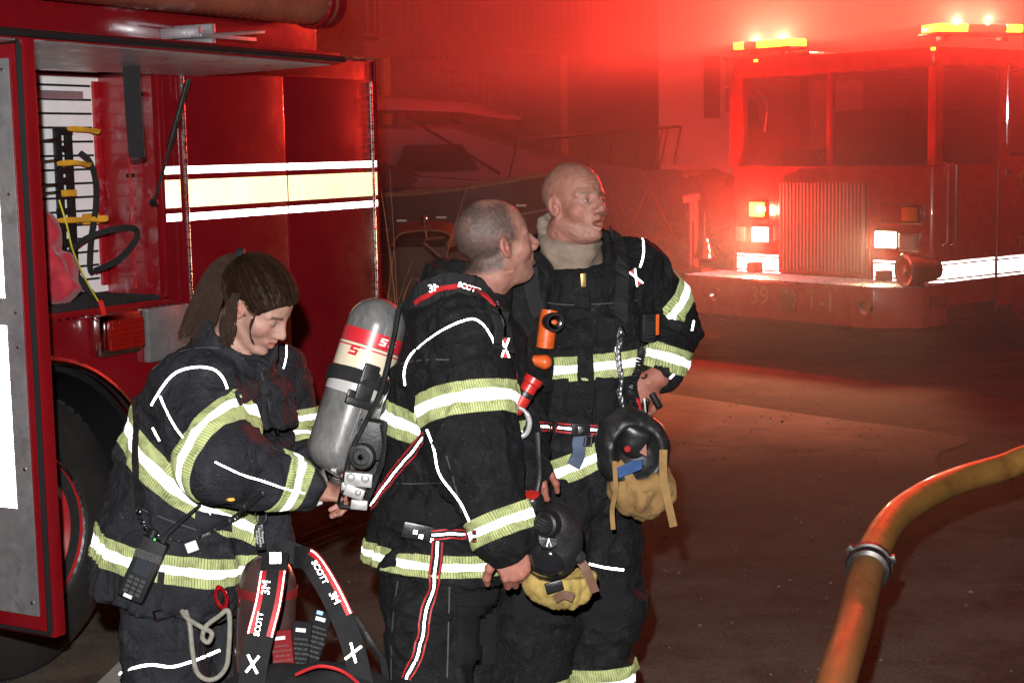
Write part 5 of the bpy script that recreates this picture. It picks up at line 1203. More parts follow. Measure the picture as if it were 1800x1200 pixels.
# dry reeds beside the rescue truck
b = MB(); rg = random.Random(8)
for k in range(90):
    u = 664+rg.random()**1.5*90; base = P(u, 640, rg.uniform(7.4,9.3)); h = rg.uniform(.45,1.15)*(1.2-(u-664)/140)
    if k < 6: h = rg.uniform(1.6,1.95)
    l_ = Vector((rg.uniform(-.12,.16), rg.uniform(-.1,.1), 0))*h; p0_ = Vector((base.x, base.y, 0)); w_ = rg.uniform(.004,.009)
    ptz = [p0_, p0_+l_*.15+Vector((0,0,h*.35)), p0_+l_*.5+Vector((0,0,h*.7)), p0_+l_*1.15+Vector((0,0,h))]
    if rg.random() < .25: ptz.append(ptz[-1]+l_*.6-Vector((0,0,h*.12)))
    b.tube(smoothpts(ptz, 3), [w_*(1-i/ (3*(len(ptz)-1)+1)*.8) for i in range(3*(len(ptz)-1)+1)], 4)
o = b.build('reeds', mat('dry reed straw', (.26,.11,.035), .7, var=.4, vs=14)); tag(o, 'tall dry reeds at the back corner of the rescue truck', 'reeds', kind='stuff')
# low weeds along the foot of the bank
b = MB()
for k in range(1500):
    p = P(rg.uniform(640,1180), 400, rg.uniform(14,18)); x, y = p.x, p.y; z_ = gz(x, y); h = rg.uniform(.06,.28)
    d = Vector((rg.uniform(-.1,.1), rg.uniform(-.1,.1), 0)); b.add([(x-.008,y,z_),(x+.008,y,z_),(x+d.x,y+d.y,z_+h)], [(0,1,2)])
o = b.build('weeds', mat('dry weeds', (.16,.11,.05), .9, var=.4, vs=9), smooth=False); tag(o, 'thin dry weeds at the foot of the bank', 'weeds', kind='stuff')
# loose pebbles and scraps on the tarmac
b = MB()
for k in range(900):
    x, y = rg.uniform(-1.5,6), rg.uniform(4.6,12); s_ = rg.uniform(.002,.007)*(1.8 if rg.random() < .03 else 1)
    b.lathe([(0,s_),(s_*.8,s_*.7),(s_*1.2,0)], Matrix.Translation((x, y, .007)) @ Matrix.Rotation(rg.uniform(0,3), 4, 'Z'), 5)
o = b.build('pebbles', mat('pebbles', (.14,.12,.10), .8, var=.5, vs=3), smooth=False); tag(o, 'small pebbles and grit scattered on the tarmac', 'pebbles', kind='stuff')
# ---------------------------------------------------------------- supply hose
M_HOSEY = mat('yellow fire hose jacket', (.30,.15,.035), .5, var=.22, vs=5, bump=.5, bs=260, spec=.5, coat=.12, dirt=(.16,.05,.015,.7), ds=7, rvar=.12)
def hp_(u, v, d): return P(u, v, d)
hpts = [hp_(1448,1290,3.55), hp_(1472,1190,3.80), hp_(1500,1100,4.1), hp_(1527,995,4.45), hp_(1560,925,4.75), hp_(1610,880,5.0), hp_(1680,846,5.25), hp_(1760,822,5.4), hp_(1850,795,5.5), hp_(2100,770,5.8), hp_(2500,770,6.6)]
sp = smoothpts(hpts, 8); h0 = sp[24]
hroot = thing('fire_hose', Vector((h0.x, h0.y, 0)), 'thick yellow fire hose with a metal coupling curving in from the lower right', 'hose')
n1 = 24; 
hs1 = MB().tube(sp[:n1+1], .047, 28, cap=False).build('hose_length', mat('worn orange hose jacket', (.22,.10,.03), .5, var=.25, vs=6, bump=.5, bs=260, spec=.5, coat=.12, dirt=(.10,.03,.012,.75), ds=9, rvar=.12), hroot, world=True)
hs2 = MB().tube(sp[n1:], [.049-.004*min(1,i/8) for i in range(len(sp)-n1)], 28, cap=False).build('hose_length', M_HOSEY, hroot, world=True)
d = (sp[n1+1]-sp[n1-1]).normalized(); Mc = frame(sp[n1], d)
cpl = MB().lathe([(.048,-.034),(.060,-.03),(.064,-.012),(.059,-.010),(.059,.004),(.066,.006),(.066,.022),(.057,.026),(.049,.032)], Mc, 40).build('coupling', mat('dull coupling metal', (.14,.13,.125), .35, metal=.9, var=.3, vs=20, rvar=.12), hroot, world=True)
lg = MB()
for k in range(3): a = 2*math.pi*k/3+.4; lg.box((.058,-.011,.002),(.078,.011,.020), Mc @ Matrix.Rotation(a, 4, 'Z'))
lg.build('coupling_lug', M_STEEL, cpl, world=True, bevel=.003)
# wire tie along the coupling
# ================================================================= GEAR
M_HAIR = mat('dark brown hair', (.020,.0095,.0055), .58, var=.45, vs=60, spec=.22); M_HAIRS = mat('dark brown hair strands', (.019,.0088,.005), .7, var=.4, vs=60, spec=.12)
M_CYL = mat('grey glass fibre wrap', (.13,.13,.128), .25, var=.35, vs=34, stretch=(1,1,.35), coat=.8, spec=.5, rvar=.08, dirt=(.04,.04,.04,.5), ds=30)
M_CREAM = mat('cream label', (.62,.56,.42), .35, var=.08, coat=.4); M_REDL = mat('red label', (.50,.02,.03), .35, var=.08, coat=.4)
M_DIM = mat('dim grey print', (.06,.06,.06), .6)
M_TAN = mat('tan mask netting', (.25,.145,.05), .85, var=.3, vs=18, bump=.9, bs=320); M_YTAN = mat('yellow mask netting', (.38,.27,.075), .85, var=.25, vs=18, bump=.9, bs=320)
M_ROPE = mat('grey rope', (.26,.25,.21), .8, var=.25, vs=60, bump=.8, bs=400)
M_WHT = retro('white reflective print', (.86,.84,.80), .5, .4); M_REDW = mat('red webbing edge', (.42,.015,.02), .6, var=.2, vs=30)
M_VISOR = mat('mask visor', (.012,.012,.014), .06, var=.1, spec=.7, coat=1); M_BLUE = mat('blue pouch cloth', (.02,.06,.30), .6, var=.25, vs=20, bump=.4, bs=300)
M_SILV = mat('cast aluminium', (.46,.46,.46), .38, metal=.5, var=.15, vs=20, rvar=.1)
M_SCREEN = mat('radio display', (.03,.035,.04), .15, var=.1, spec=.6)
def wt(root, name, px, cloth, w, mt, off=.006, t=.004, n=5, parent=None, smooth=False):
    p, nn = cloth.line(px, n, off); return MB().tube(p, w, flat=(w, t), up=nn).build(name, mt, parent or root, world=True, smooth=smooth)
def ctr(cloth, u, v, off=.01): return cloth.on(u, v, off)[0]
def face_M(o, right, up):      # plane with x=right, y=up, z towards the viewer
    r = Vector(right).normalized(); u = Vector(up); u = (u-r*u.dot(r)).normalized(); z = r.cross(u); m = Matrix.Identity(4)
    for i in range(3): m[i][0], m[i][1], m[i][2], m[i][3] = r[i], u[i], z[i], o[i]
    return m
# ---------------- hair
hs = .905; Hc = Jw['head']; Hm = Jw['H']
def hl_(x, y, z): return Hc+Hm@(Vector((x, y, z))*hs)
cap = [Ell((-.022,0,.042),(.106,.083,.095),None,.02), Ell((.012,0,.046),(.086,.0755,.078),None,.02)]
cap += [Ell((.104,0,-.024),(.082,.095,.090),None,.008,'s'), Ell((-.01,0,-.135),(.12,.12,.085),None,.02,'s')]
for s in (1,-1): cap.append(Ell((.008,s*.095,-.012),(.028,.030,.034),None,.010,'s'))
V, F = sdf_mesh(xf(cap, Hm, Hc, hs), .0035); N_ = vnormals(V, F)
tie = Vector((-.108,0,.082)); inv = np.array([list(r) for r in Hm.transposed()]); q = (V-np3(Hc))@inv.T/hs
ang = np.arctan2(q[:,1], (q-np3(tie))[:,0]*.9+(q-np3(tie))[:,2]*-.3); V = V+N_*(  .0009*np.sin(ang*60+3*vnoise(V, 30, 2))+.0014*fbm(V, 60, 2, 4))[:,None]
hair = np_obj('hair', V, F, M_HAIR, W)
capb = BVHTree.FromPolygons([Vector(v) for v in V], [tuple(int(k) for k in f) for f in F]); tw = hl_(*tie)
rg = random.Random(21); b = MB(); idx = [i for i in range(len(V)) if q[i][0] > -.06]
for k in range(1100):
    s0 = Vector(V[rg.choice(idx)]); pts = []; lift = rg.choice((.0012,.0018,.003,.0045))
    for i in range(9):
        t = i/8; p = s0.lerp(tw, t); c0 = hl_(-.02,0,.03); d = (p-c0).normalized(); h_, n__, ii, dd = capb.ray_cast(c0+d*.2, -d)
        pts.append((h_ if h_ is not None else p)+d*(.0008+lift*math.sin(3.14*t)))
    b.tube(pts, [.0009]*8+[.0004], 3, cap=False)
b.build('strands', M_HAIRS, hair, world=True)
b = MB(); tl = [P(424,452,4.10), P(398,458,4.10), P(378,488,4.09), P(364,525,4.09), P(352,560,4.09), P(338,590,4.08)]
for k in range(760):
    a = rg.uniform(0, 6.28); rr_ = math.sqrt(rg.random()); ln = rg.uniform(.72,1.04); pts = []
    offs = (.010,.023,.033,.040,.044,.042)
    for i, c in enumerate(tl):
        o_ = Vector((math.cos(a), math.sin(a)*.8, 0))*rr_*offs[i]; o_.z = math.sin(a)*rr_*offs[i]*.5; pts.append(c+o_+Vector((rg.uniform(-1,1), rg.uniform(-1,1), rg.uniform(-1,1)))*.0025)
    pts = smoothpts(pts, 4); pts = pts[:max(6, int(len(pts)*ln))]; n_ = len(pts); b.tube(pts, [.0015*(1-.6*i/n_) for i in range(n_)], 3, cap=False)
for pl in ([(410,520),(402,560),(398,590),(396,610)],[(404,530),(392,570),(388,600)],[(416,515),(409,548),(408,580),(402,604)],[(444,560),(440,575),(441,592),(446,604)],[(452,545),(444,562),(440,580)]):
    for k in range(26 if pl[0][0] < 420 else 3):
        d_ = 3.985 if pl[0][0] > 420 else 4.0; pts = smoothpts([P(u+rg.uniform(-8,8)*(1 if pl[0][0] < 420 else .3), v, d_+rg.uniform(-.01,.01)) for u, v in pl], 4); b.tube(pts, [.0010]*(len(pts)-1)+[.0004], 3, cap=False)
b.build('ponytail', M_HAIRS, hair, world=True)
MB().lathe([(.016,-.012),(.024,-.010),(.027,0),(.024,.010),(.016,.012)], frame(P(425,453,4.10), P(405,456,4.1)-P(430,452,4.1)), 16).build('hair_tie', M_BLKW, hair, world=True)
# ---------------- woman's things
M_LTH = mat('black leather', (.014,.013,.013), .45, var=.3, vs=16, bump=.3, bs=200, spec=.5)
c = ctr(cW, 262, 985, .03); rad = thing('portable_radio', c, 'black portable radio with keypad and screen hanging at the hip of the woman', 'radio')
up = (P(283,930,4)-P(232,1030,4)).normalized(); rt = (P(262,1003,4.0)-P(222,985,4.0)).normalized(); Mr = face_M(c, rt, up)
MB().box((-.034,-.085,-.022),(.034,.075,.018), Mr).build('case', mat('matt black radio plastic', (.007,.007,.008), .6, var=.3, vs=20, spec=.25), rad, world=True, bevel=.006)
MB().box((-.020,-.018,.019),(.022,.022,.0205), Mr).build('display', M_SCREEN, rad, world=True)
kp = MB()
for i in range(4):
    for j in range(3): kp.box((-.022+j*.016,-.034-i*.012,.019),(-.010+j*.016,-.026-i*.012,.0215), Mr)
kp.build('keypad', mat('grey keys', (.02,.02,.021), .6), rad, world=True)
MB().box((-.016,-.082,.0192),(.006,-.073,.0205), Mr).build('white_sticker', M_LBL, rad, world=True)
an_ = MB().tube([Mr@Vector((.016,.075,0)), Mr@Vector((.018,.10,0)), P(352,886,3.93)], [.008,.007,.003], 8).build('antenna', M_RUB, rad, world=True)
MB().lathe([(.011,0),(.011,.02),(0,.022)], Mr @ Matrix.Translation((-.014,.075,0)) @ Matrix.Rotation(R_(-90), 4, 'X'), 12).build('knob', M_BLKP, rad, world=True)
MB().tube([Mr@Vector((-.034,.03,.019)), Mr@Vector((.034,.036,.019))], .004, flat=(.022,.004), up=[Mr.to_3x3()@Vector((0,0,1))]*2).build('carry_strap', M_LTH, rad, world=True)
led = MB().lathe([(0,.003),(.0022,.002),(.0025,0)], Mr @ Matrix.Translation((-.002,.076,.014)), 8).build('status_light', mat('green status lamp', (.0,.1,.0), .3, emit=(.05,1,.1), es=4), rad, world=True)
sp1, n1_ = cW.line([(238,700),(243,740),(240,800),(244,850),(246,895)], 5, .006)
o = MB().tube([p-sp1[0] for p in sp1], .02, flat=(.020,.004), up=n1_).build('radio_strap', M_LTH, None); o.location = sp1[0]; tag(o, 'black leather strap running down the back of the woman to her radio', 'strap')
ch = MB(); cps, cn = cW.line([(247,895),(252,912),(262,930),(278,938)], 4, .010)
for i, p in enumerate(cps):
    t_ = (cps[min(i+1, len(cps)-1)]-cps[max(i-1, 0)]).normalized(); Mx = frame(p, cn[i] if i % 2 else t_.cross(cn[i]), t_); ch.tube([Mx @ Vector((math.cos(a)*.009, math.sin(a)*.006, 0)) for a in [k*math.pi/5 for k in range(10)]], .0017, 5, closed=True)
ch.build('strap_clips', M_CHROME, o); MBx = o.children[0]; me = MBx.data
for v_ in me.vertices: v_.co = v_.co-sp1[0]
mc, mn = cW.line([(300,948),(330,950),(352,938),(385,918),(415,900),(440,878),(462,862)], 5, .014)
mic = thing('coiled_cord', mc[0], 'black coiled microphone cord crossing the front of the charcoal coat', 'cord')
cc = []
L_ = len(mc)-1; 
for i in range(260):
    t_ = i/259*L_; k = min(int(t_), L_-1); f_ = t_-k; p = mc[k].lerp(mc[k+1], f_); z = mn[k]; x = (mc[k+1]-mc[k]).normalized().cross(z); a = i*.95; amp = .007 if t_ > L_*.42 else .001
    cc.append(p+x*math.cos(a)*amp+z*math.sin(a)*amp)
MB().tube(cc, .0024, 4).build('coil', M_RUB, mic, world=True)
c = mc[6]; Mq = face_M(c+mn[6]*.008, mc[8]-mc[4], (0,0,1)); MB().box((-.015,-.014,-.003),(.014,.012,.002), Mq).build('white_tag', M_LBL, mic, world=True, bevel=.001)
c = mc[11]; MB().tube([mc[10], mc[12]], .007, 8).build('ferrule', M_STEEL, mic, world=True)
c = ctr(cW, 405, 872, .008); o = MB().lathe([(0,.012),(.010,.010),(.012,0)], frame((0,0,0), (.3,-1,.1), (1,0,-.3)), 10).build('yellow_clip', M_YEL); o.scale = (.9,.6,.4); o.location = c; tag(o, 'small yellow clip on the chest band below the sleeve of the woman', 'clip')
c = ctr(cW, 455, 925, .03)-Vector((0,.0,0)); V, F = sdf_mesh([Cap(c+Vector((-.015,.03,.055)), c+Vector((.01,.02,-.06)), .05, .045, .03), Cap(c+Vector((.02,.02,.04)), c+Vector((.035,.02,-.035)), .035, .03, .02)], .006); N_ = vnormals(V, F); V = V+N_*(.006*fbm(V, 22, 2, 4))[:,None]
o = np_obj('glove_pouch', V-np3(c), F, M_COAT_G, None); o.location = c; tag(o, 'bulging dark pouch hanging on the front of the charcoal coat', 'pouch')
c = P(459,905,3.97); kr = thing('key_ring', c, 'steel key ring with a printed black tag clipped to the pouch', 'key ring')
MB().tube([c+Vector((.014*math.cos(a),-.004,.019*math.sin(a))) for a in [k*math.pi/10 for k in range(20)]], .0013, 6, closed=True).build('ring', M_STEEL, kr, world=True)
tg = MB().box((-.011,-.002,-.032),(.011,.002,.032), Matrix.Translation(P(457,944,3.968)) @ Matrix.Rotation(R_(-4), 4, 'Y')).build('tag', M_BLKP, kr, world=True, bevel=.002)
for i, s in enumerate(('Firefighter', 'Accountability', 'Passport')): text(s, .0085, Matrix.Translation(P(452+i*5,944,3.964)) @ Matrix.Rotation(R_(86), 4, 'Y') @ Matrix.Rotation(R_(90), 4, 'X'), M_LBL, tg, name='printing', ext=.0002, world=True)
MB().tube([P(459,897,3.97), P(462,884,3.97), P(466,874,3.98)], .003, 5).build('clip', M_STEEL, kr, world=True)
pts = smoothpts([P(383,1030,4.02), P(379,1045,4.01), P(384,1062,4.01), P(395,1068,4.01), P(399,1052,4.01), P(392,1036,4.01), P(383,1030,4.02)], 4)
o = MB().tube([p-pts[0] for p in pts], .005, 8).build('carabiner', mat('red anodised metal', (.45,.008,.015), .22, metal=.6, var=.1)); o.location = pts[0]; tag(o, 'red carabiner hanging below the hem of the charcoal coat', 'carabiner')
pts = smoothpts([P(318,1068,4.04), P(328,1085,4.02), P(355,1102,4.0), P(372,1112,4.0), P(366,1128,4.0), P(356,1120,4.0), P(362,1100,4.0), P(385,1082,4.0), P(400,1072,4.0), P(404,1095,4.0), P(402,1140,4.0), P(398,1170,4.0), P(382,1190,4.0), P(362,1193,4.0), P(345,1178,4.0), P(338,1140,4.01), P(334,1100,4.02), P(326,1072,4.03)], 5)
o = MB().tube([p-pts[0] for p in pts], .0062, 8).build('rope', M_ROPE); o.location = pts[0]; tag(o, 'loop of grey rope hanging over the thigh of the charcoal trousers', 'rope')
p_, n_ = tW.line([(296,1065),(330,1073),(360,1076),(395,1072)], 4, .01); o = MB().tube([q-p_[0] for q in p_], .02, flat=(.022,.006), up=n_).build('harness_belt', M_BLKW); o.location = p_[0]; tag(o, 'black harness belt end crossing the charcoal trousers', 'belt')
p_ = [ctr(cW,284,1000,.01), ctr(cW,282,1030,.012), P(278,1055,4.0), P(276,1078,4.02)]; o = MB().tube([q-p_[0] for q in p_], .02, flat=(.016,.004), up=[(0,-1,0)]*4).build('utility_strap', M_BLKW); o.location = p_[0]; tag(o, 'narrow black strap with metal snap below the radio', 'strap')
MB().tube([P(270,1074,4.0)-p_[0], P(284,1070,3.99)-p_[0], P(288,1084,3.99)-p_[0], P(274,1090,4.0)-p_[0]], .004, 6, closed=True).build('snap', M_CHROME, o)
# collar tab and coat front details
cW.piping([(470,650),(478,690),(484,730),(488,780)], .010, name='storm_flap_edge', mt=M_BLKW); 
# ---------------- air pack on the man's back
A, B_ = P(662,574,4.10), P(592,792,4.08); ax_d = (B_-A).normalized(); L_ = (B_-A).length; r_ = .0775
pack = thing('air_pack', P(650,850,4.12), 'air pack with grey cylinder worn on the back of the man with buzzed hair', 'air pack')
Ma = frame(A, ax_d, Vector((0,-1,0)))
prof = [(r_*math.sin(a)*1.0, -r_*.95*math.cos(a)) for a in [math.pi/2*i/10 for i in range(11)]]+[(r_, L_*.5)]+[(r_*math.cos(a), L_+r_*.75*math.sin(a)) for a in [math.pi/2*i/10 for i in range(9)]]+[(.024, L_+.07),(.022, L_+.085),(0,L_+.085)]
cy = MB().lathe(prof, Ma, 56).build('cylinder', M_CYL, pack, world=True, angle=60)
def shell(z0, z1, mt, name, r=r_+.0012, a0=0, a1=2*math.pi): return MB().lathe([(r-.001,z0),(r,z0+.0005),(r,z1-.0005),(r-.001,z1)], Ma, 48, a0=a0, a1=a1).build(name, mt, cy, world=True)
shell(.018,.056,M_REDL,'red_label'); shell(.057,.128,M_CREAM,'cream_label'); shell(.150,.185,mat('grey sticker', (.42,.42,.41), .4, var=.1),'grey_label')
for z in (.063,.120): shell(z,z+.0045,M_REDL,'label_line', r_+.0018)
def on_cyl(z, phi, dr=.0022):     # phi about the axis, 0 = towards camera
    a = phi; loc = Vector((math.cos(a), math.sin(a), 0)); n = (Ma.to_3x3()@loc).normalized(); o = Ma @ Vector((loc.x*(r_+dr), loc.y*(r_+dr), z)); up_ = -ax_d; return face_M(o, up_.cross(n), up_)
def ctext(s, z, phi, size, mt, name='lettering', hw=.62):
    w = size*hw; 
    for i, chh in enumerate(s):
        ph = phi+(i-(len(s)-1)/2)*w/r_*-sgn_; text(chh, size, on_cyl(z, ph), mt, cy, name=name, ext=.0003, world=True)
sgn_ = 1 if (on_cyl(0, .3).translation-on_cyl(0, 0).translation).x < 0 else -1
def logo(z, phi, s, m1):
    Mx = on_cyl(z, phi, .0024); b = MB()
    b.add([Mx@Vector(p) for p in ((-.4*s,.5*s,0),(.6*s,.5*s,0),(.52*s,.26*s,0),(-.12*s,.26*s,0),(-.16*s,.1*s,0),(.46*s,.1*s,0),(.32*s,-.5*s,0),(-.6*s,-.5*s,0),(-.52*s,-.26*s,0),(.12*s,-.26*s,0),(.16*s,-.1*s,0),(-.52*s,-.1*s,0))], [(0,1,2,3),(0,3,4,11),(4,5,10,11),(5,6,9,10),(6,7,8,9)])
    b.build('emblem', m1, cy, world=True, smooth=False)
ctext('5.5', .036, -.62*-sgn_*-1, .026, M_LBL); logo(.036, .42*sgn_*-1, .020, M_LBL); logo(.076, -.42*sgn_*-1, .026, M_REDL)
# strap, buckle and frame
zs = .13
st_ = MB().lathe([(r_+.002,zs),(r_+.008,zs+.001),(r_+.008,zs+.036),(r_+.002,zs+.037)], Ma @ Matrix.Rotation(R_(8), 4, 'Y'), 40).build('cylinder_band', M_BLKW, pack, world=True)
Mb = on_cyl(zs+.018, .35*-sgn_, .010)
MB().box((-.030,-.055,0),(.012,.050,.016), Mb).box((-.050,-.05,.002),(-.030,-.025,.012), Mb).box((-.05,-.062,.002),(.03,-.042,.020), Mb).build('band_buckle', M_BLKP, pack, world=True, bevel=.004)
MB().tube([Mb@Vector((.012,.03,.012)), Mb@Vector((.045,.02,.014)), Mb@Vector((.05,-.0,.014)), Mb@Vector((.042,-.045,.014)), Mb@Vector((.006,-.05,.014))], .0035, 8).build('band_clasp', M_CHROME, pack, world=True)
fr_ = MB(); T0, T1, T2 = P(706,560,4.13), P(672,720,4.12), P(645,885,4.10)
fr_.tube(smoothpts([P(712,545,4.14), P(700,610,4.13), P(680,700,4.12), P(660,800,4.11), P(648,880,4.10)], 6), .02, flat=(.05,.022), up=[Vector((-.2,-1,0))]*25)
fr_.tube(smoothpts([P(700,545,4.02), P(690,600,4.01), P(668,690,4.0), P(640,745,4.0), P(615,800,4.0), P(598,890,4.0)], 6), .007, 8)
fr_.tube(smoothpts([P(672,745,3.99), P(676,790,3.99), P(660,845,3.99), P(640,890,3.99)], 5), .007, 8)
fr_.tube([P(598,890,4.0), P(642,893,3.99)], .006, 8)
bf = fr_.build('frame', M_BLKP, pack, world=True)
MB().box((-.035,-.05,-.03),(.04,.05,.03), face_M(P(650,770,4.04), (1,0,-.2), (0,0,1))).build('reducer_cover', M_RUB, pack, world=True, bevel=.014)
Mk = frame(P(636,802,3.985), (-.15,-1,.05)); kn_ = MB().lathe([(.032,-.02),(.034,.0),(.030,.008),(.022,.009),(.020,.004),(.008,.004),(.008,.012),(0,.013)], Mk, 24).build('gauge_housing', M_RUB, pack, world=True)
MB().lathe([(0,.0142),(.007,.0135),(.0075,.012)], Mk, 12).build('hub', M_CHROME, kn_, world=True)
rgb = MB(); Mg = face_M(P(629,850,3.985), (1,0,-.12), (-.1,0,1))
rgb.box((-.034,-.004,-.015),(.036,.030,.016), Mg).box((-.026,-.034,-.014),(.024,-.006,.020), Mg @ Matrix.Rotation(R_(-14), 4, 'Z')).box((-.012,-.062,-.01),(.030,-.038,.018), Mg).box((-.040,-.018,-.008),(-.028,.002,.01), Mg)
rgb.lathe([(0,.024),(.009,.023),(.011,.016)], Mg @ Matrix.Translation((-.018,.018,0)), 12).lathe([(0,.024),(.009,.023),(.011,.016)], Mg @ Matrix.Translation((.018,.018,0)), 12).lathe([(0,.028),(.007,.026),(.009,.018)], Mg @ Matrix.Translation((.004,-.018,0)), 12)
rgb.build('pressure_reducer', M_SILV, pack, world=True, bevel=.003)
MB().tube([P(585,828,4.05), P(588,842,4.04), P(600,848,4.03)], [.02,.018,.012], 10).build('cylinder_valve', M_STEEL, pack, world=True)
MB().tube([P(572,826,4.0), P(592,840,3.99), P(612,843,3.985)], .0045, 8).tube([P(606,832,3.985), P(600,862,3.985), P(594,884,3.985)], .0045, 8).build('valve_lever', M_CHROME, pack, world=True)
MB().tube([P(540,884,4.0), P(552,886,3.99), P(566,880,3.99)], .01, flat=(.016,.004), up=[(0,-.6,1)]*3).build('valve_tag', M_LBL, pack, world=True)
# harness straps over the coat
def striped(px, cloth, w, parent, name, off=.006, core=M_WHT, dash=False):
    p, nn = cloth.line(px, 6, off); o = MB().tube(p, w, flat=(w, .003), up=nn).build(name, M_BLKW, parent, world=True, smooth=False)
    for s, wd, mt, nm in ((0,.0055,core,'reflective_thread'),(.36,.004,M_REDW,'red_edge'),(-.36,.004,M_REDW,'red_edge')):
        q = []
        for i, a in enumerate(p):
            t_ = (p[min(i+1, len(p)-1)]-p[max(i-1, 0)]).normalized(); q.append(a+t_.cross(nn[i]).normalized()*s*w+nn[i]*.0022)
        MB().tube(q, wd, flat=(wd, .0015), up=nn).build(nm, mt, o, world=True, smooth=False)
    return o
striped([(748,770),(725,797),(700,827),(676,860),(656,888)], c1, .034, pack, 'lumbar_strap')
striped([(758,938),(790,939),(815,940),(840,942)], c1, .030, pack, 'waist_belt')
p_, n_ = c1.line([(768,945),(770,965)], 4, .012); 
sd_, sn_ = t1.line([(764,1010),(752,1060),(744,1100),(735,1145),(716,1196)], 6, .008)
qq = [c1.on(772,948,.012), c1.on(768,985,.012)]; pth = [a for a, _ in qq]+sd_; nnn = [b_ for _, b_ in qq]+sn_
hang = MB().tube(pth, .03, flat=(.032,.003), up=nnn).build('belt_tail', M_BLKW, pack, world=True, smooth=False)
for s, wd, mt, nm in ((0,.0062,M_WHT,'reflective_thread'),(.38,.004,M_REDW,'red_edge'),(-.38,.004,M_REDW,'red_edge')):
    q = []
    for i, a in enumerate(pth): t_ = (pth[min(i+1, len(pth)-1)]-pth[max(i-1, 0)]).normalized(); q.append(a+t_.cross(nnn[i]).normalized()*s*.032+nnn[i]*.003)
    MB().tube(q, wd, flat=(wd, .0015), up=nnn).build(nm, mt, hang, world=True, smooth=False)
c, n_ = c1.on(738,938,.012); Mx = face_M(c, (1,.1,-.25), (0,0,1)); bk_ = MB().box((-.040,-.020,-.008),(.040,.022,.010), Mx).build('buckle', M_BLKP, pack, world=True, bevel=.006)
MB().box((-.012,-.004,.0105),(-.002,.006,.012), Mx).box((.004,-.012,.0105),(.014,-.002,.012), Mx).box((.034,-.016,.0105),(.041,-.006,.012), Mx).build('reflective_marks', M_WHT, bk_, world=True)
so_ = wt(pack, 'shoulder_strap', [(700,560),(722,535),(750,515),(785,503),(820,507),(850,525),(868,548),(876,580),(880,620)], c1, .062, M_BLKW, off=.012, t=.010)
p_, nn = c1.line([(738,540),(760,522),(790,512),(820,514),(845,527),(858,545)], 6, .020); MB().tube(p_, .02, flat=(.013,.004), up=nn).build('red_edge', M_REDW, so_, world=True)
p_, nn = c1.line([(862,540),(872,565),(876,590)], 5, .022); MB().tube(p_, .004, 6).build('gauge_line', M_CHROME, so_, world=True)
def surf_text(s, u, v, cloth, size, mt, parent, right, up, off=.018, nm='lettering'):
    c = cloth.on(u, v, off)[0]; n = cloth.on(u, v, off)[1]; M = face_M(c, right, up); text(s, size, M, mt, parent, name=nm, ext=.001, world=True)
surf_text('3M', 770, 503, c1, .028, M_WHT, so_, (1,.2,.12), (-.1,.35,1), .019)
surf_text('SCOTT', 822, 511, c1, .018, M_WHT, so_, (1,.1,-.36), (.35,.35,1), .021)
def xmark(cloth, u, v, s, parent, off=.022, rot=0):
    c = cloth.on(u, v, off)[0]; Mx = face_M(c, (math.cos(rot),0,math.sin(rot)), (-math.sin(rot),-.05,math.cos(rot))); b = MB()
    for sx in (1,-1):
        for sy in (1,-1): b.tube([Mx@Vector((sx*.012*s,sy*.030*s,.001)), Mx@Vector((sx*.004*s,sy*.008*s,.001)), Mx@Vector((-sx*.0*s,0,.001))], .006*s, flat=(.0055*s,.002), up=[Mx.to_3x3()@Vector((0,0,1))]*3)
    b.build('reflective_emblem', M_WHT, parent, world=True, smooth=False); b = MB()
    b.box((-.006*s,-.030*s,-.002),(.006*s,.030*s,-.0005), Mx); b.build('emblem_backing', M_REDW, parent, world=True, smooth=False)
xmark(c1, 880, 614, .8, pack, .018)
# ---- things hanging in front of his shoulder strap
c = P(922,694,3.98); fl1 = thing('flashlight', c, 'bright red angled flashlight clipped at the front of the man wearing the air pack', 'flashlight')
d_ = (P(936,672,3.98)-P(905,724,3.98)).normalized(); MB().lathe([(0,-.05),(.018,-.05),(.021,-.03),(.021,.03),(.025,.035),(.025,.05),(0,.05)], frame(c, d_), 20).build('body', M_REDP, fl1, world=True)
MB().lathe([(.0215,-.004),(.023,-.002),(.023,.008),(.0215,.010)], frame(c, d_), 20).build('clip_ring', M_BLKP, fl1, world=True)
hk = thing('snap_hook', P(915,745,3.97), 'large silver snap hook hanging below the red flashlight', 'hook')
MB().tube(smoothpts([P(899,738,3.96), P(898,760,3.96), P(908,768,3.96), P(925,762,3.96), P(931,742,3.96), P(924,724,3.96), P(912,716,3.96)], 5), [.004]*5+[.007]*20+[.005]*6, 10).build('hook', M_SILV, hk, world=True)
MB().tube([P(899,738,3.96), P(904,724,3.955), P(912,716,3.96)], .0035, 6).build('gate', M_STEEL, hk, world=True)
hs_ = thing('air_hose', P(893,700,3.97), 'black and red pressure hoses at the chest of the man with the air pack', 'hose')
MB().tube(smoothpts([P(881,625,3.98), P(888,655,3.96), P(893,690,3.95), P(896,725,3.95), P(905,752,3.955), P(916,765,3.965)], 6), .0075, 8).build('black_hose', M_RUB, hs_, world=True)
MB().tube(smoothpts([P(890,652,3.965), P(896,670,3.955), P(899,695,3.95), P(903,715,3.955)], 6), .006, 8).build('red_hose', mat('red hose', (.38,.01,.015), .25, coat=.5), hs_, world=True)
MB().lathe([(0,-.02),(.009,-.018),(.011,0),(.009,.02),(0,.022)], frame(P(903,668,3.97), (0,.2,1)), 12).build('fitting', M_CHROME, hs_, world=True)
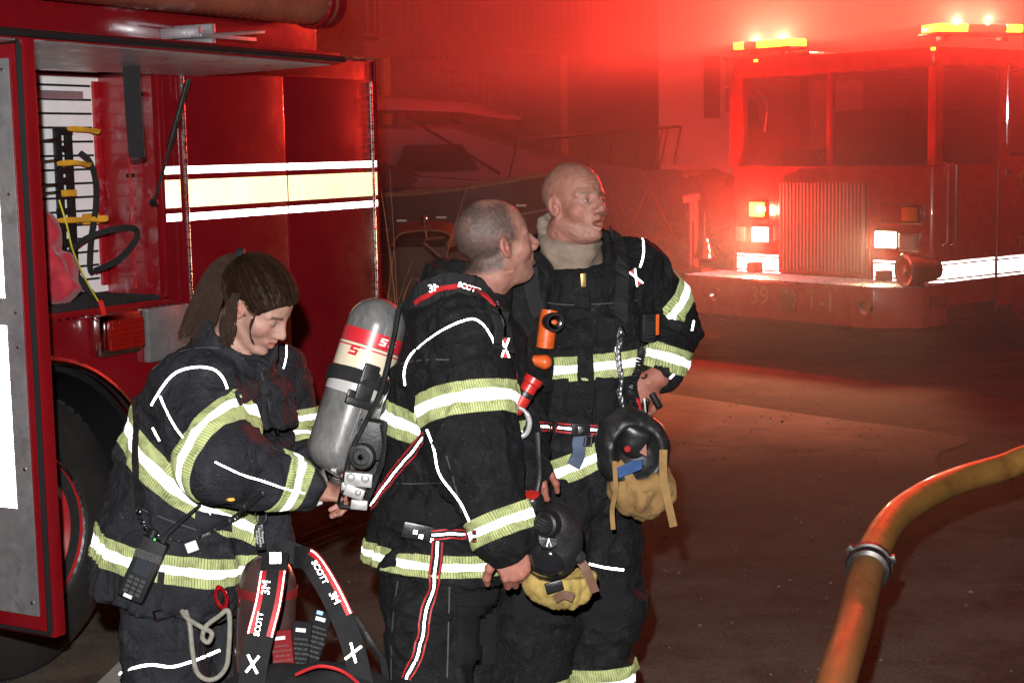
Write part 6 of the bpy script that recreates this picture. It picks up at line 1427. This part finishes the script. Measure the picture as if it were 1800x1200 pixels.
c = P(908,795,3.99); V, F = sdf_mesh([Cap(P(909,768,4.0), P(906,828,4.0), .018, .020, .01)], .004); o = np_obj('pouch', V-np3(c), F, M_BLUE, None); o.location = c; tag(o, 'narrow blue pouch in the gap between the two men', 'pouch')
# ---------------- masks
def mask(root, c, R3, netmt, s=1.0):
    """local x right, y up (towards the forehead), z out of the face; hangs face-out"""
    def T(p): return Vector(c)+R3@(Vector(p)*s)
    M4 = R3.to_4x4(); M4.translation = Vector(c)
    sh = xf([Ell((0,.005,0),(.078,.095,.055),None,.02), Ell((0,-.055,.03),(.05,.05,.045),None,.03), Ell((0,.0,-.045),(.066,.085,.05),None,.02,'s')], R3, c, s)
    V, F = sdf_mesh(sh, .004); np_obj('face_seal', V, F, M_RUB, root)
    V, F = sdf_mesh(xf([Ell((0,.03,.012),(.066,.058,.052),None,.01)], R3, c, s), .004); np_obj('visor', V, F, M_VISOR, root)
    q = MB().lathe([(0,.035),(.020,.034),(.024,.028),(.030,.026),(.034,.012),(.036,-.02)], M4 @ Matrix.Translation((0,-.055*s,.06*s)) @ Matrix.Scale(s, 4), 24).build('regulator', M_BLKP, root, world=True)
    g_ = MB()
    for k in range(4): g_.tube([T((-.016+.0035*k*0,-.055-.012+k*.008,.0965)), T((.016,-.055-.012+k*.008,.0965))], .0013, 4)
    g_.build('grille', M_STEEL, q, world=True)
    return T
# first mask: hangs below the hand, upside down
c = P(972,952,3.90); fz = Vector((-.45,-.85,.12)).normalized(); upv = Vector((-.34,.1,-1)); xr = upv.cross(fz).normalized(); yu = fz.cross(xr); R3 = Matrix((xr, yu, fz)).transposed()
mk1 = thing('breathing_mask', c, 'black breathing mask with yellow head netting hanging upside down between the two men', 'mask'); mask(mk1, c, R3, M_YTAN, 1.0)
V, F = sdf_mesh([Ell(P(985,1018,3.93), (.088,.06,.075), None, .03), Ell(P(985,975,3.93), (.12,.10,.055), None, .01, 's')], .004); N_ = vnormals(V, F); V = V+N_*(.009*fbm(V*np.array([1.6,1,.7]), 22, 3, 3))[:,None]; np_obj('head_netting', V, F, M_YTAN, mk1)
rg_ = MB().lathe([(0,.03),(.024,.03),(.028,.024),(.030,-.01),(.036,-.014),(.036,-.04)], frame(P(937,888,3.93), Vector((-.1,-.35,1))), 24).build('regulator_body', M_BLKP, mk1, world=True)
MB().lathe([(0,.034),(.019,.033),(.0195,.0305)], frame(P(937,888,3.93), Vector((-.1,-.35,1))), 24).build('red_cap', M_REDP, rg_, world=True)
Mv = frame(P(964,945,3.835), Vector((.1,-1,.15))); vv = MB().lathe([(0,.006),(.024,.005),(.029,-.002),(.029,-.012)], Mv, 24).build('voice_port', M_BLKP, mk1, world=True)
vg = MB()
for k in range(6): vg.tube([Mv@Vector((.020*math.cos(a), .020*math.sin(a), .0075)) for a in (k*math.pi/6, k*math.pi/6+math.pi)], .0012, 4)
vg.build('port_grille', M_STEEL, vv, world=True)
MB().box((-.011,-.0085,0),(.011,.0085,.002), face_M(P(976,920,3.835), (1,0,0), (0,.2,1))).build('sticker', M_LBL, mk1, world=True)
MB().tube(smoothpts([P(1008,975,3.90), P(1024,990,3.88), P(1036,1015,3.88), P(1046,1040,3.89)], 4), .01, flat=(.022,.004), up=[Vector((0,-1,.1))]*13).build('strap', mat('brown strap webbing', (.13,.06,.035), .7, var=.3, vs=20), mk1, world=True, smooth=False)
MB().tube(smoothpts([P(975,1052,3.85), P(992,1045,3.84), P(1008,1050,3.84)], 4), .01, flat=(.020,.004), up=[Vector((0,-1,.1))]*9).build('strap', MATS['brown strap webbing'], mk1, world=True, smooth=False)
MB().box((-.022,-.013,-.004),(.022,.013,.006), face_M(P(974,1030,3.845), (1,0,.25), (-.25,0,1))).build('strap_buckle', M_BLKP, mk1, world=True, bevel=.003)
MB().lathe([(0,.01),(.014,.009),(.017,0)], frame(P(1018,978,3.87), Vector((.3,-1,.2))), 14).build('strap_buckle', M_BLKP, mk1, world=True)
o = MB().tube(smoothpts([P(945,760,3.97)-P(945,760,3.97), P(947,800,3.96)-P(945,760,3.97), P(948,840,3.94)-P(945,760,3.97), P(940,876,3.93)-P(945,760,3.97)], 6), .008, 10).build('low_pressure_hose', M_RUB); o.location = P(945,760,3.97); tag(o, 'black rubber hose running down to the red capped mask regulator', 'hose')
# second mask at the belt of the bald man
c = P(1120,790,4.12); fz = Vector((.35,-.9,.1)).normalized(); upv = Vector((.12,.1,-1)); xr = upv.cross(fz).normalized(); yu = fz.cross(xr); R3 = Matrix((xr, yu, fz)).transposed()
mk2 = thing('breathing_mask', c, 'black breathing mask with tan netting hanging at the belt of the bald man', 'mask')
sh = [Ell(P(1112,790,4.14), (.098,.07,.105), None, .02), Ell(P(1095,760,4.14), (.06,.06,.06), None, .03), Ell(P(1122,800,4.08), (.062,.06,.07), None, .02, 's')]
V, F = sdf_mesh(sh, .004); N_ = vnormals(V, F); V = V+N_*(.003*fbm(V, 40, 2, 3))[:,None]; np_obj('face_seal', V, F, M_RUB, mk2)
V, F = sdf_mesh([Ell(P(1114,775,4.12), (.04,.035,.045), None, .01), Cap(P(1100,750,4.1), P(1135,765,4.1), .018, .014, .02)], .004); np_obj('nose_cup', V, F, M_BLKP, mk2)
MB().lathe([(0,.002),(.008,.001),(.009,-.004)], frame(P(1103,789,4.058), (0,-1,.1)), 14).build('red_button', mat('bright red plastic', (.26,.012,.012), .6, spec=.1), mk2, world=True)
MB().add([P(1084,822,4.08), P(1112,809,4.06), P(1130,806,4.07), P(1128,824,4.07), P(1104,834,4.07), P(1088,840,4.08)], [(0,1,2,3,4,5)]).build('pale_blue_lens', mat('pale blue lens film', (.035,.075,.19), .2, var=.3, vs=20), mk2, world=True)
MB().add([P(1124,795,4.07), P(1136,780,4.07), P(1137,802,4.07)], [(0,1,2)]).build('orange_reflector', mat('dull orange mask tab', (.16,.03,.01), .5), mk2, world=True)
V, F = sdf_mesh([Ell(P(1128,858,4.16), (.090,.07,.085), None, .03), Ell(P(1120,805,4.12), (.082,.10,.055), None, .01, 's'), Ell(P(1138,868,4.07), (.020,.03,.006), None, .004, 's')], .004); N_ = vnormals(V, F); V = V+N_*(.011*fbm(V*np.array([1.6,1,.7]), 20, 3, 5))[:,None]; np_obj('head_netting', V, F, M_TAN, mk2)
for px, w_ in (([(1166,790),(1166,840),(1174,880),(1184,925)], .020), ([(1080,810),(1082,860),(1076,895),(1078,930)], .012), ([(1086,812),(1105,835),(1120,860)], .022)):
    pts = smoothpts([P(u, v, 4.09) for u, v in px], 4); MB().tube(pts, .01, flat=(w_,.004), up=[Vector((0,-1,.1))]*len(pts)).build('strap', M_TAN, mk2, world=True, smooth=False)
# ---------------- bald man's things
zt_ = ctr(c2, 1022, 500, .006); zp, zn = c2.line([(1020,490),(1023,540),(1026,600),(1029,660),(1030,740)], 6, .004)
MB().tube(zp, .04, flat=(.045,.006), up=zn).build('storm_flap', M_COAT_B, c2.o, world=True, smooth=False)
MB().box((-.007,-.018,0),(.007,.018,.005), face_M(c2.on(1023,494,.012)[0], (1,.2,0), (0,0,1))).build('zip_pull', M_GOLD, c2.o, world=True, bevel=.002)
c, n_ = c2.on(962, 572, .03); f2 = thing('flashlight', c, 'orange right angle flashlight on the chest of the bald man', 'flashlight')
MB().tube([P(958,610,4.17), P(964,560,4.16), P(966,545,4.16)], [.024,.024,.022], 16).build('body', M_ORG, f2, world=True)
Mh = frame(P(972,566,4.13), Vector((.35,-1,.05))); hd_ = MB().lathe([(.018,-.03),(.024,-.02),(.026,.014),(.024,.018),(.019,.018),(.018,.012),(0,.010)], Mh, 24).build('head', M_BLKP, f2, world=True)
MB().lathe([(0,.0125),(.012,.012),(.0175,.014)], Mh, 20).build('lens', M_CHROME, hd_, world=True); MB().lathe([(0,.017),(.006,.016),(.007,.012)], Mh, 12).build('bulb', M_ORG, hd_, world=True)
c = P(948,634,4.15); V, F = sdf_mesh([Cap(P(936,632,4.15), P(957,636,4.15), .012, .020, .01)], .004); o = np_obj('orange_holster', V-np3(c), F, M_ORG, None); o.location = c; tag(o, 'orange holder tip poking out over the chest band of the bald man', 'holder')
cp_, cn_ = c2.line([(1086,578),(1085,600),(1083,630),(1086,660),(1084,695),(1088,720)], 6, .016); kc = thing('clip_chain', cp_[0], 'chain of steel snap clips hanging down the chest of the bald man', 'chain'); b = MB()
for i, p in enumerate(cp_):
    Mx = frame(p, cn_[i] if i % 2 else Vector((1,.3,0)), (0,0,1)); b.tube([Mx @ Vector((math.cos(a)*.013, math.sin(a)*.007, 0)) for a in [k*math.pi/6 for k in range(12)]], .0022, 5, closed=True)
b.build('links', M_STEEL, kc, world=True)
MB().tube(smoothpts([cp_[0]+Vector((0,-.004,.01)), cp_[0]+Vector((.008,-.008,-.01)), cp_[2]+Vector((.006,-.008,0)), cp_[4]+Vector((-.004,-.008,0))], 4), .0045, 8).build('snap', M_CHROME, kc, world=True)
c, n_ = c2.on(1126, 574, .025); r2 = thing('radio_microphone', c, 'black speaker microphone clipped near the left arm of the bald man', 'microphone'); Mx = face_M(c, (1,.4,0), (.12,0,1)); MB().box((-.022,-.038,-.014),(.022,.038,.016), Mx).build('case', M_BLKP, r2, world=True, bevel=.007)
MB().box((.016,-.02,.0165),(.026,.036,.02), Mx).build('orange_strip', M_ORG, r2, world=True, bevel=.003); kk = MB()
for k in range(5): kk.box((-.015,-.026+k*.009,.0165),(.010,-.022+k*.009,.018), Mx)
kk.build('speaker_slots', M_DARK, r2, world=True)
pth, pn = c2.line([(1120,610),(1110,650),(1098,690),(1104,715),(1122,712),(1130,690),(1124,660)], 7, .022); cc = []
L_ = len(pth)-1
for i in range(300):
    t_ = i/299*L_; k = min(int(t_), L_-1); p = pth[k].lerp(pth[k+1], t_-k); z = pn[k]; x = (pth[k+1]-pth[k]).normalized().cross(z); a = i*1.0; cc.append(p+x*math.cos(a)*.009+z*math.sin(a)*.009)
o = MB().tube([p-cc[0] for p in cc], .0028, 4).build('coiled_cord', M_RUB); o.location = cc[0]; tag(o, 'black coiled cord looping below the microphone of the bald man', 'cord')
bl = striped([(946,752),(985,753),(1012,754),(1040,754),(1075,756),(1100,758)], c2, .030, M2, 'belt', off=.012); c = ctr(c2, 1022, 755, .02)
MB().box((-.026,-.018,-.004),(.026,.018,.006), face_M(c, (1,.3,0), (0,0,1))).build('buckle', M_BLKP, bl, world=True, bevel=.003); MB().box((-.010,-.010,.006),(.010,.010,.010), face_M(c, (1,.3,0), (0,0,1))).build('buckle_button', M_STEEL, bl, world=True, bevel=.002)
bt2, bn2 = c2.line([(1018,768),(1014,790),(1012,815)], 4, .016); o = MB().tube([p-bt2[0] for p in bt2], .03, flat=(.036,.008), up=bn2).build('belt_pouch', mat('faded blue webbing', (.05,.07,.12), .7, var=.3, vs=14)); o.location = bt2[0]; tag(o, 'faded blue tool loop hanging from the belt of the bald man', 'tool loop')
MB().tube([p+Vector((.012,-.006,.0))-bt2[0] for p in (bt2[0], bt2[3], bt2[3]+Vector((.02,0,0)), bt2[0]+Vector((.02,0,0)))], .003, 6, closed=True).build('ring', M_STEEL, o)
xmark(c2, 1112, 488, .75, c2.o, .012, .5)
ss = wt(M2, 'harness_strap', [(1073,408),(1085,430),(1092,470),(1090,520),(1088,575)], c2, .040, M_BLKW, off=.006, t=.006)
ss = wt(M2, 'harness_strap', [(930,470),(935,520),(945,555)], c2, .040, M_BLKW, off=.006, t=.006)
for a, b_, nm, lb in (((1146,692),(1160,716),'screwdriver','short ribbed black rod poking out below the hand on the hip'),):
    p0_, p1_ = P(*a, 4.22), P(*b_, 4.2); n_s = 18; o = MB().lathe([(.0085+.0015*(i % 2), (p1_-p0_).length*i/n_s) for i in range(n_s+1)]+[(0,(p1_-p0_).length)], frame((0,0,0), p1_-p0_), 12).build(nm, M_BLKP); o.location = p0_; tag(o, lb, 'tool')
for i, (pl, mt, lb) in enumerate((([(1120,700),(1126,720),(1128,745)], MATS['red hose'], 'thin red cord hanging beside the coiled cord at the hip'), ([(1133,700),(1136,730),(1139,752)], M_STEEL, 'thin chain hanging at the hip beside the red cord'))):
    q = smoothpts([P(u, v, 4.18) for u, v in pl], 4); o = MB().tube([p-q[0] for p in q], .004, 6).build('cord' if i == 0 else 'chain', mt); o.location = q[0]; tag(o, lb, 'cord' if i == 0 else 'chain')
# ---------------- second air pack and bundle on the ground
D2 = 3.75
gp = thing('air_pack', P(520,1250,D2)*Vector((1,1,0)).x if False else Vector((P(540,1150,D2).x, P(540,1150,D2).y, 0)), 'second air pack standing on the ground between the woman and the man, straps uppermost', 'air pack')
cb_ = P(470,1030,4.0); MB().lathe([(0,.08),(.03,.075),(.055,.055),(.07,.02),(.074,-.03),(.074,-.45),(.05,-.50),(0,-.50)], frame(cb_, (.08,0,1)), 40).build('cylinder', mat('dull red cylinder wrap', (.055,.03,.028), .35, var=.3, vs=10, coat=.5), gp, world=True)
for z in (-.02,): MB().lathe([(.0745,z),(.0755,z+.001),(.0755,z+.022),(.0745,z+.023)], frame(cb_, (.08,0,1)), 40).build('cylinder_stripe', mat('dull red label', (.16,.008,.01), .6), gp, world=True)
def gstrap(px, d, w, name='shoulder_strap', mt=M_BLKW, n=6, t=.012):
    pts = smoothpts([P(u, v, dd) for (u, v), dd in zip(px, d)], n); up_ = [Vector((0,-1,.25))]*len(pts); return MB().tube(pts, w, flat=(w, t), up=up_).build(name, mt, gp, world=True, smooth=False), pts
s1_, q1 = gstrap([(485,975),(480,1010),(472,1060),(458,1115),(448,1165),(440,1230)], [3.8,3.74,3.7,3.68,3.66,3.66], .062)
s2_, q2 = gstrap([(520,978),(545,985),(575,1030),(602,1085),(622,1140),(640,1215)], [3.84,3.76,3.72,3.7,3.68,3.68], .052)
gstrap([(484,975),(500,968),(525,975)], [3.8,3.84,3.84], .05, 'collar_strap')
for q_, sg, par, w in ((q1, 1, s1_, .062), (q2, 1, s2_, .052)):
    for s in (.46,-.46) if par is s1_ else (-.46,):
        e = []
        for i in range(5, 19): t_ = (q_[i+1]-q_[i-1]).normalized(); e.append(q_[i]+t_.cross(Vector((0,-1,.25))).normalized()*s*w*.8+Vector((0,-.008,.002)))
        MB().tube(e, .014, flat=(.016,.003), up=[Vector((0,-1,.25))]*len(e)).build('red_edge', M_REDW, par, world=True, smooth=False)
        MB().tube([p+Vector((0,-.002,0))+(q_[7]-q_[6]).cross(Vector((0,-1,.25))).normalized()*s*w*.16 for p in e], .003, flat=(.0026,.002), up=[Vector((0,-1,.25))]*len(e)).build('reflective_edge', M_WHT, par, world=True, smooth=False)
def gtext(s, u, v, d, size, right, par): text(s, size, face_M(P(u, v, d), right, (-right[2],-.1,right[0])), M_WHT, par, ext=.001, world=True)
gtext('3M', 468, 1032, 3.675, .027, (.12,0,1), s1_) ; gtext('SCOTT', 455, 1096, 3.655, .018, (.22,0,1), s1_)
gtext('SCOTT', 562, 1005, 3.70, .019, (.45,0,-.9), s2_); gtext('3M', 588, 1050, 3.69, .024, (.45,0,-.9), s2_)
MB().box((-.013,-.013,-.002),(.013,.013,.002), face_M(P(484,980,3.74), (1,0,0), (0,.3,1))).build('reflective_patch', M_WHT, gp, world=True)
def gx(u, v, d, s, par, rot):
    Mx = face_M(P(u, v, d), (math.cos(rot),0,math.sin(rot)), (-math.sin(rot),-.05,math.cos(rot))); b = MB()
    for sx in (1,-1):
        for sy in (1,-1): b.tube([Mx@Vector((sx*.016*s,sy*.026*s,.001)), Mx@Vector((sx*.006*s,sy*.010*s,.001)), Mx@Vector((0,0,.001))], .006*s, flat=(.0065*s,.002), up=[Mx.to_3x3()@Vector((0,0,1))]*3)
    b.build('reflective_emblem', M_WHT, par, world=True, smooth=False)
gx(444, 1166, 3.645, .8, s1_, -.15); gx(621, 1146, 3.66, .8, s2_, -.35)
V, F = sdf_mesh([Ell(P(520,1230,3.75), (.20,.13,.085), None, .05), Ell(P(600,1225,3.72), (.12,.1,.07), None, .05)], .008); N_ = vnormals(V, F); V = V+N_*(.010*fbm(V, 12, 2, 3))[:,None]; np_obj('back_pad', V, F, M_BLKW, gp)
MB().tube(smoothpts([P(625,1085,3.78), P(650,1125,3.76), P(672,1160,3.78), P(680,1210,3.8)], 5), .009, 8).build('air_line', M_RUB, gp, world=True)
MB().tube(smoothpts([P(520,1185,3.62), P(560,1170,3.60), P(600,1178,3.60), P(630,1200,3.62)], 5), .004, 6).build('reflective_edge', M_REDW, gp, world=True)
MB().box((-.2,-.14,-.0),(.2,.14,.30), Matrix.Translation((P(540,1150,D2).x, P(540,1150,D2).y, .0))).build('base_frame', M_BLKP, gp, world=True, bevel=.02)
# battery packs / boxes lying beside it
M_BPK = mat('black battery plastic', (.012,.012,.014), .85, var=.3, vs=20, spec=.1)
specs = [((497,1150),3.80,.050,.115,-.10,M_REDP if False else mat('dark red printed film', (.16,.010,.012), .8, var=.15, spec=.12),'dark red battery pack with fine print beside the standing air pack'),
         ((527,1140),3.82,.046,.130,.12,M_BPK,'black battery pack with white warning label, middle one of the bundle'),
         ((556,1120),3.84,.046,.130,.30,M_BPK,'black battery pack with blue sticker, right one of the bundle')]
for i, ((u, v), d, w, h, rot, mt, lb) in enumerate(specs):
    c = P(u, v, d); Mx = face_M(c, (math.cos(-rot),0,math.sin(-rot)), (math.sin(rot),.25,math.cos(rot))); bp_ = thing('battery_pack', c, lb, 'battery', 'battery packs beside the standing air pack')
    MB().box((-w/2,-h/2,-.03),(w/2,h/2,.0), Mx).build('case', mt, bp_, world=True, bevel=.004)
    MB().box((-w*.32,h*.31,.0006),(w*.20,h*.38,.0016), Mx).build('label', M_LBL, bp_, world=True)
    if i == 2: MB().box((-w*.35,h*.42,.0006),(-w*.02,h*.49,.0016), Mx).build('blue_sticker', mat('light blue sticker', (.12,.28,.65), .4), bp_, world=True)
    rows = ['WARNING', 'READ MANUAL', 'BEFORE USE', 'DO NOT OPEN', 'KEEP AWAY', 'FROM FIRE', 'AND WATER']
    for k, s in enumerate(rows): text(s, .0068, Mx @ Matrix.Translation((0,h*.18-k*.0115,.0010)), M_DIM, bp_, name='printing', ext=.0002, world=True)
c = P(165,1180,5.3); o = MB().prism([(-.16,0),(.16,0),(.16,.17)], frame((0,0,0), (0,-1,0), (1,0,0)), -.1, .1).build('wheel_chock', mat('dull aluminium chock', (.35,.34,.32), .5, metal=.3, var=.2)); o.rotation_euler = (0,0,R_(50)); o.location = (c.x+.12, c.y, 0.005); tag(o, 'pale wheel chock on the ground in front of the rescue truck wheel', 'wheel chock')
# ================================================================= SMOKE
def smoke_mat():
    m = bpy.data.materials.new('smoke'); m.use_nodes = True; t = NT(m); t.n.clear(); out = t.new('ShaderNodeOutputMaterial'); v = t.new('ShaderNodeVolumePrincipled')
    tc = t.new('ShaderNodeTexCoord'); gen = t.new('ShaderNodeSeparateXYZ'); t.link(tc.outputs['Generated'], gen.inputs[0])
    def edge(s, w):    # fades to nothing towards both faces
        a = t.math('MINIMUM', s, t.math('SUBTRACT', 1.0, s)); mr = t.new('ShaderNodeMapRange'); mr.interpolation_type = 'SMOOTHSTEP'; t.link(a, mr.inputs[0]); mr.inputs[2].default_value = w; return mr.outputs[0]
    e = t.math('MULTIPLY', edge(gen.outputs[0], .28), edge(gen.outputs[1], .20)); zt = t.new('ShaderNodeMapRange'); zt.interpolation_type = 'SMOOTHSTEP'; t.link(gen.outputs[2], zt.inputs[0]); zt.inputs[1].default_value = 1.0; zt.inputs[2].default_value = .75
    e = t.math('MULTIPLY', e, zt.outputs[0])
    n = t.noise(tc.outputs['Object'], .42, 3, .55, .5); mr = t.new('ShaderNodeMapRange'); t.link(n, mr.inputs[0]); mr.inputs[1].default_value = .34; mr.inputs[2].default_value = .68; mr.inputs[3].default_value = .12; mr.inputs[4].default_value = 1.9
    hi = t.new('ShaderNodeMapRange'); t.link(gen.outputs[2], hi.inputs[0]); hi.inputs[1].default_value = 0; hi.inputs[2].default_value = .45; hi.inputs[3].default_value = .30; hi.inputs[4].default_value = 1.25
    rx = t.new('ShaderNodeMapRange'); rx.interpolation_type = 'SMOOTHSTEP'; t.link(gen.outputs[0], rx.inputs[0]); rx.inputs[1].default_value = .22; rx.inputs[2].default_value = .50; rx.inputs[3].default_value = .30; rx.inputs[4].default_value = 1.0; e = t.math('MULTIPLY', e, rx.outputs[0])
    d = t.math('MULTIPLY', t.math('MULTIPLY', e, mr.outputs[0]), hi.outputs[0]); d = t.math('MULTIPLY', d, SMOKE_D)
    t.link(d, v.inputs['Density']); v.inputs['Color'].default_value = (.82,.80,.80,1); v.inputs['Anisotropy'].default_value = .25
    t.link(v.outputs[0], out.inputs['Volume']); return m
SMOKE_D = .098
sm = MB().box((-6.5,6.5,.012),(15.,21.5,8.0)); so = sm.build('smoke', smoke_mat(), smooth=False); tag(so, 'drifting smoke glowing red round the fire engine', kind='stuff')
# ================================================================= LIGHT
w = bpy.data.worlds.new('World'); scn.world = w; w.use_nodes = True
nt = w.node_tree; bg = nt.nodes['Background']; sky = nt.nodes.new('ShaderNodeTexSky'); sky.sky_type = 'NISHITA'; sky.sun_disc = False
sky.sun_elevation = R_(-8); sky.sun_rotation = R_(200); nt.links.new(sky.outputs[0], bg.inputs[0]); bg.inputs[1].default_value = .05
def lamp(name, kind, loc, energy, col, size=.05, to=None, spot=60, blend=.5, diff=1.0):
    d = bpy.data.lights.new(name, kind); d.energy = energy; d.color = col; d.shadow_soft_size = size
    if kind == 'SPOT': d.spot_size = R_(spot); d.spot_blend = blend
    o = bpy.data.objects.new(name, d); COL.objects.link(o); o.location = loc
    if to is not None: o.rotation_euler = (Vector(to)-Vector(loc)).to_track_quat('-Z', 'Y').to_euler()
    return o
lamp('camera_flash', 'SPOT', FLASH, 1250, (1,.97,.95), .025, P(800,470,5), 62, .6)
for i, p in enumerate(BEACONS):
    dv_ = eB*.16 if i == 0 else LBD
    for s in (1,-1): lamp('beacon_lamp', 'POINT', p+dv_*s+Vector((0,0,.057)), 1150, (1,.038,.021), .010)
for p in HEADL: lamp('headlight_lamp', 'SPOT', p, 330, (1,.46,.24), .07, p+Vector((-eC.x*5+1.2,-eC.y*5-1.6,-1.6)), 95, 1.0)
lamp('flasher_lamp', 'POINT', REDL, 380, (1,.03,.015), .05)
scn.view_settings.view_transform = 'Standard'; scn.view_settings.look = 'None'; scn.view_settings.gamma = 1; scn.view_settings.exposure = 0
scn.cycles.use_denoising = True
try: scn.cycles.denoiser = 'OPENIMAGEDENOISE'
except Exception: pass
scn.cycles.max_bounces = 5; scn.cycles.volume_bounces = 0; scn.cycles.caustics_reflective = False; scn.cycles.caustics_refractive = False
scn.cycles.sample_clamp_indirect = 4; scn.cycles.volume_step_rate = 3.0; scn.cycles.volume_max_steps = 96
